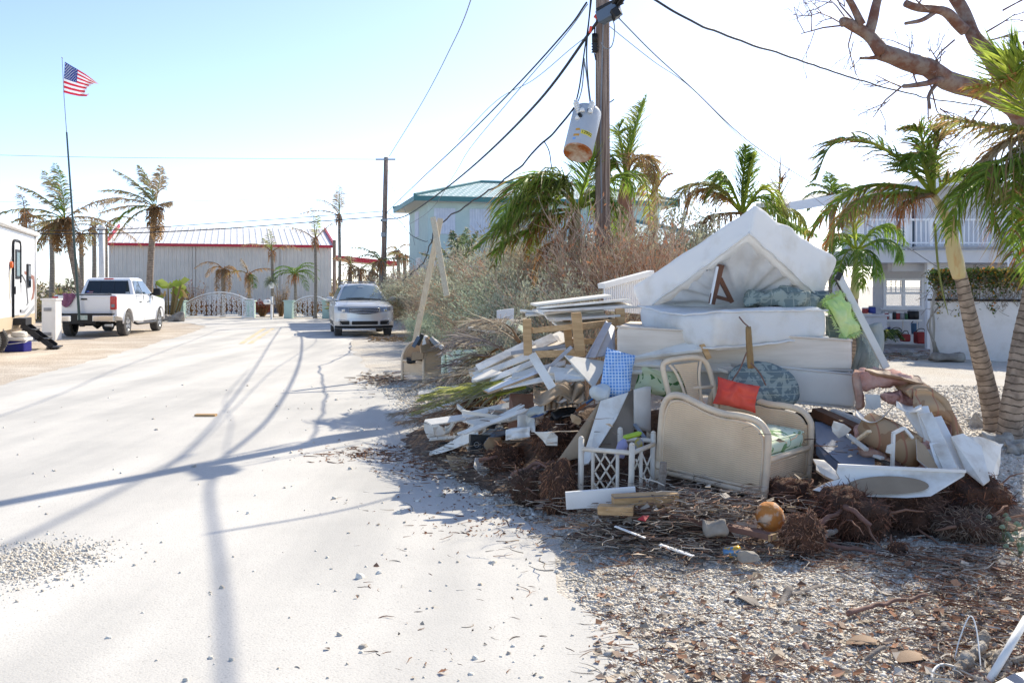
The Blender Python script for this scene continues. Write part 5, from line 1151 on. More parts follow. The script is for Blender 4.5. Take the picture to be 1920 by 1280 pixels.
# ---------------------------------------------------------------- poles, power gear and wires
m_pole = mat('weathered_pole', (.42, .32, .26), .9, (.15, .095, .07), 3.0, det=9, bump=1, bscale=9, stretch=(9, 9, .3), contrast=(.40, .62))
PB = B(1130, 15.3)
def poles():
 t = thing('utility_pole', 'big weathered wooden utility pole in front of the hedge', 'utility pole', PB)
 m_ = MB(); hh = 10.5; m_.tube([V((0, 0, -.1)), V((.0, 0, 2)), V((.0, 0, 5.5)), V((.0, 0, hh))], [.135, .122, .112, .095], 28); m_.build('shaft', m_pole, t, smooth=True)
 tag_ = MB(); tag_.tube([P(1144, 192, 15.1) - PB, P(1151, 187, 15.0) - PB], .01); tag_.build('pole_nail', m_blackm, t)
 w1 = MB(); w1.tube(spline([P(x, y, 15.14) - PB for x, y in ((1131, 35), (1130, 70), (1128, 150), (1126, 250), (1128, 400))], 30), .012, 5); w1.build('ground_wire', m_wireg, t)
 t2 = thing('utility_pole', 'thin distant utility pole right of the silver car', 'utility pole', B(719, 44))
 m_ = MB(); m_.tube([B(717, 44, 0) - B(719, 44), P(721, 420, 44) - B(719, 44), P(724, 295, 44) - B(719, 44)], [.14, .12, .10], 12); m_.build('shaft', m_pole, t2, smooth=True)
 m_ = MB(); m_.box(P(723, 299, 43.8) - B(719, 44), (.9, .08, .06)); m_.box(P(720, 413, 43.8) - B(719, 44), (.3, .2, .12)); m_.box(P(719, 440, 43.8) - B(719, 44), (.2, .2, .2)); m_.build('pole_hardware', m_grey, t2)
 for k, (px, Y, tp, lab) in enumerate(((627, 56, 450, 'slim bare pole behind the right end of the warehouse'), (700, 58, 493, 'short slim pole right of the carport'))):
  o = MB(); z = CH - (tp - HY) / F * Y; o.tube([B(px, Y), B(px, Y, z)], [.12, .1], 8); tag(o.build('wooden_post', m_pole), lab, 'post')
 # splice enclosure
 bx = thing('splice_enclosure', 'grey-blue cable splice box tilted on the big utility pole', 'junction box', P(1140, 20, 15.0)); o0 = P(1140, 20, 15.0)
 c8 = [P(x, y, Y) - o0 for Y, pts in ((14.9, None),) for (x, y) in ()]
 a = P(1124, 35, 14.95) - o0; e = P(1160, 15, 14.75) - o0; m_ = MB(); m_.bar(a, e, .2, .2, mi=0); m_.build('case', mat('slate_plastic', (.10, .14, .2), .5), bx, bevel=.02)
 m_ = MB(); m_.bar(a + V((0, 0, .11)), e + V((.03, 0, .11)), .23, .05); m_.bar(P(1148, 30, 14.7) - o0, P(1160, 22, 14.7) - o0, .24, .14); m_.build('lid', m_blackm, bx, bevel=.01)
 m_ = MB(); m_.tube([P(1152, 18, 14.8) - o0, P(1166, -2, 14.6) - o0], .035, 8); m_.tube([P(1146, 16, 14.8) - o0, P(1158, -6, 14.6) - o0], .035, 8); m_.build('cable_boot', m_black, bx)
 m_ = MB(); m_.tube(spline([P(x, y, 14.9) for x, y in ((1137, 44), (1148, 38), (1152, 50), (1151, 72), (1146, 88), (1137, 92), (1130, 86), (1127, 80))], 30), .009, 5)
 tag(m_.build('cable_loop', m_wireg, smooth=True), 'loop of thin grey wire hanging under the splice box', 'cable')
 # arrester on the left side
 m_ = MB(); q = P(1115, 66, 15.2); prof = [(.03, .02)]
 for k in range(8): prof += [(.05, -.03 * k), (.03, -.03 * k - .015)]
 m_.lathe([(.045, .02), (.045, -.12)] + [((.055 if k % 2 else .035), -.12 - .022 * k) for k in range(8)], Matrix.Translation(q), 10); m_.tube([q + V((0, 0, .02)), q + V((0, 0, .15))], .012); m_.tube([q + V((0, 0, -.29)), q + V((.02, 0, -.4))], .012)
 tag(m_.build('surge_arrester', m_black, smooth=True), 'small black ribbed arrester on the left side of the big pole', 'power fitting')
 r_ = MB(); r_.bar(P(1116, 34, 15.1), P(1121, 27, 15.1), .06, .06); tag(r_.build('cable_marker', mat('orange_red', (.8, .09, .05), .6)), 'upper orange-red marker on the cable at the big pole', 'cable marker')
 r_ = MB(); r_.bar(P(1106, 62, 15.1), P(1108, 50, 15.1), .05, .04); tag(r_.build('cable_marker', mat('orange_red', (.8, .09, .05), .6)), 'lower orange-red tag dangling on the cable left of the big pole', 'cable marker')
poles()
# transformer can
def transformer():
 Y = 15.0; s = Y / F; c_top = P(1099, 220, Y); c_bot = P(1083, 287, Y - .35); ax = (c_top - c_bot).normalized(); t = thing('transformer', 'grey pole transformer can hanging tilted by its cables, rusty underside, numbered 12902', 'transformer', c_bot)
 z = ax; x = V((0, 1, 0)).cross(z).normalized(); y = z.cross(x); M_ = Matrix((x, y, z)).transposed().to_4x4(); h = (c_top - c_bot).length + .05; r = .225
 m_can = mat('transformer_grey', (.50, .53, .57), .5, (.45, .48, .52), 2)
 b = MB(); b.lathe([(r * .93, .0), (r, .02), (r, h), (r * .97, h + .05), (r * .6, h + .12), (.01, h + .14)], M_, 36, cap=False); b.build('tank', m_can, t, smooth=True)
 m_rust = mat('rusty_base', (.62, .50, .38), .9, (.42, .12, .03), 5, det=8, bump=.2, contrast=(.38, .58)); u = MB(); u.lathe([(.001, .035), (r * .5, .03), (r * .88, .015), (r * .93, -.006), (r * .99, -.006), (r * 1.0, .03)], M_, 36, cap=False); u.build('underside', m_rust, t, smooth=True)
 L_ = MB()
 for sg in (-1, 1): L_.add([M_ @ V((sg * .1, r * .0, h + .14)), M_ @ V((sg * .2, 0, h + .14)), M_ @ V((sg * .2, 0, h + .18)), M_ @ V((sg * .1, 0, h + .18))], [(0, 1, 2, 3)])
 L_.build('lug', m_grey, t)
 for (bx, by, ex, ey) in ((1088, 216, 1078, 188), (1106, 208, 1111, 190)):
  i_ = MB(); a, e = P(bx, by, Y - .2), P(ex, ey, Y - .15)
  d = (e - a).normalized(); i_.tube([a - c_bot, e - c_bot], .022, 8)
  for k in range(5): q = a.lerp(e, .2 + k * .15) - c_bot; i_.tube([q - d * .012, q + d * .012], .045, 10)
  i_.bar(a - c_bot - V((.04, 0, 0)), a - c_bot + V((.04, 0, 0)), .06, .05, mi=1); i_.build('bushing', [m_white, m_grey], t, smooth=True)
 for (bx, by) in ((1083, 224), (1092, 210), (1107, 212), (1087, 220)):
  k = MB(); k.lathe([(.035, 0), (.04, .02), (.03, .05), (.012, .07)], Matrix.Translation(P(bx, by, Y - .27) - c_bot), 10); k.build('terminal', m_blackm if bx == 1087 else m_white, t, smooth=True)
 # decals on the cylinder, built as curved plates
 def decal(a0, a1, z0, z1, m_, nm):
  q = MB(); n = 6
  q.grid(lambda u, v: M_ @ V(((r + .003) * math.cos(a0 + (a1 - a0) * u), (r + .003) * math.sin(a0 + (a1 - a0) * u), z0 + (z1 - z0) * v)), n, 1); return q.build(nm, m_, t)
 my, mo = mat('label_yellow', (.85, .70, .10), .5), mat('label_orange', (.75, .35, .05), .5)
 # angle facing the camera is -90deg in the (x,y) frame
 c = R(-90); 
 fz = lambda py: (h * (285 - py) / 77) + .03
 decal(c - .16, c + .66, .20, .28, my, 'number_plate'); decal(c - .55, c - .26, .26, .30, mo, 'sticker'); decal(c - .62, c - .22, .15, .19, mo, 'sticker'); decal(c - .62, c - .42, .08, .12, mat('sticker_pale_blue', (.25, .45, .8), .5), 'sticker')
 cu = bpy.data.curves.new('t', 'FONT'); cu.body = '12902'; cu.size = .07; cu.extrude = .001; cu.align_x = 'CENTER'; cu.align_y = 'CENTER'; tmp = bpy.data.objects.new('t', cu); S.collection.objects.link(tmp)
 dg = bpy.context.evaluated_depsgraph_get(); me = bpy.data.meshes.new_from_object(tmp.evaluated_get(dg)); bpy.data.objects.remove(tmp)
 for v in me.vertices:
  a = c + .26 + v.co.x / r; co = M_ @ V(((r + .005 + v.co.z) * math.cos(a), (r + .005 + v.co.z) * math.sin(a), .24 + v.co.y)); v.co = co
 me.materials.clear(); me.materials.append(m_black); o = bpy.data.objects.new('number', me); S.collection.objects.link(o); o.parent = t
transformer()
def wire(label, pts, r=.012, n=40, m=None, name='power_line', sagtwist=0, group=None):
 ps = spline(pts, n)
 if sagtwist: ps = [p + V((nz(p, 1.7), 0, nz(p, 1.7, 5))) * sagtwist for p in ps]
 mb = MB(); mb.tube(ps, r, 6); return tag(mb.build(name, m or m_wire, smooth=True), label, 'cable', group)
TP = lambda x, y, Y=15.2: P(x, y, Y)
wire('thick twin cable from the big pole down to the far pole', [TP(1128, 28), TP(1105, 62), P(1010, 190, 17.5), P(900, 300, 23), P(820, 365, 30), P(760, 405, 38), P(726, 411, 43.8)], .024, 60)
wire('upper black cable from the big pole to the far pole', [TP(1100, 5), P(1060, 60, 16.2), P(960, 170, 19), P(860, 270, 25), P(780, 345, 34), P(724, 400, 43.8)], .015, 50)
wire('thin wire running close under the upper cable', [TP(1102, 8), P(1055, 72, 16.2), P(950, 195, 19), P(880, 280, 24), P(850, 330, 28), P(800, 400, 34), P(728, 440, 43.8)], .008, 50, m_wireg)
wire('thin grey wire joining the thick cable at its middle', [TP(1105, 65), P(1070, 92, 16), P(1000, 150, 17.5), P(930, 190, 20), P(860, 262, 25)], .007, 40, m_wireg)
wire('steep thin wire dropping from the top edge to the far pole', [V((1.5, 4, 9.2)), V((.1, 14, 8.6)), P(886, -10, 21), P(840, 100, 28), P(790, 195, 35), P(730, 293, 43.8)], .013, 70, m_wireg)
wire('black riser cable beside the big pole, left strand', [TP(1108, -10), TP(1104, 40), TP(1096, 95), TP(1087, 160), TP(1079, 196, 15)], .012)
wire('black riser cable beside the big pole, right strand', [TP(1110, -10), TP(1102, 60), TP(1100, 110), TP(1104, 165), TP(1109, 205, 15)], .012)
wire('grey lead looped to the left bushing of the transformer', [TP(1096, 110), TP(1092, 160), TP(1086, 185, 15), TP(1078, 198, 14.9)], .01, 30, m_wireg)
wire('grey lead looped to the right bushing of the transformer', [TP(1096, 115), TP(1101, 150), TP(1106, 190, 15), TP(1110, 206, 14.9)], .01, 30, m_wireg)
wire('wire bundle slack from the transformer over the hedge to the crossed poles', [P(1078, 200, 14.85), P(1050, 235, 15), P(1020, 268, 15.5), P(960, 325, 17), P(890, 375, 20), P(835, 412, 22.5), P(815, 430, 23)], .017, 60, sagtwist=.05)
wire('wire hanging from the bundle into the palm mane', [P(1021, 266, 15.4), P(1030, 285, 15.6), P(1036, 320, 16), P(1050, 345, 16.5), P(1050, 380, 17)], .009, 30)
wire('slack wire from the crossed poles down into the hedge', [P(815, 430, 23), P(806, 460, 24), P(795, 490, 26), P(775, 510, 28), P(752, 528, 30)], .015, 30, sagtwist=.04)
wire('cable from the far pole to the corner of the aqua house', [P(722, 397, 43.8), P(750, 415, 43), P(770, 440, 42.5), P(795, 452, 42.3), P(802, 452, 42.5)], .015, 30)
wire('thin drop wire from the far pole to the hedge', [P(724, 420, 43.8), P(735, 450, 42), P(750, 470, 40), P(780, 490, 40)], .008, 20, m_wireg)
wire('guy wire beside the far pole', [P(725, 300, 43.8), P(733, 345, 43), P(751, 375, 42), P(765, 410, 41), P(778, 460, 41)], .008, 20, m_wireg)
wire('topmost faint wire crossing the sky at left', [P(724, 299, 44), P(400, 297, 40), P(180, 295, 38), P(-40, 290, 36)], .008, 30, m_wireg)
wire('second faint wire crossing the sky at left', [P(721, 358, 44), P(520, 372, 42), P(360, 377, 41), P(150, 380, 40), P(-40, 378, 40)], .006, 30, m_wireg)
wire('upper black wire across the warehouse roof', [P(720, 396, 44), P(560, 408, 43), P(400, 419, 42), P(200, 431, 40), P(-40, 432, 38)], .016, 30)
wire('lower black wire across the warehouse roof', [P(720, 406, 44), P(600, 415, 43), P(400, 430, 42), P(200, 438, 40), P(-40, 438, 38)], .022, 30)
wire('heavy twisted service cable dropping right behind the bare tree', [P(1215, -6, 12), P(1300, 42, 12.5), P(1400, 80, 14), P(1500, 113, 16), P(1600, 147, 18), P(1700, 175, 20), P(1760, 187, 22), P(1850, 200, 24)], .017, 60, sagtwist=.03)
wire('upper of two thin wires running down right from the pole', [P(1158, 32, 15), P(1225, 100, 16), P(1300, 168, 18), P(1400, 262, 21), P(1500, 330, 24), P(1560, 360, 26)], .011, 40, m_wireg)
wire('lower of two thin wires running down right from the pole', [P(1143, 50, 15), P(1225, 115, 16), P(1297, 166, 18), P(1400, 268, 21), P(1500, 350, 24), P(1545, 385, 26)], .007, 40, m_wireg)
wire('stay wire running down to the patio in front of the balcony', [P(1625, 420, 22), P(1680, 450, 22), P(1745, 492, 22), P(1760, 502, 22)], .012, 10, m_wireg)
# cables that run on over the camera (they throw the long soft shadows on the road)
wire('thick cable leaving the splice box towards the viewer, above the picture', [P(1160, 10, 14.7), V((1.98, 14.2, 6.2)), V((3.25, 10.72, 6.3)), V((5.2, 4.4, 6.5))], .024, 20)
wire('high conductor running along the road, above the picture', [V((3.2, 19, 9)), V((3.15, 15.6, 9)), V((3.0, 4, 9.2))], .025, 20)
# crossed lumber poles
def crossed():
 a = MB(); a.bar(P(776, 650, 17.6), P(826, 410, 18.2), .105, .045, up=(0, -1, 0)); tag(a.build('wooden_batten', m_lumberp), 'long pale batten leaning right, front one of the crossed pair', 'batten')
 a = MB(); a.bar(P(838, 556, 16.9), P(812, 408, 17.9), .1, .045, up=(0, -1, 0)); tag(a.build('wooden_batten', m_lumberp), 'shorter pale batten leaning left, back one of the crossed pair', 'batten')
crossed()
# ---------------------------------------------------------------- the debris pile
def Hh(x, y):
 s = 0
 for cx, cy, sx, sy, h in ((2.1, 9.0, 1.05, .85, .60), (.75, 8.9, .6, .8, .42), (-.1, 9.9, .6, .9, .42), (.2, 8.3, .5, .5, .22), (1.2, 7.4, .8, .5, .2), (1.3, 6.35, .75, .33, .17), (2.4, 6.9, .7, .45, .16), (3.1, 7.2, .6, .6, .2), (2.8, 8.1, .45, .5, .3), (-.5, 10.6, .5, .7, .2)):
  s += h * math.exp(-((x - cx) / sx) ** 2 - ((y - cy) / sy) ** 2)
 return s
def onp(px, py):   # where the sight line of a photo pixel meets the mound
 Y = CH * F / (py - HY)
 for _ in range(14): Y = (CH - Hh((px - 960) / F * Y, Y)) * F / (py - HY)
 return V(((px - 960) / F * Y, Y, CH - (py - HY) / F * Y))
m_soil = mat('dark_root_soil', (.09, .058, .04), .95, (.24, .16, .11), 14, det=8, bump=1, bscale=40)
def mound():
 mb = MB(); nx, ny = 150, 130
 def f(u, v):
  x = -2.0 + 6.6 * u; y = 5.2 + 7.0 * v; h = Hh(x, y); q = V((x, y, 0)); z = h + (nz(q, 5) * .05 + nz(q, 14) * .03) * min(1, h * 8) - .035
  return V((x, y, z))
 mb.grid(f, nx, ny); tag(mb.build('debris_mound', m_soil, smooth=True), 'dark soil and rubbish mass under the whole pile', None, kind='stuff')
mound()
# numpy scatter: pebbles
def scatter_pebbles(name, label, n, region, smin, smax, cols, seed, zf=None):
 r = np.random.default_rng(seed); pts = region(r, n); n = len(pts)
 cube = np.array([[-1, -1, -1], [1, -1, -1], [1, 1, -1], [-1, 1, -1], [-.8, -.8, 1], [.8, -.8, 1], [.8, .8, 1], [-.8, .8, 1]]) * .62
 fc = np.array([[0, 3, 2, 1], [4, 5, 6, 7], [0, 1, 5, 4], [1, 2, 6, 5], [2, 3, 7, 6], [3, 0, 4, 7]])
 s = r.uniform(smin, smax, (n, 1, 1)) * r.choice([.7, 1, 1, 1, 1.3, 2.0], (n, 1, 1)); v = cube[None] * s * np.concatenate([r.uniform(.7, 1.25, (n, 1, 2)), r.uniform(.45, .9, (n, 1, 1))], axis=2) * r.uniform(.75, 1.25, (n, 8, 3))
 a = r.uniform(0, 6.28, n); ca, sa = np.cos(a)[:, None], np.sin(a)[:, None]; x = v[:, :, 0] * ca - v[:, :, 1] * sa; y = v[:, :, 0] * sa + v[:, :, 1] * ca; tl = r.uniform(-.5, .5, (n, 1)); z = v[:, :, 2] + x * tl
 vv = np.stack([x + pts[:, 0:1], y + pts[:, 1:2], z + pts[:, 2:3] + s[:, :, 0] * .12], axis=2).reshape(-1, 3)
 ff = (fc[None] + (np.arange(n) * 8)[:, None, None]).reshape(-1, 4)
 me = bpy.data.meshes.new(name); me.vertices.add(len(vv)); me.vertices.foreach_set('co', vv.ravel()); me.loops.add(ff.size); me.loops.foreach_set('vertex_index', ff.ravel().astype(np.int32)); me.polygons.add(len(ff)); me.polygons.foreach_set('loop_start', np.arange(0, ff.size, 4, dtype=np.int32)); me.polygons.foreach_set('loop_total', np.full(len(ff), 4, dtype=np.int32))
 c = np.array(cols)[r.integers(0, len(cols), n)] * r.uniform(.8, 1.1, (n, 1)); c4 = np.ones((n * 8, 4), dtype=np.float32); c4[:, :3] = np.repeat(c, 8, axis=0)
 me.update(calc_edges=True); ca_ = me.color_attributes.new('Col', 'FLOAT_COLOR', 'POINT'); ca_.data.foreach_set('color', c4.ravel()); me.materials.append(mat('pebble', (.5, .5, .5), .9, attr=True, spec=.2, bump=.3, bscale=60)); me.polygons.foreach_set('use_smooth', [True] * len(ff))
 o = bpy.data.objects.new(name, me); S.collection.objects.link(o); return tag(o, label, None, kind='stuff')
road_edge = [G(*p) for p in RD[:11]]
def rex(y):   # x of the road edge at depth y
 ys = [p.y for p in road_edge]; xs = [p.x for p in road_edge]; return np.interp(y, ys, xs)
PEB = [(.74, .69, .60), (.66, .61, .53), (.80, .76, .68), (.54, .49, .42), (.68, .60, .49)]
def reg_near(r, n):
 y = r.uniform(3.8, 7.2, n) ; y = 3.8 + (y - 3.8) ** 1.0; x = r.uniform(.3, 4.2, n); e = rex(y); k = x > e + r.exponential(.06, n) - .05; x, y = x[k], y[k]; k = x < y * .56; x, y = x[k], y[k]; return np.stack([x, y, .0 * x], 1)
scatter_pebbles('gravel', 'loose pale coral gravel beside the road in front of the pile', 115000, reg_near, .0045, .0100, PEB, 1)
def reg_mid(r, n):
 y = r.uniform(6.8, 16, n); e = rex(y); x = e + r.exponential(.7, n) - .12 + r.uniform(-.1, .1, n); k = x < e + 2.6; return np.stack([x[k], y[k], 0 * x[k]], 1)
scatter_pebbles('gravel', 'pale gravel verge running along the left foot of the pile', 16000, reg_mid, .009, .017, PEB, 2)
def reg_drive(r, n):
 y = r.uniform(6.5, 16, n); x = r.uniform(.3, .56, n) * y; return np.stack([x, y, 0 * x], 1)
scatter_pebbles('gravel', 'gravel drive right of the pile around the foreground palms', 16000, reg_drive, .009, .018, PEB, 3)
def reg_patch(r, n):
 q = G(60, 1060); x = q.x + r.normal(0, .2, n) - .05; y = q.y + r.normal(0, .24, n); return np.stack([x, y, 0 * x + .008], 1)
scatter_pebbles('gravel', 'spill of small gravel on the road at the lower left', 3200, reg_patch, .0045, .009, PEB, 4)
def reg_road(r, n):
 y = 4 + 12 * r.random(n) ** 1.4; x = rex(y) - r.exponential(.9, n) ; k = r.random(n) < .5; x = np.where(k, x, r.uniform(-.55, .3, n) * y); ok = x < rex(y); return np.stack([x[ok], y[ok], 0 * x[ok] + .008], 1)
scatter_pebbles('gravel', 'scattered single stones and crumbs on the white road', 330, reg_road, .006, .017, PEB, 5)
# litter of twigs, roots and leaves
def litter(name, label, n, ptf, lmin, lmax, r0, cols, seed, leaf=.2, curl=.5, lift=.03):
 random.seed(seed); mb = MB(); i = 0
 while i < n:
  p = ptf()
  if p is None: i += 1; continue
  i += 1; a = rnd(0, 6.28); L = rnd(lmin, lmax) * random.choice((.5, .7, 1, 1)); c = rc(random.choice(cols), .45)
  if random.random() < leaf:
   d = V((math.cos(a), math.sin(a), rnd(-.2, .4))) * L * .35; s_ = V((-math.sin(a), math.cos(a), rnd(-.4, .4))) * L * .14; p = p + V((0, 0, .012))
   mb.add([p, p + d * .4 + s_ + V((0, 0, .01)), p + d, p + d * .4 - s_], [(0, 1, 2), (0, 2, 3)], 0, c)
  else:
   k = 4; pts = [p + V((0, 0, rnd(.003, lift)))]; th = a; el = rnd(-.15, .35)
   for j in range(k):
    th += rnd(-curl, curl); el *= .6; pts.append(pts[-1] + V((math.cos(th), math.sin(th), el)) * L / k)
   rr = r0 * rnd(.4, 1.3); mb.tube(pts, [rr, rr, rr * .9, rr * .7, rr * .35], 4, cap=False, col=c)
 return tag(mb.build(name, m_twig, smooth=False), label, None, kind='stuff')
DEB = [(.26, .19, .14), (.36, .28, .20), (.46, .38, .29), (.15, .10, .075), (.34, .19, .12), (.54, .46, .37)]
RED = [(.26, .12, .065), (.20, .09, .05), (.32, .17, .10)]
def pm(pxa, pxb, pya, pyb): return lambda: onp(rnd(pxa, pxb), rnd(pya, pyb)) + V((0, 0, -.01))
def pgauss(px, py, sx, sy, up=0):
 def f():
  x, y = random.gauss(px, sx), random.gauss(py, sy)
  if y < 600 or y > 1290: return None
  q = onp(x, y); q.z += abs(random.gauss(0, up)) if up else 0; return q
 return f
litter('twig_litter', 'tangle of grey roots and twigs in front of the rattan armchair', 3600, pgauss(1275, 975, 100, 38, .055), .06, .28, .0034, DEB, 501, .12, .9, .06)
litter('twig_litter', 'lower fringe of roots spilling on the gravel under the armchair', 1000, pgauss(1290, 1025, 110, 20, .01), .05, .22, .0036, DEB, 502, .15, .8, .03)
litter('twig_litter', 'red-brown root scraps below the right-hand root balls', 700, pgauss(1660, 1052, 140, 14, .01), .06, .22, .003, DEB + RED, 503, .2, .8, .03)
litter('twig_litter', 'twigs and dry leaves scattered over the gravel at lower right', 2600, lambda: G(rnd(1110, 1960), 1040 + 250 * rnd() ** .8), .04, .2, .0022, DEB + RED + [(.45, .36, .26)], 504, .35, .5, .012)
litter('twig_litter', 'dense leaf and twig litter at the right frame edge', 1300, pgauss(1850, 1120, 100, 55, .005), .05, .22, .0034, DEB + RED, 505, .3, .6, .025)
litter('twig_litter', 'twigs and rubbish at the left foot of the pile', 1100, pgauss(905, 845, 52, 34, .06), .05, .24, .0035, DEB[:4] + [(.4, .38, .34)], 506, .25, .8, .06)
litter('twig_litter', 'roots and rubbish between the root balls in the middle of the pile', 900, pgauss(1010, 860, 70, 50, .08), .05, .24, .0034, DEB, 507, .2, .9, .08)
litter('twig_litter', 'twigs and scraps among the planks at the top left of the pile', 900, pgauss(940, 740, 60, 34, .08), .08, .36, .005, DEB + [(.3, .27, .2)], 508, .2, .6, .08)
litter('twig_litter', 'rubbish and roots under the drywall at the right of the pile', 700, pgauss(1640, 885, 100, 30, .04), .06, .2, .003, DEB + RED, 509, .25, .8, .06)
litter('bark_crumbs', 'band of red-brown bark crumbs on the road edge', 700, lambda: G(random.gauss(705, 55), random.gauss(852, 9) + 0) if random.random() < .6 else G(random.gauss(790, 40), random.gauss(875, 16)), .04, .16, .0042, RED + [(.33, .22, .15)], 510, .35, .6, .012)
litter('bark_crumbs', 'thin scatter of twigs across the road surface', 170, lambda: G(random.gauss(860, 150), rnd(830, 1280)), .03, .14, .0024, DEB + RED, 511, .3, .7, .01)
litter('bark_crumbs', 'brown crumbs along the gravel edge of the road', 420, lambda: G(random.gauss(930 + 0, 90) + 0, rnd(890, 1010)), .03, .12, .004, RED, 512, .5, .6, .01)
litter('bark_crumbs', 'small brown brush patch on the verge before the far rattan chair', 240, lambda: G(random.gauss(712, 22), random.gauss(715, 6)), .1, .3, .008, DEB, 513, .2, .7, .04)

# root balls
m_fibre = mat('root_fibre_core', (.12, .055, .032), .95, (.055, .03, .02), 12, det=8, bump=1, bscale=50)
def rootball(label, px, py, Y, rx, rz, seed, hairs=900, cols=RED, thick=5, down=.3, ry=None):
 random.seed(seed); q_ = onp(px, py + rz * .55); Y = min(Y, q_.y - rz * .55 * Y / F); c = P(px, py, Y); s = Y / F; rx *= s; rz *= s; ry = ry * s if ry else rx * .85; t = thing('root_ball', label, 'root ball', c, group='torn-out root balls in the pile')
 mb = MB(); n = 26
 def f(u, v):
  a = 2 * math.pi * u; b = math.pi * (v - .5); d = V((math.cos(a) * math.cos(b), math.sin(a) * math.cos(b), math.sin(b))); k = 1 + .35 * nz(d, 1.8, seed) + .16 * nz(d, 5, seed); return V((d.x * rx * k, d.y * ry * k, d.z * rz * k))
 mb.grid(f, n * 2, n); mb.build('core', m_fibre, t, smooth=True)
 h = MB()
 for i in range(hairs):
  u, v = rnd(), math.asin(rnd(-1, 1)) / math.pi + .5; p = f(u, v); d = V((p.x / rx, p.y / ry, p.z / rz)).normalized(); L = rx * rnd(.08, .42); pts = [p * .97]; dd = (d * .4 + V((rnd(-1, 1), rnd(-1, 1), rnd(-1, 1) - down)) * .8).normalized()
  for j in range(4): pts.append(pts[-1] + dd * L / 4); dd = (dd + V((rnd(-1, 1), rnd(-1, 1), rnd(-1, 1) - down)) * .5).normalized()
  r_ = rnd(.0012, .0035); h.tube(pts, [r_, r_, r_, r_ * .7, r_ * .3], 3, cap=False, col=rc(random.choice(cols), .5))
 h.build('fibres', m_twig, t)
 k = MB()
 for i in range(thick):
  u, v = rnd(), rnd(.2, .8); p = f(u, v); d = V((p.x / rx, p.y / ry, p.z / rz)).normalized(); L = rx * rnd(.6, 1.4); pts = [p * .6, p]; dd = (d + V((rnd(-1, 1), rnd(-1, 1), rnd(-.6, .4))) * .7).normalized()
  for j in range(4): pts.append(pts[-1] + dd * L / 4); dd = (dd + V((rnd(-1, 1), rnd(-1, 1), rnd(-1, .6))) * .45).normalized()
  r_ = rnd(.004, .010); k.tube(pts, [r_, r_, r_, r_ * .9, r_ * .7, r_ * .4], 6, col=rc((.22, .12, .08), .3))
 k.build('roots', m_twig, t, smooth=True)
DRK = [(.16, .11, .07), (.10, .07, .05), (.24, .17, .11)]
rootball('round red-brown root ball at the left end of the pile, under the green fronds', 893, 775, 9.3, 36, 28, 1, 900)
rootball('dark root ball with straggling roots right of the loudspeaker', 950, 868, 8.1, 38, 34, 2, 900)
rootball('large root ball with an orange fibrous flank in the middle of the pile', 1050, 820, 7.9, 50, 46, 3, 1300)
rootball('blackish root ball hanging over the gravel left of the table base', 995, 915, 7.3, 36, 34, 4, 1000, DRK)
rootball('shaggy reddish root ball right beside the rattan table base', 1048, 915, 7.0, 34, 54, 5, 1500, [(.34, .18, .10), (.28, .13, .07)], 6, .8)
rootball('root ball lying directly right of the orange float', 1505, 1005, 6.1, 38, 44, 6, 1500, [(.34, .19, .12), (.24, .12, .07)])
rootball('broad dark root ball with two crossing thick roots under the torn drywall', 1592, 962, 6.45, 66, 46, 7, 1600, [(.16, .08, .05), (.22, .10, .06)], 7)
rootball('dark root ball below the middle of the torn drywall', 1705, 958, 6.5, 62, 46, 8, 1600, [(.13, .07, .05), (.22, .12, .08)])
rootball('black root ball at the right end of the torn drywall', 1822, 935, 6.6, 62, 42, 9, 1600, [(.09, .05, .04), (.22, .09, .05)])
rootball('flattened grey-brown root mat in front of the black root ball', 1815, 985, 6.25, 62, 24, 10, 1500, [(.20, .14, .10), (.28, .19, .13)])
rootball('small root clod on the gravel below the row of root balls', 1682, 1030, 6.0, 17, 14, 11, 300)
rootball('dark root lump behind the rattan table base', 1150, 895, 7.5, 45, 45, 12, 700, DRK)
rootball('root mass filling the gap under the shelf of planks', 960, 800, 8.9, 40, 26, 13, 700, DRK)
rootball('root lump in the shade under the armchair front', 1478, 925, 7.0, 40, 28, 14, 800)

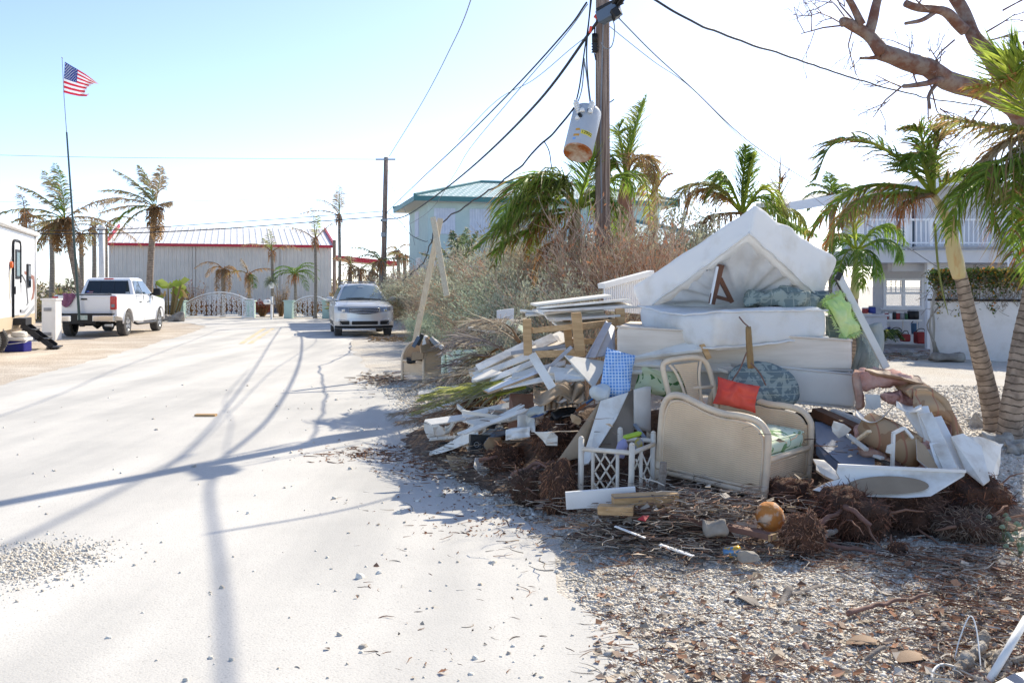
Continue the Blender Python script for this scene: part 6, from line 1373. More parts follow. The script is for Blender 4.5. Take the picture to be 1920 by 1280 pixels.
# ---------------------------------------------------------------- bedding
m_matt = mat('mattress_white', (.94, .92, .88), .85, (.70, .63, .52), 1.9, det=9, contrast=(.50, .80), bump=.45, bscale=8, transl=.22, spec=.2)
m_under = mat('mattress_underside', (.72, .70, .67), .85, (.62, .59, .56), 1.6, bump=.1, bscale=6, transl=.1, spec=.2)
m_spring = mat('box_spring_cover', (.80, .70, .59), .85, (.70, .60, .49), 2, bump=.08, stretch=(1, 1, 8), spec=.2)
m_springd = mat('foundation_grey', (.76, .73, .67), .85, (.68, .64, .58), 2, bump=.08, spec=.2)
def upper_mattress():
 Pt = lambda x, y, Y: P(x, y, Y)
 t = thing('mattress', 'white mattress propped up like a tent on top of the pile', 'mattress', P(1380, 560, 8.3)); o = P(1380, 560, 8.3)
 A = Pt(1405, 438, 7.85); Bc = Pt(1200, 588, 8.75); C_ = Pt(1540, 562, 8.4); D = Bc + C_ - A + V((0, 0, .12)); A = A - o; Bc = Bc - o; C_ = C_ - o; D = D - o
 A2, B2, C2 = Pt(1419, 380, 7.95) - o, Pt(1180, 538, 8.9) - o, Pt(1575, 484, 8.65) - o; D2 = D + V((.05, .15, .22))
 mb = MB()
 def disp(tt, p):
  u, v, w_ = tt
  sag = -.10 * math.sin(math.pi * u) * math.sin(math.pi * v)
  if w_ < .5: wr = .018 * math.sin((u * 1.3 + v * .3) * 46 + 3 * nz(p, 2)) * (u * (1 - u)) * 3 * (v)
  else: wr = 0
  edge = .02 * nz(V((p.x * 7 + p.z * 5, p.y * 7, p.z * 2)), 1) + .010 * abs(nz(V((p.x * 16 + p.z * 14, p.y * 12, p.z * 5)), 1))
  return V((edge, -wr, sag * .6 + wr + edge + .012 * nz(p, 4)))
 mb.hexa([A, Bc, C_, D, A2, B2, C2, D2], (1.6, 1.5, .26), .05, 40, 36, 5, disp); mb.build('cover', m_matt, t, smooth=True, merge=True)
 pp_ = MB(); e = [A, Bc]; 
 for a, b in ((A, Bc), (A, C_)):
  pth = []
  for i in range(25): q = a.lerp(b, i / 24); pth.append(q + V((.012 * nz(q, 9), -.004, .012 * nz(q, 9, 3) + .004)))
  pp_.tube(pth, .009, 6)
 pp_.build('piping', m_matt, t, smooth=True)
 nn = (Bc - A).cross(C_ - A).normalized(); nn = nn if nn.z < 0 else -nn; kk = A + (Bc - A) * .34 + (D - C_) * .02 + (C_ - A) * .42
 def lf(u, v):
  p = A.lerp(Bc, .04 + .92 * v).lerp(C_.lerp(D, .04 + .92 * v), .04 + .92 * u); q = p - kk; a_ = math.atan2(q.dot((C_ - A).normalized()), q.dot((Bc - A).normalized())); r_ = q.length
  return p + nn * (.035 + .10 * math.sin(math.pi * u) * math.sin(math.pi * v)) + nn * (.02 * math.sin(a_ * 17 + 2 * nz(p, 3)) * min(1, r_ * 2.2) + .02 * nz(p, 6))
 ln = MB(); ln.grid(lf, 60, 60); ln.build('underside', mat('mattress_lining', (.72, .70, .66), .9, (.56, .53, .49), 2.5, det=8, bump=.3, bscale=6), t, smooth=True)
upper_mattress()
def second_mattress():
 o = P(1370, 620, 7.8); t = thing('mattress', 'sagging white mattress lying under the tent-like one', 'mattress', o)
 T = [P(1342, 582, 7.5), P(1196, 570, 8.5), P(1552, 578, 8.1), P(1400, 562, 9.3)]; Bt = [P(1345, 655, 7.55), P(1200, 622, 8.5), P(1552, 636, 8.1), P(1400, 612, 9.3)]
 mb = MB()
 def disp(tt, p):
  u, v, w_ = tt; k = math.sin(math.pi * u) * (1 - v) * .05; s_ = math.sin(math.pi * v) * (1 - u) * -.055
  return V((.02 * nz(p, 5), .022 * nz(V((p.x * 7 + p.z * 9, p.y * 5, p.z * 6)), 1) + .012 * abs(nz(p, 15)), k * .3 + s_ * (.6 + .4 * (w_ > .5)) + .014 * nz(p, 5, 7) - .03 * (1 - u) * (1 - v) * (1 - w_)))
 mb.hexa([q - o for q in (Bt[0], Bt[2], Bt[1], Bt[3], T[0], T[2], T[1], T[3])], (1.3, 1.5, .25), .07, 34, 34, 6, disp); mb.build('cover', m_matt, t, smooth=True, merge=True)
 for R_ in (T, Bt):
  pp_ = MB(); q = []
  for a, b in ((R_[1], R_[0]), (R_[0], R_[2])): q += [a.lerp(b, k / 16) for k in range(16 if b is R_[0] else 17)]
  pp_.tube([p - o + V((.012 * nz(p, 9), -.012, .014 * nz(p, 7, 3) + (.012 if R_ is Bt else -.012) + (-.055 * math.sin(math.pi * k / 16) * .8 if k < 16 else 0))) for k, p in enumerate(q)], .009, 6); pp_.build('piping', m_matt, t, smooth=True)
second_mattress()
def boxspring(label, tl, tr, bl, br, Y0, Y1, dep, m_, seed):
 o = P((tl[0] + tr[0]) / 2, tl[1], Y0); t = thing('box_spring', label, 'box spring', o); q = [P(*bl, Y0), P(*br, Y1), None, None, P(*tl, Y0), P(*tr, Y1)]
 bk = V((.25, dep, .0)); c8 = [q[0], q[1], q[0] + bk, q[1] + bk, q[4], q[5], q[4] + bk + V((0, 0, -.0)), q[5] + bk]
 mb = MB(); mb.hexa([c - o for c in c8], (1.95, dep, .25), .03, 24, 16, 4, lambda tt, p: V((.006 * nz(p, 5, seed), .012 * nz(p, 3, seed), .012 * nz(p, 2.5, seed + 2)))); mb.build('cover', m_, t, smooth=True, merge=True)
 p_ = MB(); 
 for a, b in ((c8[4], c8[5]), (c8[0], c8[1]), (c8[5], c8[7]), (c8[1], c8[3])): p_.tube([a - o + V((0, -.006, 0)), (a + b) / 2 - o + V((0, -.01, .004)), b - o + V((0, -.006, 0))], .008, 6)
 p_.build('piping', m_, t, smooth=True)
boxspring('beige box spring directly under the sagging white mattress', (1156, 612), (1597, 638), (1158, 690), (1597, 694), 7.95, 7.9, 1.35, m_spring, 1)
boxspring('pale grey box spring, lowest of the stack, jutting out to the right', (1170, 662), (1606, 702), (1172, 725), (1604, 766), 8.15, 7.75, 1.3, m_springd, 2)
bk = MB(); bk.hexa([P(x, y, Y) for (y) in (793, 772) for Y in (8.0, 8.9) for x in (1490, 1600)], (.5, .9, .1), .02, 4, 4, 2); tag(bk.build('black_frame', m_black), 'black strip of bed base showing under the lowest box spring', 'bed base')
# cushions
def cushion(label, c, w_, h, th, rot, m_, name='cushion', nu=22, seed=1, cat='cushion', piping=None, fringe=0, corner=1.0, pinch=2.2, rd=0, cr=.012):
 t = None; M_ = Matrix.Rotation(rot[2], 3, 'Z') @ Matrix.Rotation(rot[1], 3, 'Y') @ Matrix.Rotation(rot[0], 3, 'X'); mb = MB()
 def f(sg):
  def g_(u, v):
   x, y = 2 * u - 1, 2 * v - 1; k = (1 - abs(x) ** pinch) ** .5 * (1 - abs(y) ** pinch) ** .5; e = 1 - .06 * corner * (1 - x * x) ** 1 * abs(y) - 0; e2 = 1 - .06 * corner * (1 - y * y) * abs(x)
   xx = x * (1 - y * y / 2) ** .5 if rd else x * e2; yy = y * (1 - x * x / 2) ** .5 if rd else y * e; p = V((xx * w_ / 2, yy * h / 2, sg * th / 2 * k)); p += V((nz(p, 9, seed), nz(p, 9, seed + 3), nz(p, 9, seed + 6))) * cr * 1.5 * k + V((0, 0, cr * nz(V((x, y, sg)), 2.5, seed))); return M_ @ p
  return g_
 mb.grid(f(1), nu, nu); mb.grid(lambda u, v: f(-1)(1 - u, v), nu, nu)
 if fringe:
  random.seed(seed)
  for i in range(260):
   s_ = random.choice((0, 1, 2, 3)); u = rnd(-1, 1); x, y = ((u, 1), (u, -1), (1, u), (-1, u))[s_]; p = M_ @ V((x * w_ / 2 * .97, y * h / 2 * .97, 0)); e = M_ @ V((x * w_ / 2 * 1.0 + rnd(-.02, .02) + (fringe * x if s_ > 1 else 0), y * h / 2 + rnd(-.02, .02) + (fringe * y if s_ < 2 else 0), rnd(-.02, .02))); mb.tube([p, e], [.006, .004], 3)
 o = mb.build(name, m_, None, smooth=True, merge=not fringe, loc=c); tag(o, label, cat)
 return o
def pattern(name, base, ink, sc=5, thr=.55, stripes=None, spec=.2, base2=None):
 m = mat(name, base, .85, spec=spec); n, l, b = NODE(m); tc = n.new('ShaderNodeTexCoord'); no = N(n, 'ShaderNodeTexNoise'); no.inputs['Scale'].default_value = sc; no.inputs['Detail'].default_value = 2; no.inputs['Distortion'].default_value = 1.5; l.new(tc.outputs['Object'], no.inputs['Vector'])
 k = math_(n, l, 'GREATER_THAN', no.outputs[0], thr); mx = N(n, 'ShaderNodeMix', data_type='RGBA'); l.new(k, mx.inputs[0]); mx.inputs[6].default_value = (*base, 1); mx.inputs[7].default_value = (*ink, 1); out = mx.outputs[2]
 if stripes:
  ax, fq, wd, col = stripes; sx = n.new('ShaderNodeSeparateXYZ'); l.new(tc.outputs['Object'], sx.inputs[0])
  for a_ in ax:
   z = math_(n, l, 'FRACT', math_(n, l, 'MULTIPLY', sx.outputs[a_], fq)); q = math_(n, l, 'LESS_THAN', z, wd); m2 = N(n, 'ShaderNodeMix', data_type='RGBA'); l.new(q, m2.inputs[0]); l.new(out, m2.inputs[6]); m2.inputs[7].default_value = (*col, 1); out = m2.outputs[2]
 l.new(out, b.inputs['Base Color']); return m
m_palmc = pattern('pale_green_palm_print', (.78, .84, .62), (.22, .36, .16), 7, .60)
m_palmd = pattern('tropical_palm_print', (.66, .70, .44), (.10, .22, .07), 6, .56)
m_check = pattern('blue_check', (.16, .34, .68), (.20, .38, .72), 3, .5, ((0, 2), 40, .25, (.62, .74, .88)))
m_plaid = pattern('grey_leaf_plaid', (.15, .19, .195), (.30, .34, .31), 12, .5, ((2,), 17, .09, (.38, .40, .34)))
m_plaid2 = pattern('green_grey_plaid', (.20, .24, .22), (.34, .38, .33), 10, .52, ((0, 2), 11, .08, (.36, .38, .32)))
m_redc = mat('red_cushion', (.80, .07, .045), .75, (.85, .13, .08), 3, bump=.1, transl=.1)
m_limec = mat('lime_cushion', (.50, .70, .20), .9, (.66, .76, .36), 3, bump=.3, bscale=50)
m_blank = mat('grey_blanket', (.26, .29, .28), .95, (.36, .38, .36), 5, bump=.5, bscale=12)
cushion('red cushion lying on the back of the rattan armchair', P(1381, 740, 7.35), .33, .21, .17, (R(80), R(12), R(-6)), m_redc, seed=3, corner=1.6, cr=.03)
cushion('dark leaf-striped cushion standing behind the red cushion', P(1432, 724, 7.62), .60, .40, .2, (R(72), R(10), R(4)), m_plaid, seed=4, rd=1, cr=.02)
cushion('blue checked pillow leaning at the middle of the pile', P(1157, 702, 7.7), .25, .40, .13, (R(70), R(16), R(10)), m_check, seed=5, corner=.4, cr=.02)
wd_ = MB(); q = P(1127, 733, 7.55); wd_.hexa([q + V((x, y, z)) for z in (-.07, .05) for y in (-.05, .06) for x in (-.08, .07)], (.15, .11, .12), .05, 8, 6, 6, lambda t_, p: V((nz(p, 14), nz(p, 14, 3), nz(p, 14, 6))) * .025); tag(wd_.build('cloth', mat('crumpled_sheet', (.56, .60, .62), .9, (.66, .66, .56), 5, bump=.3), smooth=True), 'crumpled pale sheet stuffed under the blue checked pillow', 'cloth')
cushion('palm-print cushion wedged left of the dining chair back', P(1240, 714, 7.95), .42, .26, .14, (R(80), R(14), 0), m_palmd, seed=6, cr=.02)
cushion('lime green fringed pillow at the right end of the mattresses', P(1580, 592, 8.15), .17, .36, .12, (R(75), R(-22), R(12)), m_limec, seed=7, fringe=.02, cr=.03)
cushion('plaid pillow poking out beside the tent-like mattress', P(1494, 558, 8.2), .38, .16, .13, (R(60), R(20), R(-8)), m_plaid2, seed=8)
cushion('dark plaid pillow squeezed next to the lime green pillow', P(1530, 566, 8.35), .3, .2, .14, (R(60), R(-6), R(10)), m_plaid, seed=9)
cushion('dark crumpled pillow below the lime green pillow', P(1570, 620, 8.3), .22, .24, .12, (R(70), R(10), R(10)), m_plaid2, seed=10)
bl_ = MB()
def blf(u, v):
 x = 1600 + 44 * u + 6 * math.sin(v * 5); y = 618 + 90 * v; Y = 8.3 + .25 * u + .05 * math.sin(u * 14) + .04 * math.sin(v * 9); return P(x, y - 14 * u * (1 - v), Y)
bl_.grid(blf, 20, 24); ob = bl_.build('blanket', m_blank, smooth=True); ob.modifiers.new('s', 'SOLIDIFY').thickness = .04; tag(ob, 'grey-green quilt hanging down behind the end of the box springs', 'blanket')
ql = MB(); ql.hexa([P(x, y, Y) for y in (574, 548) for Y in (8.05, 8.7) for x in (1395, 1520)], (.6, .6, .12), .05, 22, 12, 4, lambda a, p: V((nz(p, 7), nz(p, 7, 3), nz(p, 7, 6))) * .07); tag(ql.build('blanket', m_plaid2, smooth=True), 'rumpled dark plaid quilt stuffed under the right side of the tent-like mattress', 'blanket')
# wood frame inside the tent
def frame_in():
 t = thing('wooden_stool_frame', 'dark wooden frame propping up the tent-like mattress', 'stool', P(1345, 560, 8.15)); o = P(1345, 560, 8.15)
 m1 = MB(); m1.bar(P(1334, 570, 8.1) - o, P(1352, 496, 8.1) - o, .05, .05, up=(0, 1, 0)); m1.build('leg', m_darkwood, t, bevel=.004)
 m1 = MB(); m1.bar(P(1331, 570, 8.09) - o, P(1345, 500, 8.09) - o, .012, .055, up=(0, 1, 0)); m1.build('leg_trim', m_white, t)
 m1 = MB(); m1.bar(P(1350, 522, 8.1) - o, P(1372, 566, 8.15) - o, .035, .04, up=(0, 1, 0)); m1.build('brace', m_darkwood, t)
 m1 = MB(); m1.bar(P(1342, 556, 8.12) - o, P(1372, 564, 8.15) - o, .03, .03, up=(0, 1, 0)); m1.build('stretcher', m_darkwood, t)
 q = MB(); q.bar(P(1265, 566, 8.6), P(1345, 535, 8.4), .05, .045); tag(q.build('metal_bar', m_greyw), 'grimy bar running left under the tent-like mattress', 'bar')
 q = MB(); q.bar(P(1345, 535, 8.4), P(1418, 562, 8.5), .05, .045); tag(q.build('metal_bar', m_blackm), 'dark bar running right under the tent-like mattress', 'bar')
 q = MB(); q.lathe([(.012, -.02), (.045, -.02), (.05, 0), (.045, .02), (.012, .02)], Matrix.Translation(P(1334, 507, 8.25)) @ Matrix.Rotation(R(80), 4, 'X'), 16); q.bar(P(1334, 512, 8.25), P(1334, 530, 8.3), .03, .03); tag(q.build('caster', m_blackm), 'caster wheel caught in the cloth of the tent-like mattress', 'caster')
frame_in()

# ---------------------------------------------------------------- rattan furniture
m_cane = mat('rattan_cane', (.92, .71, .48), .45, (.68, .53, .38), 4, bump=.05, spec=.5)
def wick(name, c1, c2, fx=110, fz=95):
 m = mat(name, c1, .7, spec=.25); n, l, b = NODE(m); tc = n.new('ShaderNodeTexCoord'); sx = n.new('ShaderNodeSeparateXYZ'); l.new(tc.outputs['UV'], sx.inputs[0])
 a = math_(n, l, 'SINE', math_(n, l, 'MULTIPLY', sx.outputs[0], fx * 2.2)); c = math_(n, l, 'SINE', math_(n, l, 'MULTIPLY', sx.outputs[1], fz * 6.28)); h = math_(n, l, 'MULTIPLY', a, c)
 c3 = math_(n, l, 'ABSOLUTE', math_(n, l, 'SINE', math_(n, l, 'MULTIPLY', sx.outputs[1], fz * 3.14))); g_ = math_(n, l, 'POWER', c3, .5)
 no = N(n, 'ShaderNodeTexNoise'); no.inputs['Scale'].default_value = 4; no.inputs['Detail'].default_value = 5; l.new(tc.outputs['UV'], no.inputs['Vector'])
 f = math_(n, l, 'MULTIPLY_ADD', h, .28, .5); f = math_(n, l, 'MULTIPLY', f, g_); f2 = math_(n, l, 'MULTIPLY_ADD', no.outputs[0], .8, f); mr = N(n, 'ShaderNodeMapRange'); mr.inputs[1].default_value = .25; mr.inputs[2].default_value = 1.15; l.new(f2, mr.inputs[0])
 mx = N(n, 'ShaderNodeMix', data_type='RGBA'); l.new(mr.outputs[0], mx.inputs[0]); mx.inputs[6].default_value = (*c2, 1); mx.inputs[7].default_value = (*c1, 1); l.new(mx.outputs[2], b.inputs['Base Color'])
 bp = n.new('ShaderNodeBump'); bp.inputs['Strength'].default_value = .8; bp.inputs['Distance'].default_value = .004; l.new(f, bp.inputs['Height']); l.new(bp.outputs[0], b.inputs['Normal']); return m
m_weave = wick('woven_rattan', (.97, .73, .48), (.58, .38, .22), 55, 64)
def uvxz(o, ax=0):
 me = o.data; uv = me.uv_layers.new(name='UVMap')
 for lp in me.loops: co = me.vertices[lp.vertex_index].co; uv.data[lp.index].uv = (co[ax], co.z)
def rattan_chair(label, loc, rz, tilt=(0, 0), L=.86, Wd=.74, group=None, hb=.60, hf=.53, wavy=True, seat=True):
 t = thing('rattan_armchair', label, 'armchair', loc, rot=(tilt[0], tilt[1], rz), group=group)
 def prof(n=30):      # arm outline from back-bottom over the top to front-bottom, in x,z
  if wavy: pts = [(0, .04), (0, .40), (.01, .52), (.05, .595), (.13, .62), (.24, .60), (.36, .565), (.5, .545), (.64, .55), (.76, .535), (.825, .48), (.85, .38), (.85, -.06)]
  else: pts = [(0, -.08), (0, .3), (.03, .46), (.14, .56), (.3, .59), (.5, .58), (.68, .53), (.8, .42), (.85, .3), (.85, -.08)]
  return [V((p[0] * L / .85, 0, p[1])) for p in pts]
 for y in (0, Wd):
  sg = -1 if y == 0 else 1; ps = spline(prof(), 40)
  f = MB(); f.tube([p + V((0, y, 0)) for p in ps], .025, 10); inner = [V((p.x * .93 + .03 * L, y, max(.06, p.z - .04))) for p in ps]; f.tube(inner, .010, 8)
  f.tube([V((0, y, .03)), V((L, y, .03))], .02, 10); f.tube([V((.02, y, .06)), V((L - .02, y, .06))], .009, 8); f.build('arm_frame', m_cane, t, smooth=True)
  pn = MB(); vs = []; n = len(inner)
  for i in range(21):
   u = i / 20; x = .03 + (L - .06) * u
   zt = max(np.interp(x, [p.x for p in inner[2:-6]], [p.z for p in inner[2:-6]]), .1); vs += [V((x, y + sg * .004, .055)), V((x, y + sg * .004, zt))]
  pn.add(vs, [(2 * i, 2 * i + 2, 2 * i + 3, 2 * i + 1) for i in range(20)]); vs2 = [v - V((0, sg * .014, 0)) for v in vs]; pn.add(vs2, [(2 * i, 2 * i + 2, 2 * i + 3, 2 * i + 1) for i in range(20)])
  o = pn.build('woven_side', m_weave, t); uvxz(o)
  for x in (0, L):
   lg = MB(); lg.tube([V((x, y, .1)), V((x, y, -.09))], [.026, .022], 10); lg.build('leg', m_cane, t, smooth=True)
 f = MB()
 for z in (.27, .05): f.tube([V((L - .005, 0, z)), V((L - .005, Wd, z))], .022 if z > .1 else .016, 10)
 f.tube([V((L - .01, .03, .235)), V((L - .01, Wd - .03, .235))], .008, 6); f.tube([V((L - .01, .03, .075)), V((L - .01, Wd - .03, .075))], .008, 6); f.tube([V((L - .01, .035, .07)), V((L - .01, .035, .24))], .01, 6); f.tube([V((L - .01, Wd - .035, .07)), V((L - .01, Wd - .035, .24))], .01, 6); f.build('front_rail', m_cane, t, smooth=True)
 p_ = MB(); p_.box((L - .012, Wd / 2, .155), (.01, Wd - .06, .18)); o = p_.build('woven_front', m_weave, t); uvxz(o, 1)
 s_ = MB(); s_.box((L / 2, Wd / 2, .25), (L - .04, Wd - .04, .03)); s_.build('seat_base', m_cane, t)
 b_ = MB(); b_.box((.015, Wd / 2, .22), (.02, Wd - .04, .36)); o = b_.build('woven_back', m_weave, t); uvxz(o, 1)
 r_ = MB(); r_.tube([V((.01, 0, .40)), V((.0, Wd / 2, .42)), V((.01, Wd, .40))], .022, 10); r_.build('back_rail', m_cane, t, smooth=True)
 if seat:
  c = MB()
  def disp(tt, p): return V((0, 0, .03 * math.sin(math.pi * tt.x) * math.sin(math.pi * tt.y) * (1 if tt.z > .5 else 0) + .006 * nz(p, 8)))
  M_ = Matrix.Translation((0, 0, 0))
  c.hexa([V((x, y, z)) for z in (.275, .40) for y in (.05, Wd - .05) for x in (.08, L - .02)], (L - .1, Wd - .1, .13), .055, 10, 10, 4, disp); so_ = c.build('seat_cushion', m_palmc, t, smooth=True, merge=True)
  pt = MB()
  for z in (.285, .395): pt.tube([V((.2, .055, z)), V((L - .06, .06, z)), V((L - .025, .1, z)), V((L - .02, Wd - .1, z)), V((L - .06, Wd - .06, z)), V((.2, Wd - .055, z))], .006, 5)
  pt.build('piping', m_palmc, so_)
 return t
rattan_chair('pale rattan armchair standing at the front of the pile', V((1.10, 7.24, .235)), R(-40), (0, R(4.5)))
# dining chair back
def chair_back():
 Y = 7.62; o = P(1290, 720, Y); t = thing('rattan_dining_chair', 'rattan dining chair of which the rounded back stands behind the armchair', 'chair', o)
 f = MB(); f.tube([q - o for q in spline([P(1262, 770, Y), P(1252, 730, Y), P(1243, 690, Y), P(1250, 678, Y), P(1275, 672, Y), P(1305, 670, Y + .05), P(1322, 678, Y + .08), P(1332, 700, Y + .1), P(1340, 735, Y + .1), P(1345, 775, Y + .1)], 40)], .022, 10); f.build('back_frame', m_cane, t, smooth=True)
 f = MB(); f.tube([q - o for q in spline([P(1255, 683, Y), P(1268, 700, Y), P(1281, 730, Y), P(1292, 770, Y)], 16)], .012, 8); f.tube([q - o for q in spline([P(1314, 676, Y + .06), P(1311, 700, Y + .06), P(1313, 730, Y + .06), P(1318, 770, Y + .06)], 16)], .012, 8); f.tube([P(1290, 728, Y + .03) - o, P(1343, 724, Y + .1) - o], .014, 8); f.build('back_spindles', m_cane, t, smooth=True)
 p_ = MB(); L_ = spline([P(1262, 684, Y), P(1274, 700, Y), P(1286, 730, Y), P(1297, 775, Y)], 12); R_ = spline([P(1308, 678, Y + .06), P(1306, 700, Y + .06), P(1308, 730, Y + .06), P(1313, 775, Y + .06)], 12)
 vs = []
 for a, b in zip(L_, R_): vs += [a - o, b - o]
 p_.add(vs, [(2 * i, 2 * i + 1, 2 * i + 3, 2 * i + 2) for i in range(12)]); ob = p_.build('woven_back', m_weave, t); uvxz(ob); ob.modifiers.new('s', 'SOLIDIFY').thickness = .008
 s_ = MB(); s_.bar(P(1262, 775, Y) - o, P(1345, 778, Y + .1) - o, .3, .04); s_.build('seat', m_cane, t)
chair_back()
# far rattan chair with a box of books
rattan_chair('far rattan armchair at the verge holding a box of books', V((-1.454, 17.18, .09)), R(-138), (0, 0), .62, .62, wavy=False, seat=False)
FC = G(795, 700)
def far_box():
 o = P(795, 652, 16.4); t = thing('cardboard_box', 'opened cardboard box full of books on the far rattan chair', 'box', o)
 b = MB(); b.slab([P(x, y, Y) - o for x, y, Y in ((788, 662, 16.1), (834, 656, 16.5), (832, 640, 16.6), (786, 648, 16.1))], .03); b.slab([P(x, y, Y) - o for x, y, Y in ((774, 674, 16.4), (796, 672, 16.4), (796, 658, 16.4), (774, 660, 16.4))], .2); b.build('carton', m_card, t)
 random.seed(4)
 for i, (x, y, a, m_) in enumerate(((781, 640, .5, 'slate_plastic'), (788, 636, .4, 'black_plastic'), (797, 640, .2, 'white_paint'), (804, 643, -.3, 'brown_paper'), (815, 641, -.7, 'grey_metal'), (822, 645, -.9, 'white_paint'))):
  q = MB(); q.box(P(x, y, 16.4 + .017 * (i % 3) - .006 * i), (.06, .2 + .008 * i, .2), Matrix.Rotation(a, 3, 'Y')); tag(q.build('book', MC[m_]), ('slate book at the left end of the box on the far chair', 'black book second from the left in the box on the far chair', 'white book in the middle of the box on the far chair', 'brown book just right of the white one in the far box', 'grey book tilted right in the far box', 'white book tilted most at the right end of the far box')[i], 'book')
 q = MB(); q.hexa([P(x, y, Y) for y in (681, 672) for Y in (16.45, 16.95) for x in (762, 794)], (.3, .4, .1), .03, 4, 4, 2, lambda a, p: V((0, 0, .03 * nz(p, 9)))); tag(q.build('cloth', m_black, smooth=True), 'black cloth lying on the seat of the far rattan chair', 'cloth')
far_box()
def flat_cushion(label, pts, Ys, th, m_, seed=1):
 a, b, c, d = [P(x, y, Y) for (x, y), Y in zip(pts, Ys)]; n_ = (b - a).cross(d - a).normalized(); n_ = n_ if n_.y > 0 else -n_; n_ *= th
 mb = MB(); mb.hexa([d, c, d + n_, c + n_, a, b, a + n_, b + n_], ((b - a).length, th, (d - a).length), th * .45, 10, 3, 10, lambda t_, p: V((0, -.02 * math.sin(math.pi * t_.x) * math.sin(math.pi * t_.z) * (1 - t_.y), 0))); o = mb.build('seat_cushion', m_, smooth=True, merge=True); tag(o, label, 'cushion'); return o
flat_cushion('pale green palm-print cushion right of the far rattan chair, front one', ((836, 654), (897, 653), (895, 705), (838, 709)), (15.2, 15.2, 15.0, 15.0), .12, m_palmc)
flat_cushion('edge-on pale green cushion squeezed against the far rattan chair', ((826, 664), (836, 660), (838, 712), (826, 712)), (15.5, 15.5, 15.3, 15.3), .12, m_palmc)
# rattan table base
def table_base():
 Y = 6.95; o = P(1150, 970, Y); t = thing('rattan_table_base', 'pale rattan table base with crossed lattice sides left of the armchair', 'table base', o)
 K = lambda x, y, Y_=Y: P(x, y, Y_) - o
 def post(pts, r=.021): m1 = MB(); m1.tube(pts, r, 10); m1.lathe([(r, 0), (r * .8, .012), (.004, .02)], Matrix.Translation(pts[0]), 10); m1.build('leg', m_cane2, t, smooth=True)
 post([K(1090, 822), K(1089, 900), K(1087, 972)]); post([K(1185, 834, 6.75), K(1184, 890, 6.75), K(1180, 960, 6.75)]); post([K(1163, 805, 7.3), K(1162, 900, 7.3), K(1160, 960, 7.3)]); post([K(1225, 812, 7.25), K(1222, 960, 7.25)])
 for pp in ([K(1090, 841), K(1185, 849, 6.75)], [K(1185, 849, 6.75), K(1225, 833, 7.2)], [K(1163, 822, 7.3), K(1225, 826, 7.25)], [K(1085, 966), K(1130, 974, 6.85), K(1180, 962, 6.75)]): r_ = MB(); r_.tube(pp, .018, 8); r_.build('rail', m_cane2, t, smooth=True)
 for x, y0, y1, Y_ in ((1112, 847, 966, 6.9), (1158, 851, 966, 6.82), (1202, 846, 952, 6.9)): v = MB(); v.tube([K(x, y0, Y_), K(x - 1, y1, Y_)], .013, 8); v.build('baluster', m_cane2, t, smooth=True)
 la = MB()
 for a, b in (((1116, 850), (1156, 915)), ((1132, 850), (1157, 888)), ((1114, 882), (1140, 925)), ((1156, 852), (1115, 915)), ((1136, 850), (1114, 886)), ((1157, 886), (1130, 925)), ((1114, 905), (1128, 925)), ((1157, 908), (1146, 925))): la.tube([K(*a, 6.87), K(*b, 6.87)], .007, 6)
 la.build('lattice', m_cane2, t, smooth=True); la = MB()
 for a, b in (((1204, 850), (1222, 895)), ((1222, 850), (1203, 900)), ((1192, 860), (1200, 880)), ((1200, 852), (1190, 880)), ((1205, 885), (1222, 925)), ((1222, 890), (1203, 930))): la.tube([K(*a, 6.98), K(*b, 6.98)], .006, 6)
 la.build('lattice', m_cane2, t, smooth=True)
m_cane2 = mat('whitewashed_cane', (.80, .72, .60), .5, (.68, .58, .46), 5, bump=.05)
table_base()
# ---------------------------------------------------------------- boards, planks and other debris
def plank(label, a, b, wd, th, m_, up=(0, 0, 1), name='plank', cat='plank', group=None, bev=.002):
 mb = MB(); mb.bar(P(*a), P(*b), wd, th, up=up); return tag(mb.build(name, m_, bevel=bev), label, cat, group)
def panel(label, pts, m_, th=.012, name='board', cat='board', mats=None, curve=0, group=None, rag=0):
 q = [P(*p) for p in pts]
 if rag:
  out = []
  for i in range(len(q)):
   a, b = q[i], q[(i + 1) % len(q)]; k = max(1, int((b - a).length / .05)) if (rag is True or i in rag) else 1
   for j in range(k):
    p = a.lerp(b, j / k); out.append(p + V((nz(p, 22), nz(p, 22, 3), nz(p, 22, 6))) * (.03 if 0 < j else 0))
  q = out
 mb = MB(); mb.slab(q, th, off=None, edge=None, emi=1 if mats else None); o = mb.build(name, mats or m_); return tag(o, label, cat, group)
def sheet3(label, fn, nu, nv, m_, th=.008, name='sheet', cat='sheet', mats=None):
 mb = MB(); mb.grid(fn, nu, nv); o = mb.build(name, mats or m_, smooth=True); md = o.modifiers.new('s', 'SOLIDIFY'); md.thickness = th
 if mats and len(mats) > 1: md.material_offset = 1
 return tag(o, label, cat)
# white ribbed chest end behind
def chest():
 o = P(1160, 552, 9.6); t = thing('wicker_chest', 'white ribbed chest behind the left end of the mattresses', 'chest', o)
 b = MB(); q = [P(1133, 582, 9.5), P(1215, 590, 9.9), P(1215, 515, 9.9), P(1133, 540, 9.5)]; b.slab([p - o for p in q], .4, off=(.1, .35, 0)); b.build('body', m_white, t)
 r_ = MB(); 
 for i in range(22): a, c = q[0].lerp(q[1], i / 21), q[3].lerp(q[2], i / 21); r_.tube([a - o + V((0, -.006, 0)), c - o + V((0, -.006, 0))], .008, 5)
 r_.build('ribs', m_rail, t); l_ = MB(); l_.bar(q[3] - o + V((-.03, 0, .02)), q[2] - o + V((.03, 0, .02)), .1, .05); l_.build('lid', m_white, t)
chest()
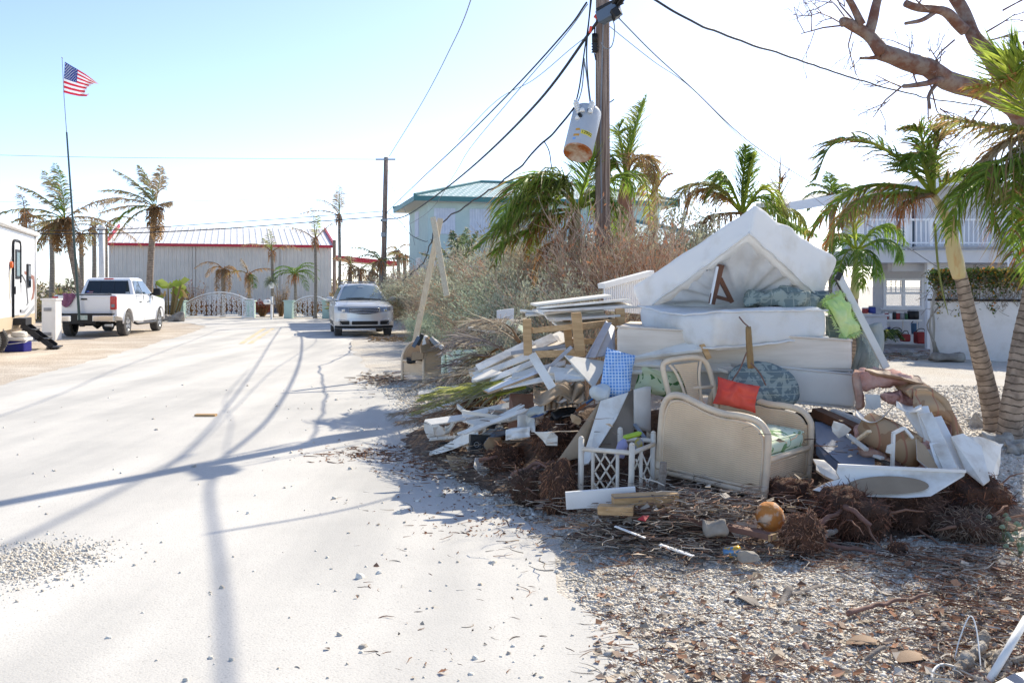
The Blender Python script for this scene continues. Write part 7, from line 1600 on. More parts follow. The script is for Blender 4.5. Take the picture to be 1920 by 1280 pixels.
# stack of white boards on the table frame
random.seed(21)
ST = [((1000, 571, 8.9), (1140, 554, 9.1)), ((1012, 577, 8.8), (1175, 562, 9.0)), ((1008, 585, 8.7), (1172, 570, 9.0)), ((985, 588, 8.9), (1130, 580, 8.9)), ((1018, 583, 8.6), (1190, 576, 8.9)), ((1022, 592, 8.7), (1135, 590, 8.8)), ((1035, 600, 8.7), (1155, 592, 8.8)), ((1040, 608, 8.8), (1155, 598, 8.9)), ((975, 583, 9.0), (1010, 586, 9.0))]
SL = ['topmost', 'second', 'third', 'fourth', 'fifth', 'sixth', 'seventh', 'lowest long', 'short stub']
for i, (a, b) in enumerate(ST): plank('%s white board of the stack lying on the wooden table frame' % SL[i], a, b, rnd(.16, .3), .02, m_whitew if i % 3 else m_cream, up=(rnd(-.1, .1), rnd(-.3, .1), 1), name='board', cat='board', group='white boards stacked on the table frame')
# upturned wooden table
def table():
 o = P(1075, 640, 8.5); t = thing('wooden_table', 'upturned wooden table frame carrying the stack of white boards', 'table', o)
 for a, b, w_ in (((990, 666, 8.4), (988, 598, 8.4), .075), ((1088, 668, 8.2), (1080, 586, 8.2), .085), ((1067, 650, 8.9), (1062, 600, 8.9), .07), ((1163, 612, 8.7), (1162, 578, 8.7), .08)):
  m1 = MB(); m1.bar(P(*a) - o, P(*b) - o, w_, w_, up=(0, 1, 0)); m1.build('leg', m_lumber, t, bevel=.004)
 for a, b, w_ in (((994, 620, 8.4), (1080, 612, 8.25), .05), ((1086, 613, 8.25), (1162, 603, 8.7), .06), ((1000, 664, 8.4), (1084, 662, 8.2), .06), ((1066, 640, 8.9), (1160, 640, 8.7), .05)):
  m1 = MB(); m1.bar(P(*a) - o, P(*b) - o, .025, w_); m1.build('rail', m_lumber, t, bevel=.003)
table()
panel('grey dented metal sheet leaning right of the table frame', ((1097, 671, 8.05), (1136, 601, 8.4), (1152, 612, 8.4), (1154, 664, 8.1)), mat('galvanised', (.42, .43, .46), .5, (.34, .34, .37), 6, metal=.3), .01, name='metal_sheet', cat='metal sheet')
plank('folded edge of the grey metal sheet', (1110, 670, 8.03), (1141, 605, 8.38), .06, .01, MC['galvanised'], name='metal_strip', cat='metal strip')
plank('blue-grey metal strip crossing in front of the table frame', (1018, 700, 8.1), (1072, 650, 8.1), .04, .03, MC['galvanised'], name='metal_strip', cat='metal strip')
plank('blue-grey metal strip lying level inside the table frame', (958, 662, 8.4), (1060, 648, 8.4), .04, .03, m_grey, name='metal_strip', cat='metal strip')
panel('triangular cream board left of the blue checked pillow', ((1059, 665, 8.0), (1140, 678, 8.1), (1114, 726, 7.75)), m_cream, .014)
plank('white plank standing up out of the cardboard', (997, 664, 7.9), (1036, 728, 7.7), .07, .02, m_whitew, up=(0, -1, .2))
# trim planks between table frame and dining chair
TR = [((1170, 668, 8.0), (1300, 647, 7.9), .12, 'white trim plank slanting up below the beige box spring', m_whitew), ((1225, 662, 7.95), (1322, 650, 7.75), .1, 'split plank with a bare orange end above the dining chair', m_whitew), ((1150, 678, 8.05), (1240, 681, 7.9), .09, 'long white plank left of the dining chair back', m_whitew), ((1185, 686, 8.0), (1370, 690, 7.8), .1, 'long cream plank passing behind the dining chair back', m_cream), ((1335, 684, 7.95), (1374, 695, 7.7), .1, 'short plank with a torn end right of the dining chair back', m_whitew), ((1060, 690, 8.1), (1205, 694, 7.95), .08, 'plank disappearing behind the blue checked pillow', m_whitew),
 ((1028, 695, 8.0), (1100, 700, 7.9), .09, 'broken white siding piece right of the standing plank', m_cream), ((1040, 707, 7.9), (1095, 704, 7.9), .12, 'lower broken siding piece right of the standing plank', m_whitew), ((1180, 655, 8.3), (1300, 640, 8.2), .1, 'cream plank tucked against the beige box spring', m_cream)]
for a, b, w_, lb, m_ in TR: plank(lb, a, b, w_, .025, m_, up=(rnd(-.1, .1), -.6, 1), cat='plank')
bx_ = MB(); bx_.bar(P(1316, 645, 7.72), P(1329, 672, 7.72), .04, .06, up=(0, 1, 0)); tag(bx_.build('wood_block', m_lumber), 'bare orange wood block at the end of the split plank', 'wood block')
# fan of slats at the left
FAN = [((895, 690, 8.9), (1000, 640, 9.0), .12, 0), ((905, 700, 8.8), (1015, 660, 8.6), .10, 1), ((885, 712, 8.8), (985, 668, 8.7), .09, 0), ((920, 712, 8.6), (1010, 675, 8.4), .10, 2), ((890, 705, 8.9), (960, 665, 9.0), .10, 1), ((935, 680, 9.0), (1040, 632, 9.1), .16, 0), ((950, 665, 9.1), (1050, 636, 9.2), .14, 2), ((975, 700, 8.4), (1060, 680, 8.3), .08, 0), ((960, 705, 8.3), (1045, 690, 8.2), .09, 1), ((880, 700, 9.3), (930, 680, 9.3), .12, 0), ((1000, 655, 9.0), (1062, 628, 9.3), .18, 2), ((885, 725, 8.7), (950, 690, 8.8), .06, 1), ((945, 725, 8.2), (1050, 705, 8.0), .07, 2), ((1010, 668, 8.8), (1062, 655, 8.8), .07, 0)]
FL = ['top left', 'second from the top', 'long middle', 'steep middle', 'thin left', 'wide upper', 'upper peeling', 'narrow right-hand', 'flat right-hand', 'far left', 'widest, under the table frame,', 'thin lowest left', 'lowest right', 'short right']
for i, (a, b, w_, k) in enumerate(FAN): plank('%s white slat in the fan of slats left of the table' % FL[i], a, b, w_, .014, (m_whitew, m_cream, m_gyps)[k], up=(rnd(-.3, .3), -.5, 1), name='slat', cat='slat', group='fan of white slats')
panel('broad bluish-white board with brown underside over the green fronds', ((903, 729, 8.5), (1006, 684, 8.5), (1016, 696, 8.25), (1000, 703, 8.1), (916, 735, 8.2)), m_white, .02, mats=[m_white, m_card])
panel('cream flap of broken board at the left end of the slats', ((884, 711, 8.8), (925, 690, 8.8), (945, 698, 8.6), (893, 712, 8.5)), m_cream, .015)
plank('weathered fence plank lying in the brush left of the pile', (884, 615, 11), (935, 622, 10.6), .1, .03, m_whitew, cat='plank')
panel('small white carton panel at the hedge', ((931, 582, 11.5), (964, 578, 11.5), (963, 608, 11.5), (932, 610, 11.5)), m_white, .1, name='white_box', cat='box')
panel('brown carton flap below the white box at the hedge', ((928, 598, 11.2), (955, 596, 11.2), (956, 606, 11.1), (930, 608, 11.1)), m_card, .02, name='carton_flap', cat='cardboard')
panel('pale green fabric scrap beside the hedge', ((945, 612, 10.5), (952, 600, 10.6), (985, 612, 10.3), (978, 620, 10.2)), MC['pale_green_palm_print'], .02, name='cloth', cat='cloth')
panel('white open drawer box at the foot of the green cushions', ((851, 674, 14.6), (885, 672, 14.3), (888, 686, 14), (853, 692, 14.2)), m_white, .02, name='drawer', cat='drawer')
panel('white drawer front standing beside the green cushions', ((840, 684, 14.4), (852, 680, 14.4), (852, 708, 14.2), (841, 708, 14.2)), m_whitew, .03, name='drawer_board', cat='drawer')
# heap of palm fronds
def frond_pile(label, seed, fr, group='cut palm fronds on the pile'):
 for i, (lb, pts, L, bc, tc, dd) in enumerate(fr):
  random.seed(seed + i); mb = MB(); q = [P(*p) for p in pts]; o = q[0]; frond(mb, [p - o for p in q], L, 50, .02, .35, bc, tc, .5, (-.05, 0, .0), raw=.016, dead=dd, ang=1.15); tag(mb.build('cut_frond', m_leaf, loc=o), lb, 'palm frond', group)
GS = (.34, .30, .24); YL = (.34, .36, .10)
frond_pile('', 700, (('long yellow-green cut frond reaching lowest toward the road', ((1000, 695, 8.4), (930, 725, 8.6), (850, 750, 9.2), (770, 780, 10.6)), .4, YL, GS, .2), ('yellow cut frond lying under the broad board', ((990, 710, 8.3), (920, 722, 8.6), (840, 735, 9.4), (790, 752, 10.4)), .35, YL, (.3, .3, .12), .1),
  ('straw-grey cut frond above the yellow ones', ((960, 690, 8.8), (890, 700, 9.4), (820, 712, 10.6), (765, 735, 11.8)), .4, GS, GS, .7), ('dry frond dipping to the road edge', ((930, 745, 8.6), (870, 765, 9.0), (810, 785, 9.8), (745, 795, 11)), .35, GS, (.28, .18, .12), .7),
  ('grey bristling frond behind the fan of slats', ((960, 665, 9.4), (910, 640, 10), (870, 640, 10.8), (840, 665, 11.5)), .5, GS, (.22, .20, .2), .8), ('grey frond hanging off the hedge side', ((985, 650, 9.6), (940, 620, 10.4), (900, 625, 11), (870, 650, 11.5)), .5, (.25, .22, .2), GS, .8),
  ('brown frond over the fan of slats', ((975, 640, 9.6), (950, 610, 10), (910, 605, 10.6), (870, 620, 11.4)), .45, (.28, .2, .15), GS, .8), ('grey frond bent down to the drawer box', ((930, 668, 9.6), (890, 670, 10.4), (860, 690, 11), (850, 715, 11.2)), .45, GS, (.2, .18, .18), .8), ('straw frond fanning behind the drawer box', ((940, 650, 10), (915, 665, 10.2), (890, 690, 10.4), (880, 715, 10.4)), .4, (.3, .28, .16), GS, .6), ('greenish frond curving across the yellow ones', ((985, 725, 8.2), (930, 740, 8.5), (870, 742, 9), (800, 745, 10.2)), .4, (.22, .27, .08), GS, .3),
  ('pinkish dry frond tip lying on the verge', ((830, 755, 10), (790, 765, 10.8), (760, 775, 11.4), (735, 778, 12)), .3, (.36, .26, .2), GS, .6)))
# crumpled cardboard
m_cardk = [m_card, m_gyps]
sheet3('crumpled brown cardboard below the standing plank', lambda u, v: P(1000 + 95 * u, 728 + 26 * v + 8 * math.sin(u * 9) - 6 * u, 7.8 - .2 * v + .08 * math.sin(u * 8 + v * 3) + .05 * nz((u, v, 1), 5)), 26, 12, m_card, .006, 'cardboard', 'cardboard')
sheet3('folded grey-lined cardboard right of the crumpled one', lambda u, v: P(1045 + 50 * u, 716 + 34 * v + 5 * math.sin(u * 12 + 2), 7.85 - .15 * v + .07 * math.sin(u * 11 + v * 5)), 20, 12, m_gyps, .006, 'cardboard', 'cardboard', [m_gyps, m_card])
sheet3('corrugated cardboard flap under the crumpled cardboard', lambda u, v: P(1020 + 65 * u, 750 + 20 * v + 7 * math.sin(v * 3 + u * 2), 7.7 - .15 * v + .03 * math.sin(u * 40)), 60, 8, m_card, .005, 'cardboard', 'cardboard')
panel('reddish brown panel standing in the left of the pile', ((956, 738, 8.2), (1003, 738, 8.3), (1000, 780, 8.1), (975, 792, 8.0), (973, 800, 7.95), (954, 800, 8.0)), mat('mahogany_panel', (.22, .10, .06), .7, (.30, .17, .11), 6), .02)
sheet3('torn white plastic sheet trailing onto the gravel at the left foot', lambda u, v: P(805 + 92 * u, 850 - 42 * u ** 1.3 + (v - .5) * (6 + 22 * u), 9.2 - .7 * u + .03 * nz((u, v, 0), 6) - .1 * v), 24, 8, m_gyps, .004, 'plastic_sheet', 'plastic sheet')
sheet3('small white rag rolled at the left end of the pile', lambda u, v: P(834 + 34 * u, 798 - 20 * u + 14 * v + 4 * math.sin(u * 8), 9.4 + .06 * math.sin(v * 6)), 10, 6, m_gyps, .01, 'rag', 'rag')
sheet3('grey-white cloth rag above the loudspeaker', lambda u, v: P(878 + 36 * u, 790 + 22 * v + 4 * math.sin(u * 10), 8.9 + .08 * math.sin(u * 9 + v * 4)), 12, 8, m_gyps, .01, 'rag', 'rag')
# loudspeaker
def speaker():
 o = onp(907, 856) + V((0, -.14, .13)); t = thing('loudspeaker', 'black two-cone loudspeaker lying at the left foot of the pile', 'loudspeaker', o, rot=(R(-8), R(3), R(6)))
 b = MB(); b.box((0, .1, 0), (.23, .22, .17)); b.build('cabinet', m_black, t, bevel=.004)
 m_cone, m_ring = mat('speaker_cone', (.03, .03, .033), .6), mat('speaker_ring', (.42, .42, .42), .5)
 for x, r in ((-.058, .042), (.055, .05)):
  c = MB(); c.lathe([(r * 1.1, 0), (r * 1.1, .012), (r, .014), (r * .92, .008), (r * .35, -.01), (r * .3, -.004), (.002, .0)], Matrix.Translation((x, -.01, 0)) @ Matrix.Rotation(R(90), 4, 'X'), 24, cap=False); c.build('cone', m_cone, t, smooth=True)
  c = MB(); c.lathe([(r * .45, .0), (r * .5, .004), (r * .55, 0)] if x < 0 else [(r * .97, .015), (r * 1.0, .018), (r * 1.03, .015)], Matrix.Translation((x, -.012, 0)) @ Matrix.Rotation(R(90), 4, 'X'), 24, cap=False); c.build('ring', m_ring, t, smooth=True)
speaker()
panel('grey-blue flat plate leaning on the loudspeaker', ((886, 826, 8.5), (937, 790, 8.6), (950, 812, 8.4), (925, 820, 8.3)), mat('slate_plastic', (.1, .14, .2), .5), .012, name='plate', cat='plate')
# shoes and cloth
def shoe(label, px, py, Y, rz, m1_, m2_):
 o = P(px, py, Y); t = thing('shoe', label, 'shoe', o, rot=(R(50), R(-20), rz)); s_ = MB(); out = [V((.13 * math.cos(a) , .045 * math.sin(a) * (1 + .25 * math.cos(a)), 0)) for a in [k * math.pi / 10 for k in range(20)]]; s_.slab(out, .015, off=(0, 0, .015)); s_.build('sole', m2_, t)
 u = MB(); u.hexa([V((x, y, z)) for z in (.015, .06) for y in (-.04, .04) for x in (-.11, .11)], (.22, .08, .045), .02, 8, 5, 3, lambda a, p: V((0, 0, -.03 * (a.x > .6)))); u.build('upper', m1_, t, smooth=True)
shoe('pale shoe with a blue rim among the rags', 1012, 773, 7.9, R(-50), mat('shoe_grey', (.45, .48, .46), .8), mat('shoe_blue', (.08, .14, .32), .6)); shoe('black sandal right of the blue-rimmed shoe', 1055, 775, 7.75, R(30), m_black, m_black)
sheet3('heap of white striped cloth left of the blue-rimmed shoe', lambda u, v: P(970 + 34 * u, 778 + 32 * v, 7.95 - .12 * v + .07 * nz((u, v, 3), 2.2) + .06 * math.sin(math.pi * u)), 16, 40, m_gyps, .008, 'cloth', 'cloth')
sheet3('bluish white rag hanging over the middle root ball', lambda u, v: P(948 + 46 * u, 805 + 20 * v - 6 * u, 7.8 + .06 * nz((u, v, 7), 2.5)), 30, 8, m_white, .008, 'rag', 'rag')
# leaning boards by the table base
sheet3('tall curved beige board leaning left of the armchair', lambda u, v: P(1126 + (1043 - 1126) * v + (20 + 25 * v) * u - 10 * v * v * 0, 752 + 116 * v - 10 * u, 7.55 - .35 * v + .1 * u * u), 6, 20, m_board, .012, 'drywall_sheet', 'drywall', [m_board, m_card])
panel('white-faced wedge of drywall leaning behind the table base', ((1126, 751, 7.5), (1178, 735, 7.6), (1155, 785, 7.4), (1103, 868, 7.15), (1088, 872, 7.2)), m_gyps, .014, name='drywall_sheet', cat='drywall')
panel('brown-papered drywall triangle behind the table base', ((1178, 734, 7.62), (1194, 728, 7.7), (1190, 800, 7.5), (1180, 846, 7.35), (1105, 870, 7.25), (1156, 785, 7.45)), mat('grey_brown_paper', (.30, .24, .18), .85, (.25, .20, .15), 4), .012, name='drywall_sheet', cat='drywall')
sheet3('curled white board end beside the armchair', lambda u, v: P(1188 + 30 * math.sin(u * 2.2) , 730 + 75 * v - 6 * math.sin(u * 3) + 22 * u * v, 7.6 - .2 * math.cos(u * 2.4) * .4), 14, 10, m_gyps, .01, 'drywall_sheet', 'drywall', [m_gyps, m_board])
panel('thin bluish strip standing behind the table base', ((1186, 795, 7.5), (1192, 793, 7.5), (1218, 826, 7.4), (1212, 830, 7.4)), m_grey, .01, name='strip', cat='strip')
plank('orange-brown broken stick poking out left of the curved board', (1080, 770, 7.7), (1126, 738, 7.7), .03, .02, mat('rust_wood', (.35, .13, .05), .8), cat='stick', name='stick')
plank('blue-handled stick below the checked pillow', (1098, 757, 7.7), (1118, 742, 7.6), .015, .015, mat('blue_plastic', (.05, .18, .45), .5), cat='stick', name='stick')
# items inside the table base
def bits():
 b = MB(); q = P(1165, 842, 7.05); b.lathe([(.035, -.06), (.04, -.05), (.04, .04), (.025, .06), (.012, .08)], Matrix.Translation(q) @ Matrix.Rotation(.3, 4, 'Y'), 14); tag(b.build('spray_bottle', mat('lavender_plastic', (.35, .33, .5), .4), smooth=True), 'lavender bottle standing behind the rail of the table base', 'bottle')
 b = MB(); b.lathe([(.015, -.07), (.02, -.06), (.02, .05), (.008, .07)], Matrix.Translation(P(1186, 816, 7.1)) @ Matrix.Rotation(1.3, 4, 'Y'), 12); tag(b.build('tube', mat('lime_plastic', (.4, .55, .05), .4), smooth=True), 'lime and blue tube lying on the rear rail of the table base', 'tube')
 b = MB(); b.lathe([(.03, -.05), (.035, -.04), (.035, .03), (.01, .06)], Matrix.Translation(P(1198, 835, 7.15)), 12); tag(b.build('bottle', mat('yellow_label', (.55, .4, .05), .4, (.1, .2, .5), 20), smooth=True), 'yellow and blue bottle next to the armchair side', 'bottle')
bits()
# front boards
plank('bluish-white board in front of the rattan table base', (1061, 938, 6.35), (1192, 928, 6.35), .03, .115, m_white, name='board', cat='board', up=(0, 0, 1))
plank('thick grey-topped lumber offcut in front of the armchair', (1149, 940, 6.2), (1270, 934, 6.25), .09, .085, m_lumber, cat='lumber', name='lumber_block')
sheet_ = plank('grey weathered board lying on the thick lumber offcut', (1149, 931, 6.18), (1270, 925, 6.24), .095, .006, m_greyw, cat='board', name='board')
plank('short pale lumber offcut under the thick one', (1122, 954, 6.15), (1188, 956, 6.1), .09, .055, m_lumber, cat='lumber', name='lumber_block')
plank('long red-brown plank slanting down to the orange float', (1190, 950, 6.2), (1449, 1006, 5.85), .07, .035, m_redw, cat='plank')
plank('bare yellow end block at the tip of the red-brown plank', (1443, 1005, 5.86), (1450, 1007, 5.84), .07, .038, m_lumber, cat='wood block', name='wood_block')
panel('small red plastic scrap under the lumber offcut', ((1195, 973, 6.0), (1205, 966, 6.0), (1217, 966, 6.0), (1210, 976, 5.95)), mat('red_scrap', (.5, .04, .04), .5), .004, name='scrap', cat='scrap')
plank('narrow white strip lying in the twigs below the lumber', (1153, 986, 5.95), (1210, 1008, 5.8), .02, .008, m_white, cat='strip', name='strip')
plank('white splintered strip further down in the twigs', (1237, 1020, 5.75), (1300, 1042, 5.6), .03, .008, m_white, cat='strip', name='strip')
# orange float
fl = MB(); q = P(1444, 968, 6.02); fl.lathe([(.001, -.095), (.04, -.088), (.075, -.055), (.088, 0), (.078, .05), (.045, .085), (.001, .095)], Matrix.Translation(q) @ Matrix.Rotation(R(-35), 4, 'Y') @ Matrix.Rotation(R(15), 4, 'X'), 28, cap=False)
tag(fl.build('float', mat('orange_float', (.52, .20, .045), .8, (.66, .50, .36), 11, det=9, bump=.7, bscale=18, contrast=(.50, .62)), smooth=True), 'weathered orange ball lying under the front leg of the armchair', 'ball')
cn = MB(); q = P(1373, 1034, 5.7); cn.lathe([(.026, -.05), (.032, -.045), (.032, .04), (.026, .05)], Matrix.Translation(q) @ Matrix.Rotation(R(75), 4, 'Y') @ Matrix.Rotation(R(20), 4, 'X'), 18); tag(cn.build('drink_can', mat('can_blue', (.12, .25, .42), .35, (.75, .45, .05), 14, metal=.4, contrast=(.55, .6)), smooth=True), 'crushed blue and orange can lying on the gravel', 'can')
sn = MB()
for i, (x, y, Y, s) in enumerate(((1340, 988, 5.85, .075), (1405, 1042, 5.6, .05))):
 sn = MB(); q = P(x, y, Y); sn.hexa([q + V((a, b, c)) for c in (-s * .6, s * .6) for b in (-s * .7, s * .7) for a in (-s, s)], (2 * s, 1.4 * s, 1.2 * s), s * .4, 6, 6, 5, lambda a, p: V((nz(p, 12), nz(p, 12, 4), nz(p, 12, 7))) * .03); tag(sn.build('rock', MC['coral_rock'], smooth=True), ('pale coral stone resting under the red-brown plank', 'small broken brick piece right of the crushed can')[i], 'stone')
st_ = MB(); st_.tube([P(1214, 905, 6.6), P(1216, 880, 6.6), P(1222, 868, 6.6)], [.035, .032, .02], 8)
st2 = MB(); st2.tube([P(1240, 918, 6.5), P(1243, 880, 6.5), P(1244, 866, 6.5)], [.026, .025, .022], 8); tag(st2.build('branch_stub', m_greyw), 'grey lichened stub standing at the back foot of the armchair', 'branch')
for i, (pts, r0, lb, mm) in enumerate((
 ([(1475, 1118, 5.1), (1530, 1103, 5.25), (1585, 1090, 5.4), (1610, 1088, 5.45), (1640, 1112, 5.2)], .017, 'crooked grey branch lying on the gravel at lower right', m_greyw), ([(1470, 1115, 5.1), (1478, 1108, 5.1), (1468, 1130, 5.0), (1458, 1140, 4.95)], .02, 'broken fork at the left end of the crooked branch', m_greyw),
 ([(1620, 1085, 5.5), (1690, 1078, 5.5), (1760, 1080, 5.5)], .016, 'pale branch continuing right from the crooked one', m_greyw), ([(1755, 1125, 5.0), (1757, 1150, 4.9), (1762, 1170, 4.75)], .018, 'short upright root piece near the right bottom', m_lumberp),
 ([(1757, 1165, 4.8), (1775, 1180, 4.6), (1795, 1190, 4.55)], .022, 'grey root piece joined under the short upright one', m_greyw), ([(1610, 1250, 4.2), (1640, 1225, 4.25), (1660, 1212, 4.3)], .012, 'pinkish twig on the gravel left of the driftwood', m_greyw),
 ([(1510, 1205, 4.4), (1515, 1235, 4.3), (1512, 1270, 4.15), (1530, 1285, 4.1)], .013, 'bent brown twig at the bottom edge', m_redw), ([(1590, 1150, 4.75), (1660, 1130, 4.9), (1740, 1115, 5.0)], .012, 'thin straight twig in the litter', m_redw), ([(1535, 985, 6.0), (1560, 965, 6.05), (1590, 952, 6.1)], .016, 'left one of two crossing thick roots', m_redw), ([(1582, 948, 6.1), (1605, 962, 6.0), (1632, 985, 5.95)], .018, 'right one of two crossing thick roots', m_redw),
 ([(1538, 1010, 5.9), (1555, 998, 5.95), (1570, 992, 6.0)], .02, 'pale thick root stub above the gravel', m_greyw), ([(1550, 1022, 5.9), (1600, 1028, 5.85), (1640, 1036, 5.8)], .014, 'long root lying below the broad dark root ball', m_redw),
 ([(1000, 880, 7.2), (1020, 868, 7.3), (1040, 873, 7.2), (1060, 880, 7.1)], .014, 'pale forked root over the blackish root ball', m_redw), ([(960, 890, 7.4), (985, 880, 7.3), (1010, 868, 7.3), (1038, 880, 7.1)], .018, 'long twisted root crossing to the table base', m_redw), ([(898, 862, 8.0), (925, 858, 8.0), (950, 852, 8.1)], .015, 'orange-brown stick under the loudspeaker', m_redw),
 ([(1300, 918, 6.4), (1330, 950, 6.2), (1360, 1010, 6.0), (1380, 1045, 5.9)], .007, 'thin dark stick leaning across the twig tangle', m_redw), ([(848, 880, 8.9), (880, 872, 8.9), (905, 860, 8.8)], .012, 'whitish driftwood piece at the left foot of the pile', m_whitew), ([(1840, 1090, 5.5), (1880, 1105, 5.3), (1925, 1125, 5.1)], .03, 'thick grey log end at the right frame edge', m_greyw))):
 mb = MB(); q = spline([P(*p) for p in pts], 24); mb.tube([p + V((nz(p, 14), nz(p, 14, 3), nz(p, 14, 6))) * .014 for p in q], [r0 * (1.1 - .35 * k / 24) * (1 + .25 * nz(p, 20)) for k, p in enumerate(q)], 8); tag(mb.build('branch', mm, smooth=True), lb, 'branch')
# stake standing in front of the box springs
def stake():
 m1 = MB(); q = spline([P(1408, 690, 7.5), P(1405, 650, 7.5), P(1403, 612, 7.5)], 10); m1.tube(q, [.026, .028, .027, .028, .026, .027, .025, .026, .024, .024, .02], 7); tag(m1.build('stake', mat('split_stalk', (.45, .30, .12), .7, (.28, .17, .07), 6, bump=.4, stretch=(4, 4, .5)), smooth=True), 'split yellow-brown stalk standing against the box springs', 'stake')
 for a, lb in (([(1403, 612, 7.5), (1395, 605, 7.48), (1386, 594, 7.45)], 'dark twig at the top of the split stalk'), ([(1400, 660, 7.45), (1388, 690, 7.45), (1372, 715, 7.4)], 'left drooping fibre of the split stalk'), ([(1408, 680, 7.45), (1425, 700, 7.4), (1436, 722, 7.35)], 'right drooping fibre of the split stalk')):
  m1 = MB(); m1.tube(spline([P(*p) for p in a], 10), .006, 5); tag(m1.build('twig', m_redw), lb, 'twig')
stake()
# ---------------------------------------------------------------- right part of the pile
m_kraft2 = pattern('printed_kraft', (.50, .33, .19), (.38, .22, .12), 3, .55, ((0,), 8, .08, (.44, .20, .12)))
m_pink = mat('pink_insulation', (.60, .30, .24), .95, (.72, .46, .38), 8, det=8, bump=1, bscale=25, transl=.1)
m_pink2 = mat('weathered_insulation', (.40, .20, .14), .95, (.50, .34, .26), 6, det=8, bump=1, bscale=25)
def fluff(label, pts8, m_, seed, amp=.03, dims=(.5, .3, .1), r=.04, parts=()):
 mb = MB(); mb.hexa([P(*p) for p in pts8], dims, r, 26, 12, 6, lambda a, p: V((nz(p, 9, seed), nz(p, 9, seed + 4), nz(p, 9, seed + 8))) * amp + V((nz(p, 28, seed), nz(p, 28, seed + 4), nz(p, 28, seed + 8))) * amp * .4); return tag(mb.build('insulation_batt', m_, smooth=True, merge=True), label, 'insulation')
fluff('pink insulation batt lying at the end of the lowest box spring', ((1606, 735, 7.5), (1720, 722, 7.5), (1612, 716, 7.9), (1705, 708, 7.9), (1600, 697, 7.5), (1712, 712, 7.4), (1610, 690, 7.9), (1690, 694, 7.9)), m_pink, 1)
fluff('strip of orange-pink insulation hanging down the box spring corner', ((1606, 768, 7.45), (1622, 766, 7.45), (1608, 768, 7.55), (1622, 766, 7.55), (1597, 696, 7.45), (1612, 694, 7.45), (1600, 692, 7.6), (1615, 692, 7.6)), m_pink2, 2, .02, (.1, .1, .3), .03)
fluff('second pink insulation lump below the batt', ((1660, 758, 7.4), (1725, 768, 7.4), (1665, 752, 7.7), (1725, 755, 7.7), (1648, 738, 7.4), (1712, 733, 7.4), (1660, 735, 7.7), (1712, 728, 7.7)), m_pink, 3, .035, (.3, .3, .14), .05)
def kraft(label, px, py, Y, pts, w_, nm='insulation_roll', m_=None, th=.05):
 q = spline([P(*p) for p in pts], 24)
 def f(u, v): p = q[int(round(u * 24))]; return p + V((.10 * v, w_ * v, .03 * math.sin(u * 3) * v)) + V((nz(p, 8), 0, nz(p, 8, 3))) * .015
 return sheet3(label, f, 24, 10, m_ or m_kraft2, th, nm, 'insulation roll', [m_ or m_kraft2, m_pink])
kraft('big brown paper-faced insulation batt arched over at the right', 0, 0, 0, [(1700, 735, 7.2), (1722, 725, 7.2), (1748, 728, 7.15), (1775, 750, 7.1), (1792, 780, 7.05), (1800, 818, 7.0)], .5)
sheet3('front face of the arched brown paper batt', lambda u, v: P(1712 + 92 * u, 731 - 12 * math.sin(math.pi * u * .8) + 95 * u ** 2.2 * 1 + (90 - 92 * u ** 2) * v * .75, 7.15 - .1 * v + .03 * math.sin(v * 9)), 20, 12, m_kraft2, .02, 'kraft_paper', 'paper sheet')
fluff('orange-brown paper flap on top of the pink batt', ((1625, 700, 7.5), (1735, 724, 7.3), (1625, 695, 7.9), (1728, 712, 7.8), (1622, 692, 7.5), (1732, 718, 7.3), (1625, 688, 7.9), (1725, 706, 7.8)), m_kraft, 5, .012, (.5, .4, .02), .008)
# lower kraft roll with pink end
def kroll():
 a, b = P(1626, 800, 7.2), P(1722, 850, 6.85); t = thing('insulation_roll', 'brown paper roll of insulation with a pink end behind the torn drywall', 'insulation roll', a); d = (b - a); mb = MB(); mb.tube([V((0, 0, 0)), d * .33, d * .66, d], [.115, .13, .125, .12], 22); mb.build('paper', m_kraft2, t, smooth=True)
 mb = MB(); mb.hexa([d + V((x, y, z)) for z in (-.16, .09) for y in (-.09, .09) for x in (-.04, .12)], (.16, .18, .25), .06, 8, 8, 8, lambda q, p: V((nz(p, 16), nz(p, 16, 3), nz(p, 16, 6))) * .03 + V((.10 * (1 - q.z), 0, 0))); mb.build('filling', m_pink, t, smooth=True)
kroll()
sheet3('curled brown cardboard sheet above the paper roll', lambda u, v: P(1604 + 74 * u, 768 + 22 * math.sin(u * 3.0) * (1 if u < .75 else 1) - 14 * u * u + 12 * v * (1 - u), 7.25 - .25 * v + .05 * u), 20, 6, m_card, .006, 'cardboard', 'cardboard', [m_card, m_gyps])
sheet3('white curled end of the cardboard above the paper roll', lambda u, v: P(1680 + 48 * u, 752 + 14 * math.sin(u * 3.1) * .5 + 12 * v + 6 * u, 7.15 - .2 * v + .08 * math.sin(u * 5)), 14, 6, m_gyps, .006, 'cardboard', 'cardboard')
panel('ragged light piece hanging at the box spring end', ((1622, 738, 7.42), (1650, 740, 7.42), (1652, 762, 7.4), (1640, 768, 7.4), (1622, 766, 7.4)), m_cream, .01, rag=True)
panel('brown drywall shard leaning behind the white frame piece', ((1697, 773, 7.0), (1726, 770, 7.0), (1752, 835, 6.8), (1748, 842, 6.75), (1735, 830, 6.8)), m_board, .016, name='drywall_sheet', cat='drywall', mats=[m_board, m_gyps])
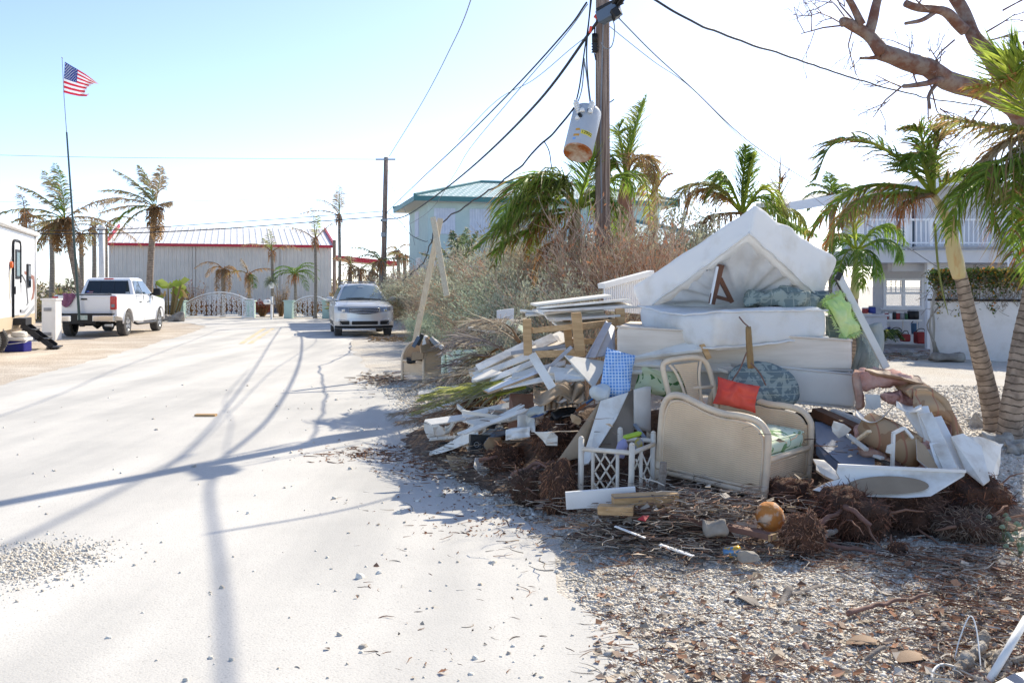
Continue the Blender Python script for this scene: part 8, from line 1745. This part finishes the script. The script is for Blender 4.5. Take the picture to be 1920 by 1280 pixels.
for i, (a, b, lb) in enumerate((((1728, 762, 7.0), (1758, 862, 6.7), 'first white strip leaning between shard and drywall'), ((1735, 775, 6.9), (1786, 882, 6.55), 'second white strip leaning between shard and drywall'), ((1753, 782, 6.95), (1803, 882, 6.6), 'longest white strip leaning on the right drywall'), ((1748, 805, 6.8), (1782, 880, 6.5), 'thin inner white strip of the leaning strips'), ((1755, 830, 6.7), (1770, 880, 6.55), 'short inner strip at the foot of the leaning strips'))):
 plank(lb, a, b, .012, .09, m_whitew if i % 2 else m_white, up=(1, 0, .3), name='strip', cat='strip', group='white strips leaning at the right of the pile')
panel('brown-faced board edge standing under the white frame piece', ((1718, 822, 6.75), (1735, 835, 6.7), (1760, 878, 6.55), (1742, 878, 6.55), (1720, 860, 6.6)), m_card, .012, mats=[m_card, m_gyps])
panel('white drywall sheet leaning at the right end of the pile', ((1783, 818, 6.75), (1806, 812, 6.8), (1840, 835, 6.75), (1856, 900, 6.45), (1845, 908, 6.4), (1810, 880, 6.55)), m_gyps, .014, name='drywall_sheet', cat='drywall')
panel('speckled white drywall piece behind the right-end sheet', ((1806, 813, 6.95), (1882, 832, 7.1), (1876, 868, 7.0), (1868, 900, 6.85), (1845, 890, 6.8), (1836, 840, 6.9)), m_gyps, .014, name='drywall_sheet', cat='drywall', rag=True)
# bent white frame
fr = MB()
for a, b in (((1673, 880, 6.75), (1675, 812, 6.8)), ((1675, 812, 6.8), (1695, 802, 6.85)), ((1695, 802, 6.85), (1712, 822, 6.8))): fr.bar(P(*a), P(*b), .02, .035, up=(0, 1, 0))
tag(fr.build('torn_frame', m_gyps, bevel=.003), 'bent white plaster-coated frame piece standing on the torn drywall', 'frame')
panel('ragged white plaster chunk hanging on the bent frame piece', ((1661, 848, 6.76), (1664, 835, 6.76), (1676, 830, 6.76), (1676, 852, 6.76)), m_gyps, .01, rag=True, name='plaster_chunk', cat='plaster')
def big_triangle():
 t = thing('drywall_sheet', 'long torn drywall sheet with a brown oval patch at the front right', 'drywall', P(1680, 900, 6.5)); o = P(1680, 900, 6.5)
 q = [(1571, 873, 6.5), (1810, 884, 6.3), (1808, 892, 6.28), (1745, 930, 6.18), (1700, 933, 6.2), (1640, 931, 6.26), (1560, 926, 6.34), (1524, 918, 6.4), (1548, 905, 6.42), (1575, 897, 6.44), (1568, 885, 6.48)]
 mb = MB(); mb.slab([P(*p) - o for p in q], .014, off=(0, .014, -.002), emi=1); mb.build('face', [m_gyps, m_card], t)
 e = MB(); e.bar(P(1571, 872, 6.5) - o, P(1811, 883, 6.3) - o, .025, .018); e.build('top_edge', m_white, t)
 pt = MB(); vs = []; n = 28
 A, B_ = P(1588, 924, 6.245), P(1742, 920, 6.185)
 for i in range(n):
  a = 2 * math.pi * i / n; x = 1665 + 77 * math.cos(a); yy = 911 - 19 * math.sin(a) if math.sin(a) > 0 else 911 - 15 * math.sin(a)
  # depth on the sheet plane by interpolation between its top (y 878) and bottom (y 928) edges
  t_ = (x - 1571) / 239; Y = (6.5 - .2 * t_) + (6.34 - .16 * (x - 1560) / 185 - 6.5 + .2 * t_) * (yy - 874 - 9 * t_) / 48 - .012; vs.append(P(x, yy, Y) - o)
 pt.add(vs, [tuple(range(n))]); pt.build('torn_patch', mat('brown_backing', (.33, .25, .17), .9, (.28, .21, .14), 5), t)
big_triangle()
panel('torn piece of brown-edged plaster left of the long drywall', ((1524, 860, 6.7), (1545, 862, 6.7), (1575, 895, 6.5), (1565, 900, 6.5), (1530, 880, 6.6)), m_gyps, .02, rag=True, mats=[m_gyps, m_card], name='plaster_chunk', cat='plaster')
panel('pale square card under the armchair front', ((1443, 905, 6.9), (1468, 900, 6.9), (1476, 922, 6.7), (1455, 925, 6.7)), m_cream, .006, name='card', cat='card')
plank('dark brown beam sliding out below the lowest box spring', (1530, 772, 7.6), (1632, 818, 7.2), .12, .07, m_darkwood, cat='beam', name='beam')
plank('pale beam parallel to the dark one', (1560, 772, 7.7), (1640, 800, 7.4), .06, .05, m_whitew, cat='beam', name='beam')
panel('blue-grey cabinet door lying face up right of the armchair', ((1528, 790, 7.5), (1562, 793, 7.5), (1640, 850, 7.0), (1640, 876, 6.85), (1585, 876, 6.85), (1530, 828, 7.2)), mat('blue_grey_door', (.30, .32, .38), .5, (.24, .26, .31), 3), .03, name='cabinet_door', cat='door')
panel('dark edge of the second cabinet door underneath', ((1530, 832, 7.15), (1585, 880, 6.83), (1640, 880, 6.83), (1640, 892, 6.8), (1570, 892, 6.8), (1530, 850, 7.1)), mat('dark_blue_grey', (.10, .11, .14), .6), .02, name='cabinet_door', cat='door')
for i, (x, y, dx, dy, lb) in enumerate(((1600, 830, 30, -22, 'broken stick on the cabinet door'), (1615, 845, 40, 14, 'splintered lath on the cabinet door'), (1640, 858, 50, 20, 'brown lath at the foot of the paper roll'), (1590, 815, 35, 28, 'pale lath sticking out of the pink lump'), (1655, 835, 35, 45, 'red-edged lath beside the white frame piece'))):
 plank(lb, (x, y, 7.05), (x + dx, y + dy, 6.85), .035, .02, (m_lumberp, m_whitew, m_greyw, m_cream, m_redw)[i], name='lath', cat='lath')
fluff('pink scrap of insulation under the paper roll', ((1610, 850, 6.95), (1665, 862, 6.9), (1612, 845, 7.1), (1665, 855, 7.1), (1608, 838, 6.95), (1660, 850, 6.9), (1612, 835, 7.1), (1660, 845, 7.1)), m_pink2, 8, .03, (.25, .15, .05), .02)
fluff('pink fluff beside the left end of the paper roll', ((1600, 822, 7.15), (1622, 822, 7.15), (1602, 820, 7.25), (1622, 820, 7.25), (1600, 800, 7.15), (1618, 798, 7.15), (1602, 798, 7.3), (1618, 796, 7.3)), m_pink, 9, .03, (.1, .1, .1), .03)
# glass sheet with white rail
def glass_sheet():
 t = thing('glass_panel', 'leaning framed glass panel at the right end of the mattresses', 'glass panel', P(1610, 600, 8.4)); o = P(1610, 600, 8.4)
 m1 = MB(); m1.bar(P(1571, 514, 8.3) - o, P(1662, 690, 8.0) - o, .06, .03, up=(0, -1, 0)); m1.build('rail', m_cream, t, bevel=.003)
 m1 = MB(); m1.bar(P(1566, 520, 8.33) - o, P(1618, 620, 8.2) - o, .02, .04, up=(0, -1, 0)); m1.build('hinge_strip', m_blackm, t)
 m1 = MB(); m1.bar(P(1568, 516, 8.28) - o, P(1576, 520, 8.28) - o, .07, .035, up=(0, -1, 0)); m1.build('bracket', m_black, t)
 m1 = MB(); m1.slab([P(x, y, Y) - o for x, y, Y in ((1572, 525, 8.35), (1655, 690, 8.05), (1652, 715, 8.2), (1632, 700, 8.4))], .006); m1.build('pane', mat('pale_green_glass', (.75, .85, .80), .05, alpha=.35, spec=.8), t)
glass_sheet()
# bottom right corner: pvc pipe, driftwood, wire
pv = MB(); pv.tube([P(1846, 1290, 3.95), P(1925, 1158, 4.1)], .016, 12); tag(pv.build('plastic_pipe', m_white, smooth=True), 'straight white plastic pipe sticking up at the bottom right corner', 'pipe')
for k, (pts, lb) in enumerate((([(1790, 1235, 4.2), (1800, 1195, 4.25), (1818, 1155, 4.3), (1830, 1175, 4.25), (1838, 1240, 4.1), (1840, 1285, 4.0)], 'thin white wire arching over the driftwood'),)):
 w1 = MB(); w1.tube(spline([P(*p) for p in pts], 30), .003, 5); tag(w1.build('wire', m_white, smooth=True), lb, 'wire')
w1 = MB(); w1.tube(spline([P(*p) for p in ((1800, 1285, 4.0), (1755, 1282, 4.0), (1748, 1262, 4.05), (1762, 1246, 4.1), (1785, 1248, 4.1), (1792, 1255, 4.05))], 30), .006, 8); tag(w1.build('hook', m_white, smooth=True), 'bent white hook at the bottom edge left of the pipe', 'hook')
random.seed(55)
DW = [([(1775, 1290, 4.0), (1805, 1250, 4.1), (1830, 1220, 4.2), (1850, 1190, 4.3)], .03), ([(1830, 1290, 3.95), (1850, 1262, 4.05), (1880, 1240, 4.15), (1925, 1225, 4.2)], .022), ([(1800, 1268, 4.05), (1840, 1250, 4.15), (1880, 1215, 4.3)], .016), ([(1860, 1290, 4.0), (1890, 1270, 4.1), (1925, 1262, 4.1)], .024), ([(1815, 1262, 4.15), (1845, 1232, 4.2), (1862, 1225, 4.2)], .012), ([(1840, 1280, 4.0), (1870, 1235, 4.1), (1910, 1180, 4.3)], .014), ([(1880, 1290, 4.0), (1885, 1255, 4.1), (1900, 1232, 4.2)], .018)]
for i, (pts, r0) in enumerate(DW):
 mb = MB(); q = spline([P(*p) for p in pts], 60); mb.tube([p + V((nz(p, 16), nz(p, 16, 3), nz(p, 16, 6))) * .025 for p in q], [r0 * (1.05 - .35 * k / 60) * (1 + .35 * nz(p, 26) + .25 * nz(p, 60)) for k, p in enumerate(q)], 12); mb.v = [tuple(V(v) + V((nz(v, 50), nz(v, 50, 3), nz(v, 50, 6))) * r0 * .35) for v in mb.v]
 tag(mb.build('driftwood', mat('bleached_wood', (.50, .45, .38), .9, (.24, .18, .13), 12, det=8, bump=1, bscale=50), smooth=True), ('thick bleached driftwood limb, leftmost at the bottom right corner', 'second driftwood limb curving behind the pipe', 'thin driftwood piece between the two limbs', 'driftwood butt in the very corner', 'short driftwood twig under the white wire arch', 'slim driftwood stick parallel to the white pipe', 'upright driftwood stub right of the white pipe foot')[i], 'driftwood')
litter('leaf_litter', 'pale bark flakes and leaves around the driftwood', 420, lambda: G(rnd(1740, 1960), rnd(1190, 1300)), .04, .2, .004, [(.5, .44, .36), (.34, .28, .22), (.3, .17, .12)], 530, .6, .6, .05)
panel('pale grey flat sheet in the extreme bottom right corner', ((1855, 1285, 3.88), (1900, 1262, 3.95), (1940, 1255, 3.98), (1940, 1300, 3.82)), m_grey, .01)
for i, (x, y, rz) in enumerate(((1710, 1240, .3), (1400, 1130, 2), (1880, 1060, 1), (1620, 1210, 0))):
 o = G(x, y); q = MB(); q.grid(lambda u, v: V(((u - .5) * .16, (v - .5) * .09 * math.sin(math.pi * (.1 + .8 * u)), .012 + .012 * math.sin(u * 3) * (1 + v))), 8, 5, 0); ob = q.build('dry_leaf', (m_brownpaper, m_greyw, m_greyw, m_brownpaper)[i], loc=o, rot=(0, 0, rz), smooth=True); tag(ob, ('large curled brown leaf near the bottom edge', 'grey dry leaf on the gravel left of the crooked branch', 'grey leaf at the far right of the root litter', 'brown curled leaf in the lower right gravel')[i], 'leaf')
# small green sprig
random.seed(77)
for k, (x, y) in enumerate(((1880, 1020), (1912, 1045))):
 t = thing('seedling', ('small blue-green seedling at the right of the root mat', 'second blue-green seedling at the frame edge')[k], 'plant', G(x, y)); mb = MB()
 for i in range(9):
  a = rnd(0, 6.28); p = V((math.cos(a) * rnd(.02, .12), math.sin(a) * rnd(.02, .1), rnd(.05, .2))); s1 = V((rnd(-.5, .5), 0, rnd(-.5, .5))); mb.tube([V((0, 0, 0)), p], [.004, .002], 4, col=(.2, .25, .15)); mb.slab([p + V((.02 * math.cos(b), .006 * math.sin(b * 2), .014 * math.sin(b))) for b in [j * .785 for j in range(8)]], .001); mb.c[-32:] = [rc((.26, .33, .24), .2)] * 32
 mb.build('leaves', m_leafs, t)
# piece of wood and pebbles on the road
rb_ = MB(); q = G(386, 778, .02); rb_.box(q, (.26, .1, .03)); tag(rb_.build('wood_chip', m_lumber), 'small orange wood offcut lying on the road', 'wood chip')
for i, (x, y, rz) in enumerate(((660, 1148, 0), (540, 880, .4), (797, 925 - 40, 1))):
 pass

# small scraps filling the heap
random.seed(91)
SC = [(m_gyps, 'small torn scrap of white board lying in the heap', 'board_scrap', 'scrap', 'torn white board scraps in the heap'), (m_card, 'small bent scrap of brown cardboard lying in the heap', 'cardboard_scrap', 'cardboard', 'brown cardboard scraps in the heap'), (m_cream, 'short splintered cream lath lying in the heap', 'lath', 'lath', 'short cream laths in the heap'), (m_greyw, 'short grey weathered stick of wood lying in the heap', 'wood_stick', 'stick', 'grey sticks in the heap'), (m_black, 'small black plastic scrap lying in the heap', 'plastic_scrap', 'scrap', 'black plastic scraps in the heap')]
ZN = [(905, 820, 45, 30, 46), (1000, 800, 55, 40, 50), (960, 735, 50, 22, 30), (1640, 860, 70, 22, 22), (1570, 835, 30, 20, 8), (1090, 720, 40, 20, 10), (1310, 1005, 80, 14, 7)]
for (cx, cy, sx, sy, n) in ZN:
 for i in range(n):
  k = random.choice((0, 0, 0, 1, 1, 2, 2, 3, 4)); m_, lb, nm, ct, gp = SC[k]; p = onp(random.gauss(cx, sx), random.gauss(cy, sy)) + V((0, -.06, rnd(.02, .14))); a = rnd(0, 6.28); d = V((math.cos(a), math.sin(a) * .6, rnd(-.5, .5))).normalized(); u = d.cross(V((rnd(-1, 1), rnd(-1, 0), 1))).normalized(); mb = MB()
  if k in (2, 3): L = rnd(.12, .4); mb.bar(-d * L / 2, d * L / 2, rnd(.02, .05), rnd(.008, .02), up=u)
  else:
   r_ = rnd(.035, .13) * (.6 if k == 4 else 1); w_ = d.cross(u); c_ = rnd(-.5, .5); q = []
   for j in range(7): t_ = 2 * math.pi * j / 7; e = rnd(.6, 1.2); q.append(d * math.cos(t_) * r_ * e * 1.4 + w_ * math.sin(t_) * r_ * e + u * (c_ * r_ * math.cos(t_) ** 2 * 1.2))
   c0 = V((0, 0, 0)); mb.add(q + [c0], [(j, (j + 1) % 7, 7) for j in range(7)])
  o = mb.build(nm, m_, loc=p)
  if k not in (2, 3): o.modifiers.new('s', 'SOLIDIFY').thickness = .006
  tag(o, lb, ct, gp)
random.seed(92)
for (cx, cy, sx, sy, n, a0) in ((925, 745, 40, 26, 16, .5), (985, 770, 45, 24, 16, .3), (905, 800, 40, 22, 10, .4), (1050, 745, 35, 20, 8, .1), (950, 690, 35, 16, 8, .6)):
 for i in range(n):
  p = onp(random.gauss(cx, sx), random.gauss(cy, sy)) + V((0, -.08, rnd(.03, .2))); a = a0 + random.gauss(0, .35); d = V((math.cos(a), math.sin(a) * .8, rnd(-.05, .45))).normalized(); L = rnd(.25, .85); w_ = rnd(.03, .09); u = V((rnd(-.3, .3), -.7, 1)); k = 5; yv = u.cross(d).normalized(); mb = MB(); q = []
  for j in range(k): q.append(-d * L / 2 + yv * (j / (k - 1) - .5) * w_ - d * rnd(0, .06))
  for j in range(k): q.append(d * L / 2 + yv * (.5 - j / (k - 1)) * w_ + d * rnd(0, .09))
  mb.slab(q, .012); tag(mb.build('siding_strip', random.choice((m_whitew, m_whitew, m_cream, m_gyps, m_lumberp)), loc=p), 'pale splintered siding strip lying among its like in the left heap', 'siding strip', 'splintered siding strips in the left heap')
# ---------------------------------------------------------------- patio clutter and vine on the garden wall
def patio():
 Y = 25.9
 def Pz(px, py, Yy=Y): return P(px, py, Yy)
 t = thing('shelf_table', 'narrow white folding table crammed with jars under the patio window', 'table', Pz(1680, 600)); o = Pz(1680, 600)
 m1 = MB(); m1.bar(Pz(1640, 600) - o, Pz(1722, 600) - o, .5, .04); m1.build('top', m_white, t)
 for px in (1643, 1693, 1720): m1 = MB(); m1.tube([Pz(px, 601) - o, Pz(px, 640) - o], .02); m1.build('leg', m_white, t)
 t = thing('workbench', 'white bench with red and blue tubs at the left of the patio', 'bench', Pz(1628, 590, 25.5)); o = Pz(1628, 590, 25.5)
 m1 = MB(); m1.box((0, .1, -.35), (.85, .6, .62)); m1.box((0, .1, -.01), (.95, .7, .05)); m1.build('body', m_hw, t)
 items = [(1622, 576, .17, .16, 'red'), (1635, 575, .2, .2, 'blue'), (1647, 593, .1, .16, 'grey'), (1655, 594, .1, .2, 'white'), (1662, 592, .11, .2, 'red'), (1669, 593, .1, .2, 'white'), (1677, 592, .1, .22, 'dark'), (1683, 593, .12, .2, 'red'), (1691, 592, .14, .2, 'grey'), (1699, 594, .1, .18, 'green'), (1712, 590, .3, .26, 'black')]
 cm = {'red': mat('jar_red', (.32, .04, .04), .5), 'blue': mat('jar_blue', (.04, .06, .28), .5), 'grey': m_grey, 'white': m_white, 'dark': m_black, 'green': mat('jar_green', (.06, .16, .08), .5), 'black': m_black}
 for i, (px, py, w_, h, c) in enumerate(items):
  q = Pz(px, py + 1, Y - .1) ; Yl = Y - .1; base = Pz(px, 600 if px > 1640 else 589, Yl)
  m1 = MB(); m1.lathe([(w_ * .42, 0), (w_ * .5, .01), (w_ * .5, h * .8), (w_ * .4, h * .85)], Matrix.Translation(base + V((0, 0, .02))), 12); o = thing('storage_jar', '%s container standing %s on the patio table row' % (c, ('1st from the left', 'second from the left, tall and', 'third from the left', 'fourth from the left', 'fifth from the left', 'sixth from the left', 'seventh from the left', 'eighth from the left', 'ninth from the left', 'tenth from the left', 'last and widest')[i]), 'jar', base, group='containers on the patio table row')
  m1 = MB(); m1.lathe([(w_ * .42, 0), (w_ * .5, .01), (w_ * .5, h * .8), (w_ * .4, h * .85)], Matrix.Translation((0, 0, .02)), 12); m1.build('body', cm[c], o, smooth=True); m1 = MB(); m1.lathe([(w_ * .45, h * .85), (w_ * .45, h), (.01, h * 1.02)], Matrix.Translation((0, 0, .02)), 12); m1.build('lid', m_white if c in ('red', 'grey') else m_grey, o)
 for (px, pt, pb, w_, c, lb, ct) in ((1662, 613, 634, 15, cm['blue'], 'blue bucket on the floor under the patio table', 'bucket'), (1726, 622, 644, 20, mat('fuel_red', (.28, .02, .02), .5), 'red fuel can on the patio floor below the window', 'fuel can'), (1697, 626, 640, 14, mat('fuel_red', (.28, .02, .02), .5), 'small dark red toolbox on the patio floor', 'toolbox'), (1680, 620, 634, 24, m_grey, 'low grey tub under the patio table', 'tub'), (1715, 606, 626, 14, mat('bottle_blue', (.1, .2, .35), .3), 'clear blue water bottle pack right of the table leg', 'bottle')):
  Yl = 25.6 if pb > 635 else 26.2; base = P(px, pb, Yl); h = (pb - pt) * Yl / F; ww = w_ * Yl / F
  o = thing({'bucket': 'bucket', 'fuel can': 'fuel_can', 'toolbox': 'toolbox', 'tub': 'storage_tub', 'bottle': 'water_bottle'}[ct], lb, ct, base)
  m1 = MB()
  if ct in ('bucket', 'bottle'): m1.lathe([(ww * .42, 0), (ww * .5, h * .9), (ww * .52, h)], None, 16)
  else: m1.hexa([V((x, y, z)) for z in (0, h) for y in (-.15, .15) for x in (-ww / 2, ww / 2)], (ww, .3, h), .04, 3, 3, 3)
  m1.build('body', c, o, smooth=ct in ('bucket', 'bottle')); m1 = MB(); m1.tube(spline([V((-ww * .45, 0, h)), V((-ww * .2, -.05, h + .08)), V((ww * .2, -.05, h + .08)), V((ww * .45, 0, h))], 10), .012, 5); m1.build('handle', m_white if ct == 'bucket' else m_black, o)
patio()
random.seed(66)
def vine():
 a, b = GW; t = thing('vine', 'yellow and green vine hanging over the slatted top of the garden wall', 'vine', a); mb = MB(); st = MB(); d = b - a
 for i in range(210):
  u = rnd(-.03, 1.02); p = a + d * u + V((rnd(-.1, .1), rnd(-.28, .05), 1.9 + rnd(-.45, .2))) - a; pts = [p]; q = p
  for j in range(6): q = q + V((rnd(-.14, .14), rnd(-.06, .04), rnd(-.16, .05))); pts.append(q)
  st.tube(pts, .005, 3, cap=False, col=rc((.20, .15, .10), .3))
 cols = [(.10, .16, .04), (.07, .12, .03), (.16, .20, .06), (.55, .33, .05), (.30, .26, .10), (.5, .18, .04)]
 for i in range(4200):
  u = rnd(-.04, 1.03); hang = .15 if random.random() < .7 else .55; n_ = nz((u * 9, 0, 0), 1); p = a + d * u + V((rnd(-.05, .05), rnd(-.35, .15), 2.05 - abs(random.gauss(0, .22 + .2 * max(0, n_))))) - a
  e = V((rnd(-1, 1), rnd(-1, .3), rnd(-1, .5))).normalized() * rnd(.04, .09); s_ = e.cross(V((rnd(-1, 1), rnd(-1, 1), rnd(-1, 1)))).normalized() * rnd(.02, .035); c = rc(random.choice(cols[:3] if random.random() < .78 else cols[3:]), .35); mb.add([p, p + e * .5 + s_, p + e, p + e * .5 - s_], [(0, 1, 2, 3)], 0, c)
 for (u0, n, ln) in ((.34, 60, .9), (.36, 40, .5), (.02, 50, .4), (.6, 30, .45), (.28, 20, .5)):
  p = a + d * u0 + V((0, -.18, 1.5)) - a; pts = [p.copy()]
  for j in range(8): pts.append(pts[-1] + V((rnd(-.05, .05), rnd(-.02, .01), -ln / 8)))
  st.tube(pts, .006, 4, col=(.22, .18, .1))
  for j in range(n):
   q = random.choice(pts) + V((rnd(-.05, .05), rnd(-.04, .02), rnd(-.06, .06))); e = V((rnd(-1, 1), rnd(-1, .3), rnd(-1, .2))).normalized() * rnd(.04, .08); s_ = e.cross(V((0, 1, .3))).normalized() * .025; mb.add([q, q + e * .5 + s_, q + e, q + e * .5 - s_], [(0, 1, 2, 3)], 0, rc(random.choice(cols), .3))
 q0 = P(1752, 560, 22.0) - a; 
 for k in range(5): st.tube(spline([q0 + V((rnd(-.1, .1), 0, rnd(-.3, .2))), q0 + V((-.12 + rnd(-.1, .1), -.05, -.6)), q0 + V((-.08 + rnd(-.05, .05), -.1, -1.0)), V((rnd(-.05, .15), -.15, 0))], 12), .018, 5, col=rc((.36, .33, .28), .2))
 st.build('stems', m_twig, t); mb.build('leaves', m_leafs, t)
vine()
rk = MB(); q = G(1780, 678); rk.hexa([q + V((x, y, z)) for z in (0, .17) for y in (-.2, .2) for x in (-.42, .32)], (.74, .4, .17), .08, 10, 6, 4, lambda a, o: V((nz(o, 4), nz(o, 4, 4), nz(o, 4, 8))) * .08); tag(rk.build('rock', MC['coral_rock'], smooth=True), 'flat mossy rock at the foot of the garden wall', 'rock')
for i, (x, y, s, lb) in enumerate(((1885, 812, .09, 'coral rock between the two foreground palm trunks'), (1842, 800, .12, 'coral rock left of the leaning foreground palm'), (1866, 838, .11, 'coral rock in front of the leaning foreground palm'), (1910, 850, .1, 'coral rock at the frame edge below the palm trunk'), (1700, 668, .12, 'small pale stone left of the garden wall foot'), (1722, 673, .1, 'second small stone next to the garden wall corner'))):
 rk = MB(); q = G(x, y); rk.hexa([q + V((a, b, c)) for c in (-.02, s * 1.1) for b in (-s, s) for a in (-s * 1.2, s * 1.2)], (2.4 * s, 2 * s, s), s * .5, 8, 7, 5, lambda a, o: V((nz(o, 11), nz(o, 11, 4), nz(o, 11, 8))) * s * .7); tag(rk.build('rock', mat('pale_coral', (.52, .49, .44), .95, (.30, .27, .23), 9, bump=.8), smooth=True), lb, 'rock', 'coral rocks around the palm bases')
litter('leaf_litter', 'brown palm litter on the drive before the patio', 500, lambda: G(rnd(1630, 1760), random.gauss(668, 5)), .1, .4, .01, DEB, 520, .5, .6, .05)
def patio_plant():
 random.seed(31); t = thing('fern', 'dark low fern at the left edge of the patio', 'plant', G(1640, 668)); 
 for i in range(7):
  a = rnd(0, 6.28); h = V((math.cos(a), math.sin(a), 0)); mb = MB(); frond(mb, [V((0, 0, .1)), h * .2 + V((0, 0, .45)), h * .45 + V((0, 0, .6)), h * .7 + V((0, 0, .4))], .25, 22, .04, .4, (.06, .11, .03), OLV, .3); mb.build('frond', m_leaf, t)
patio_plant()
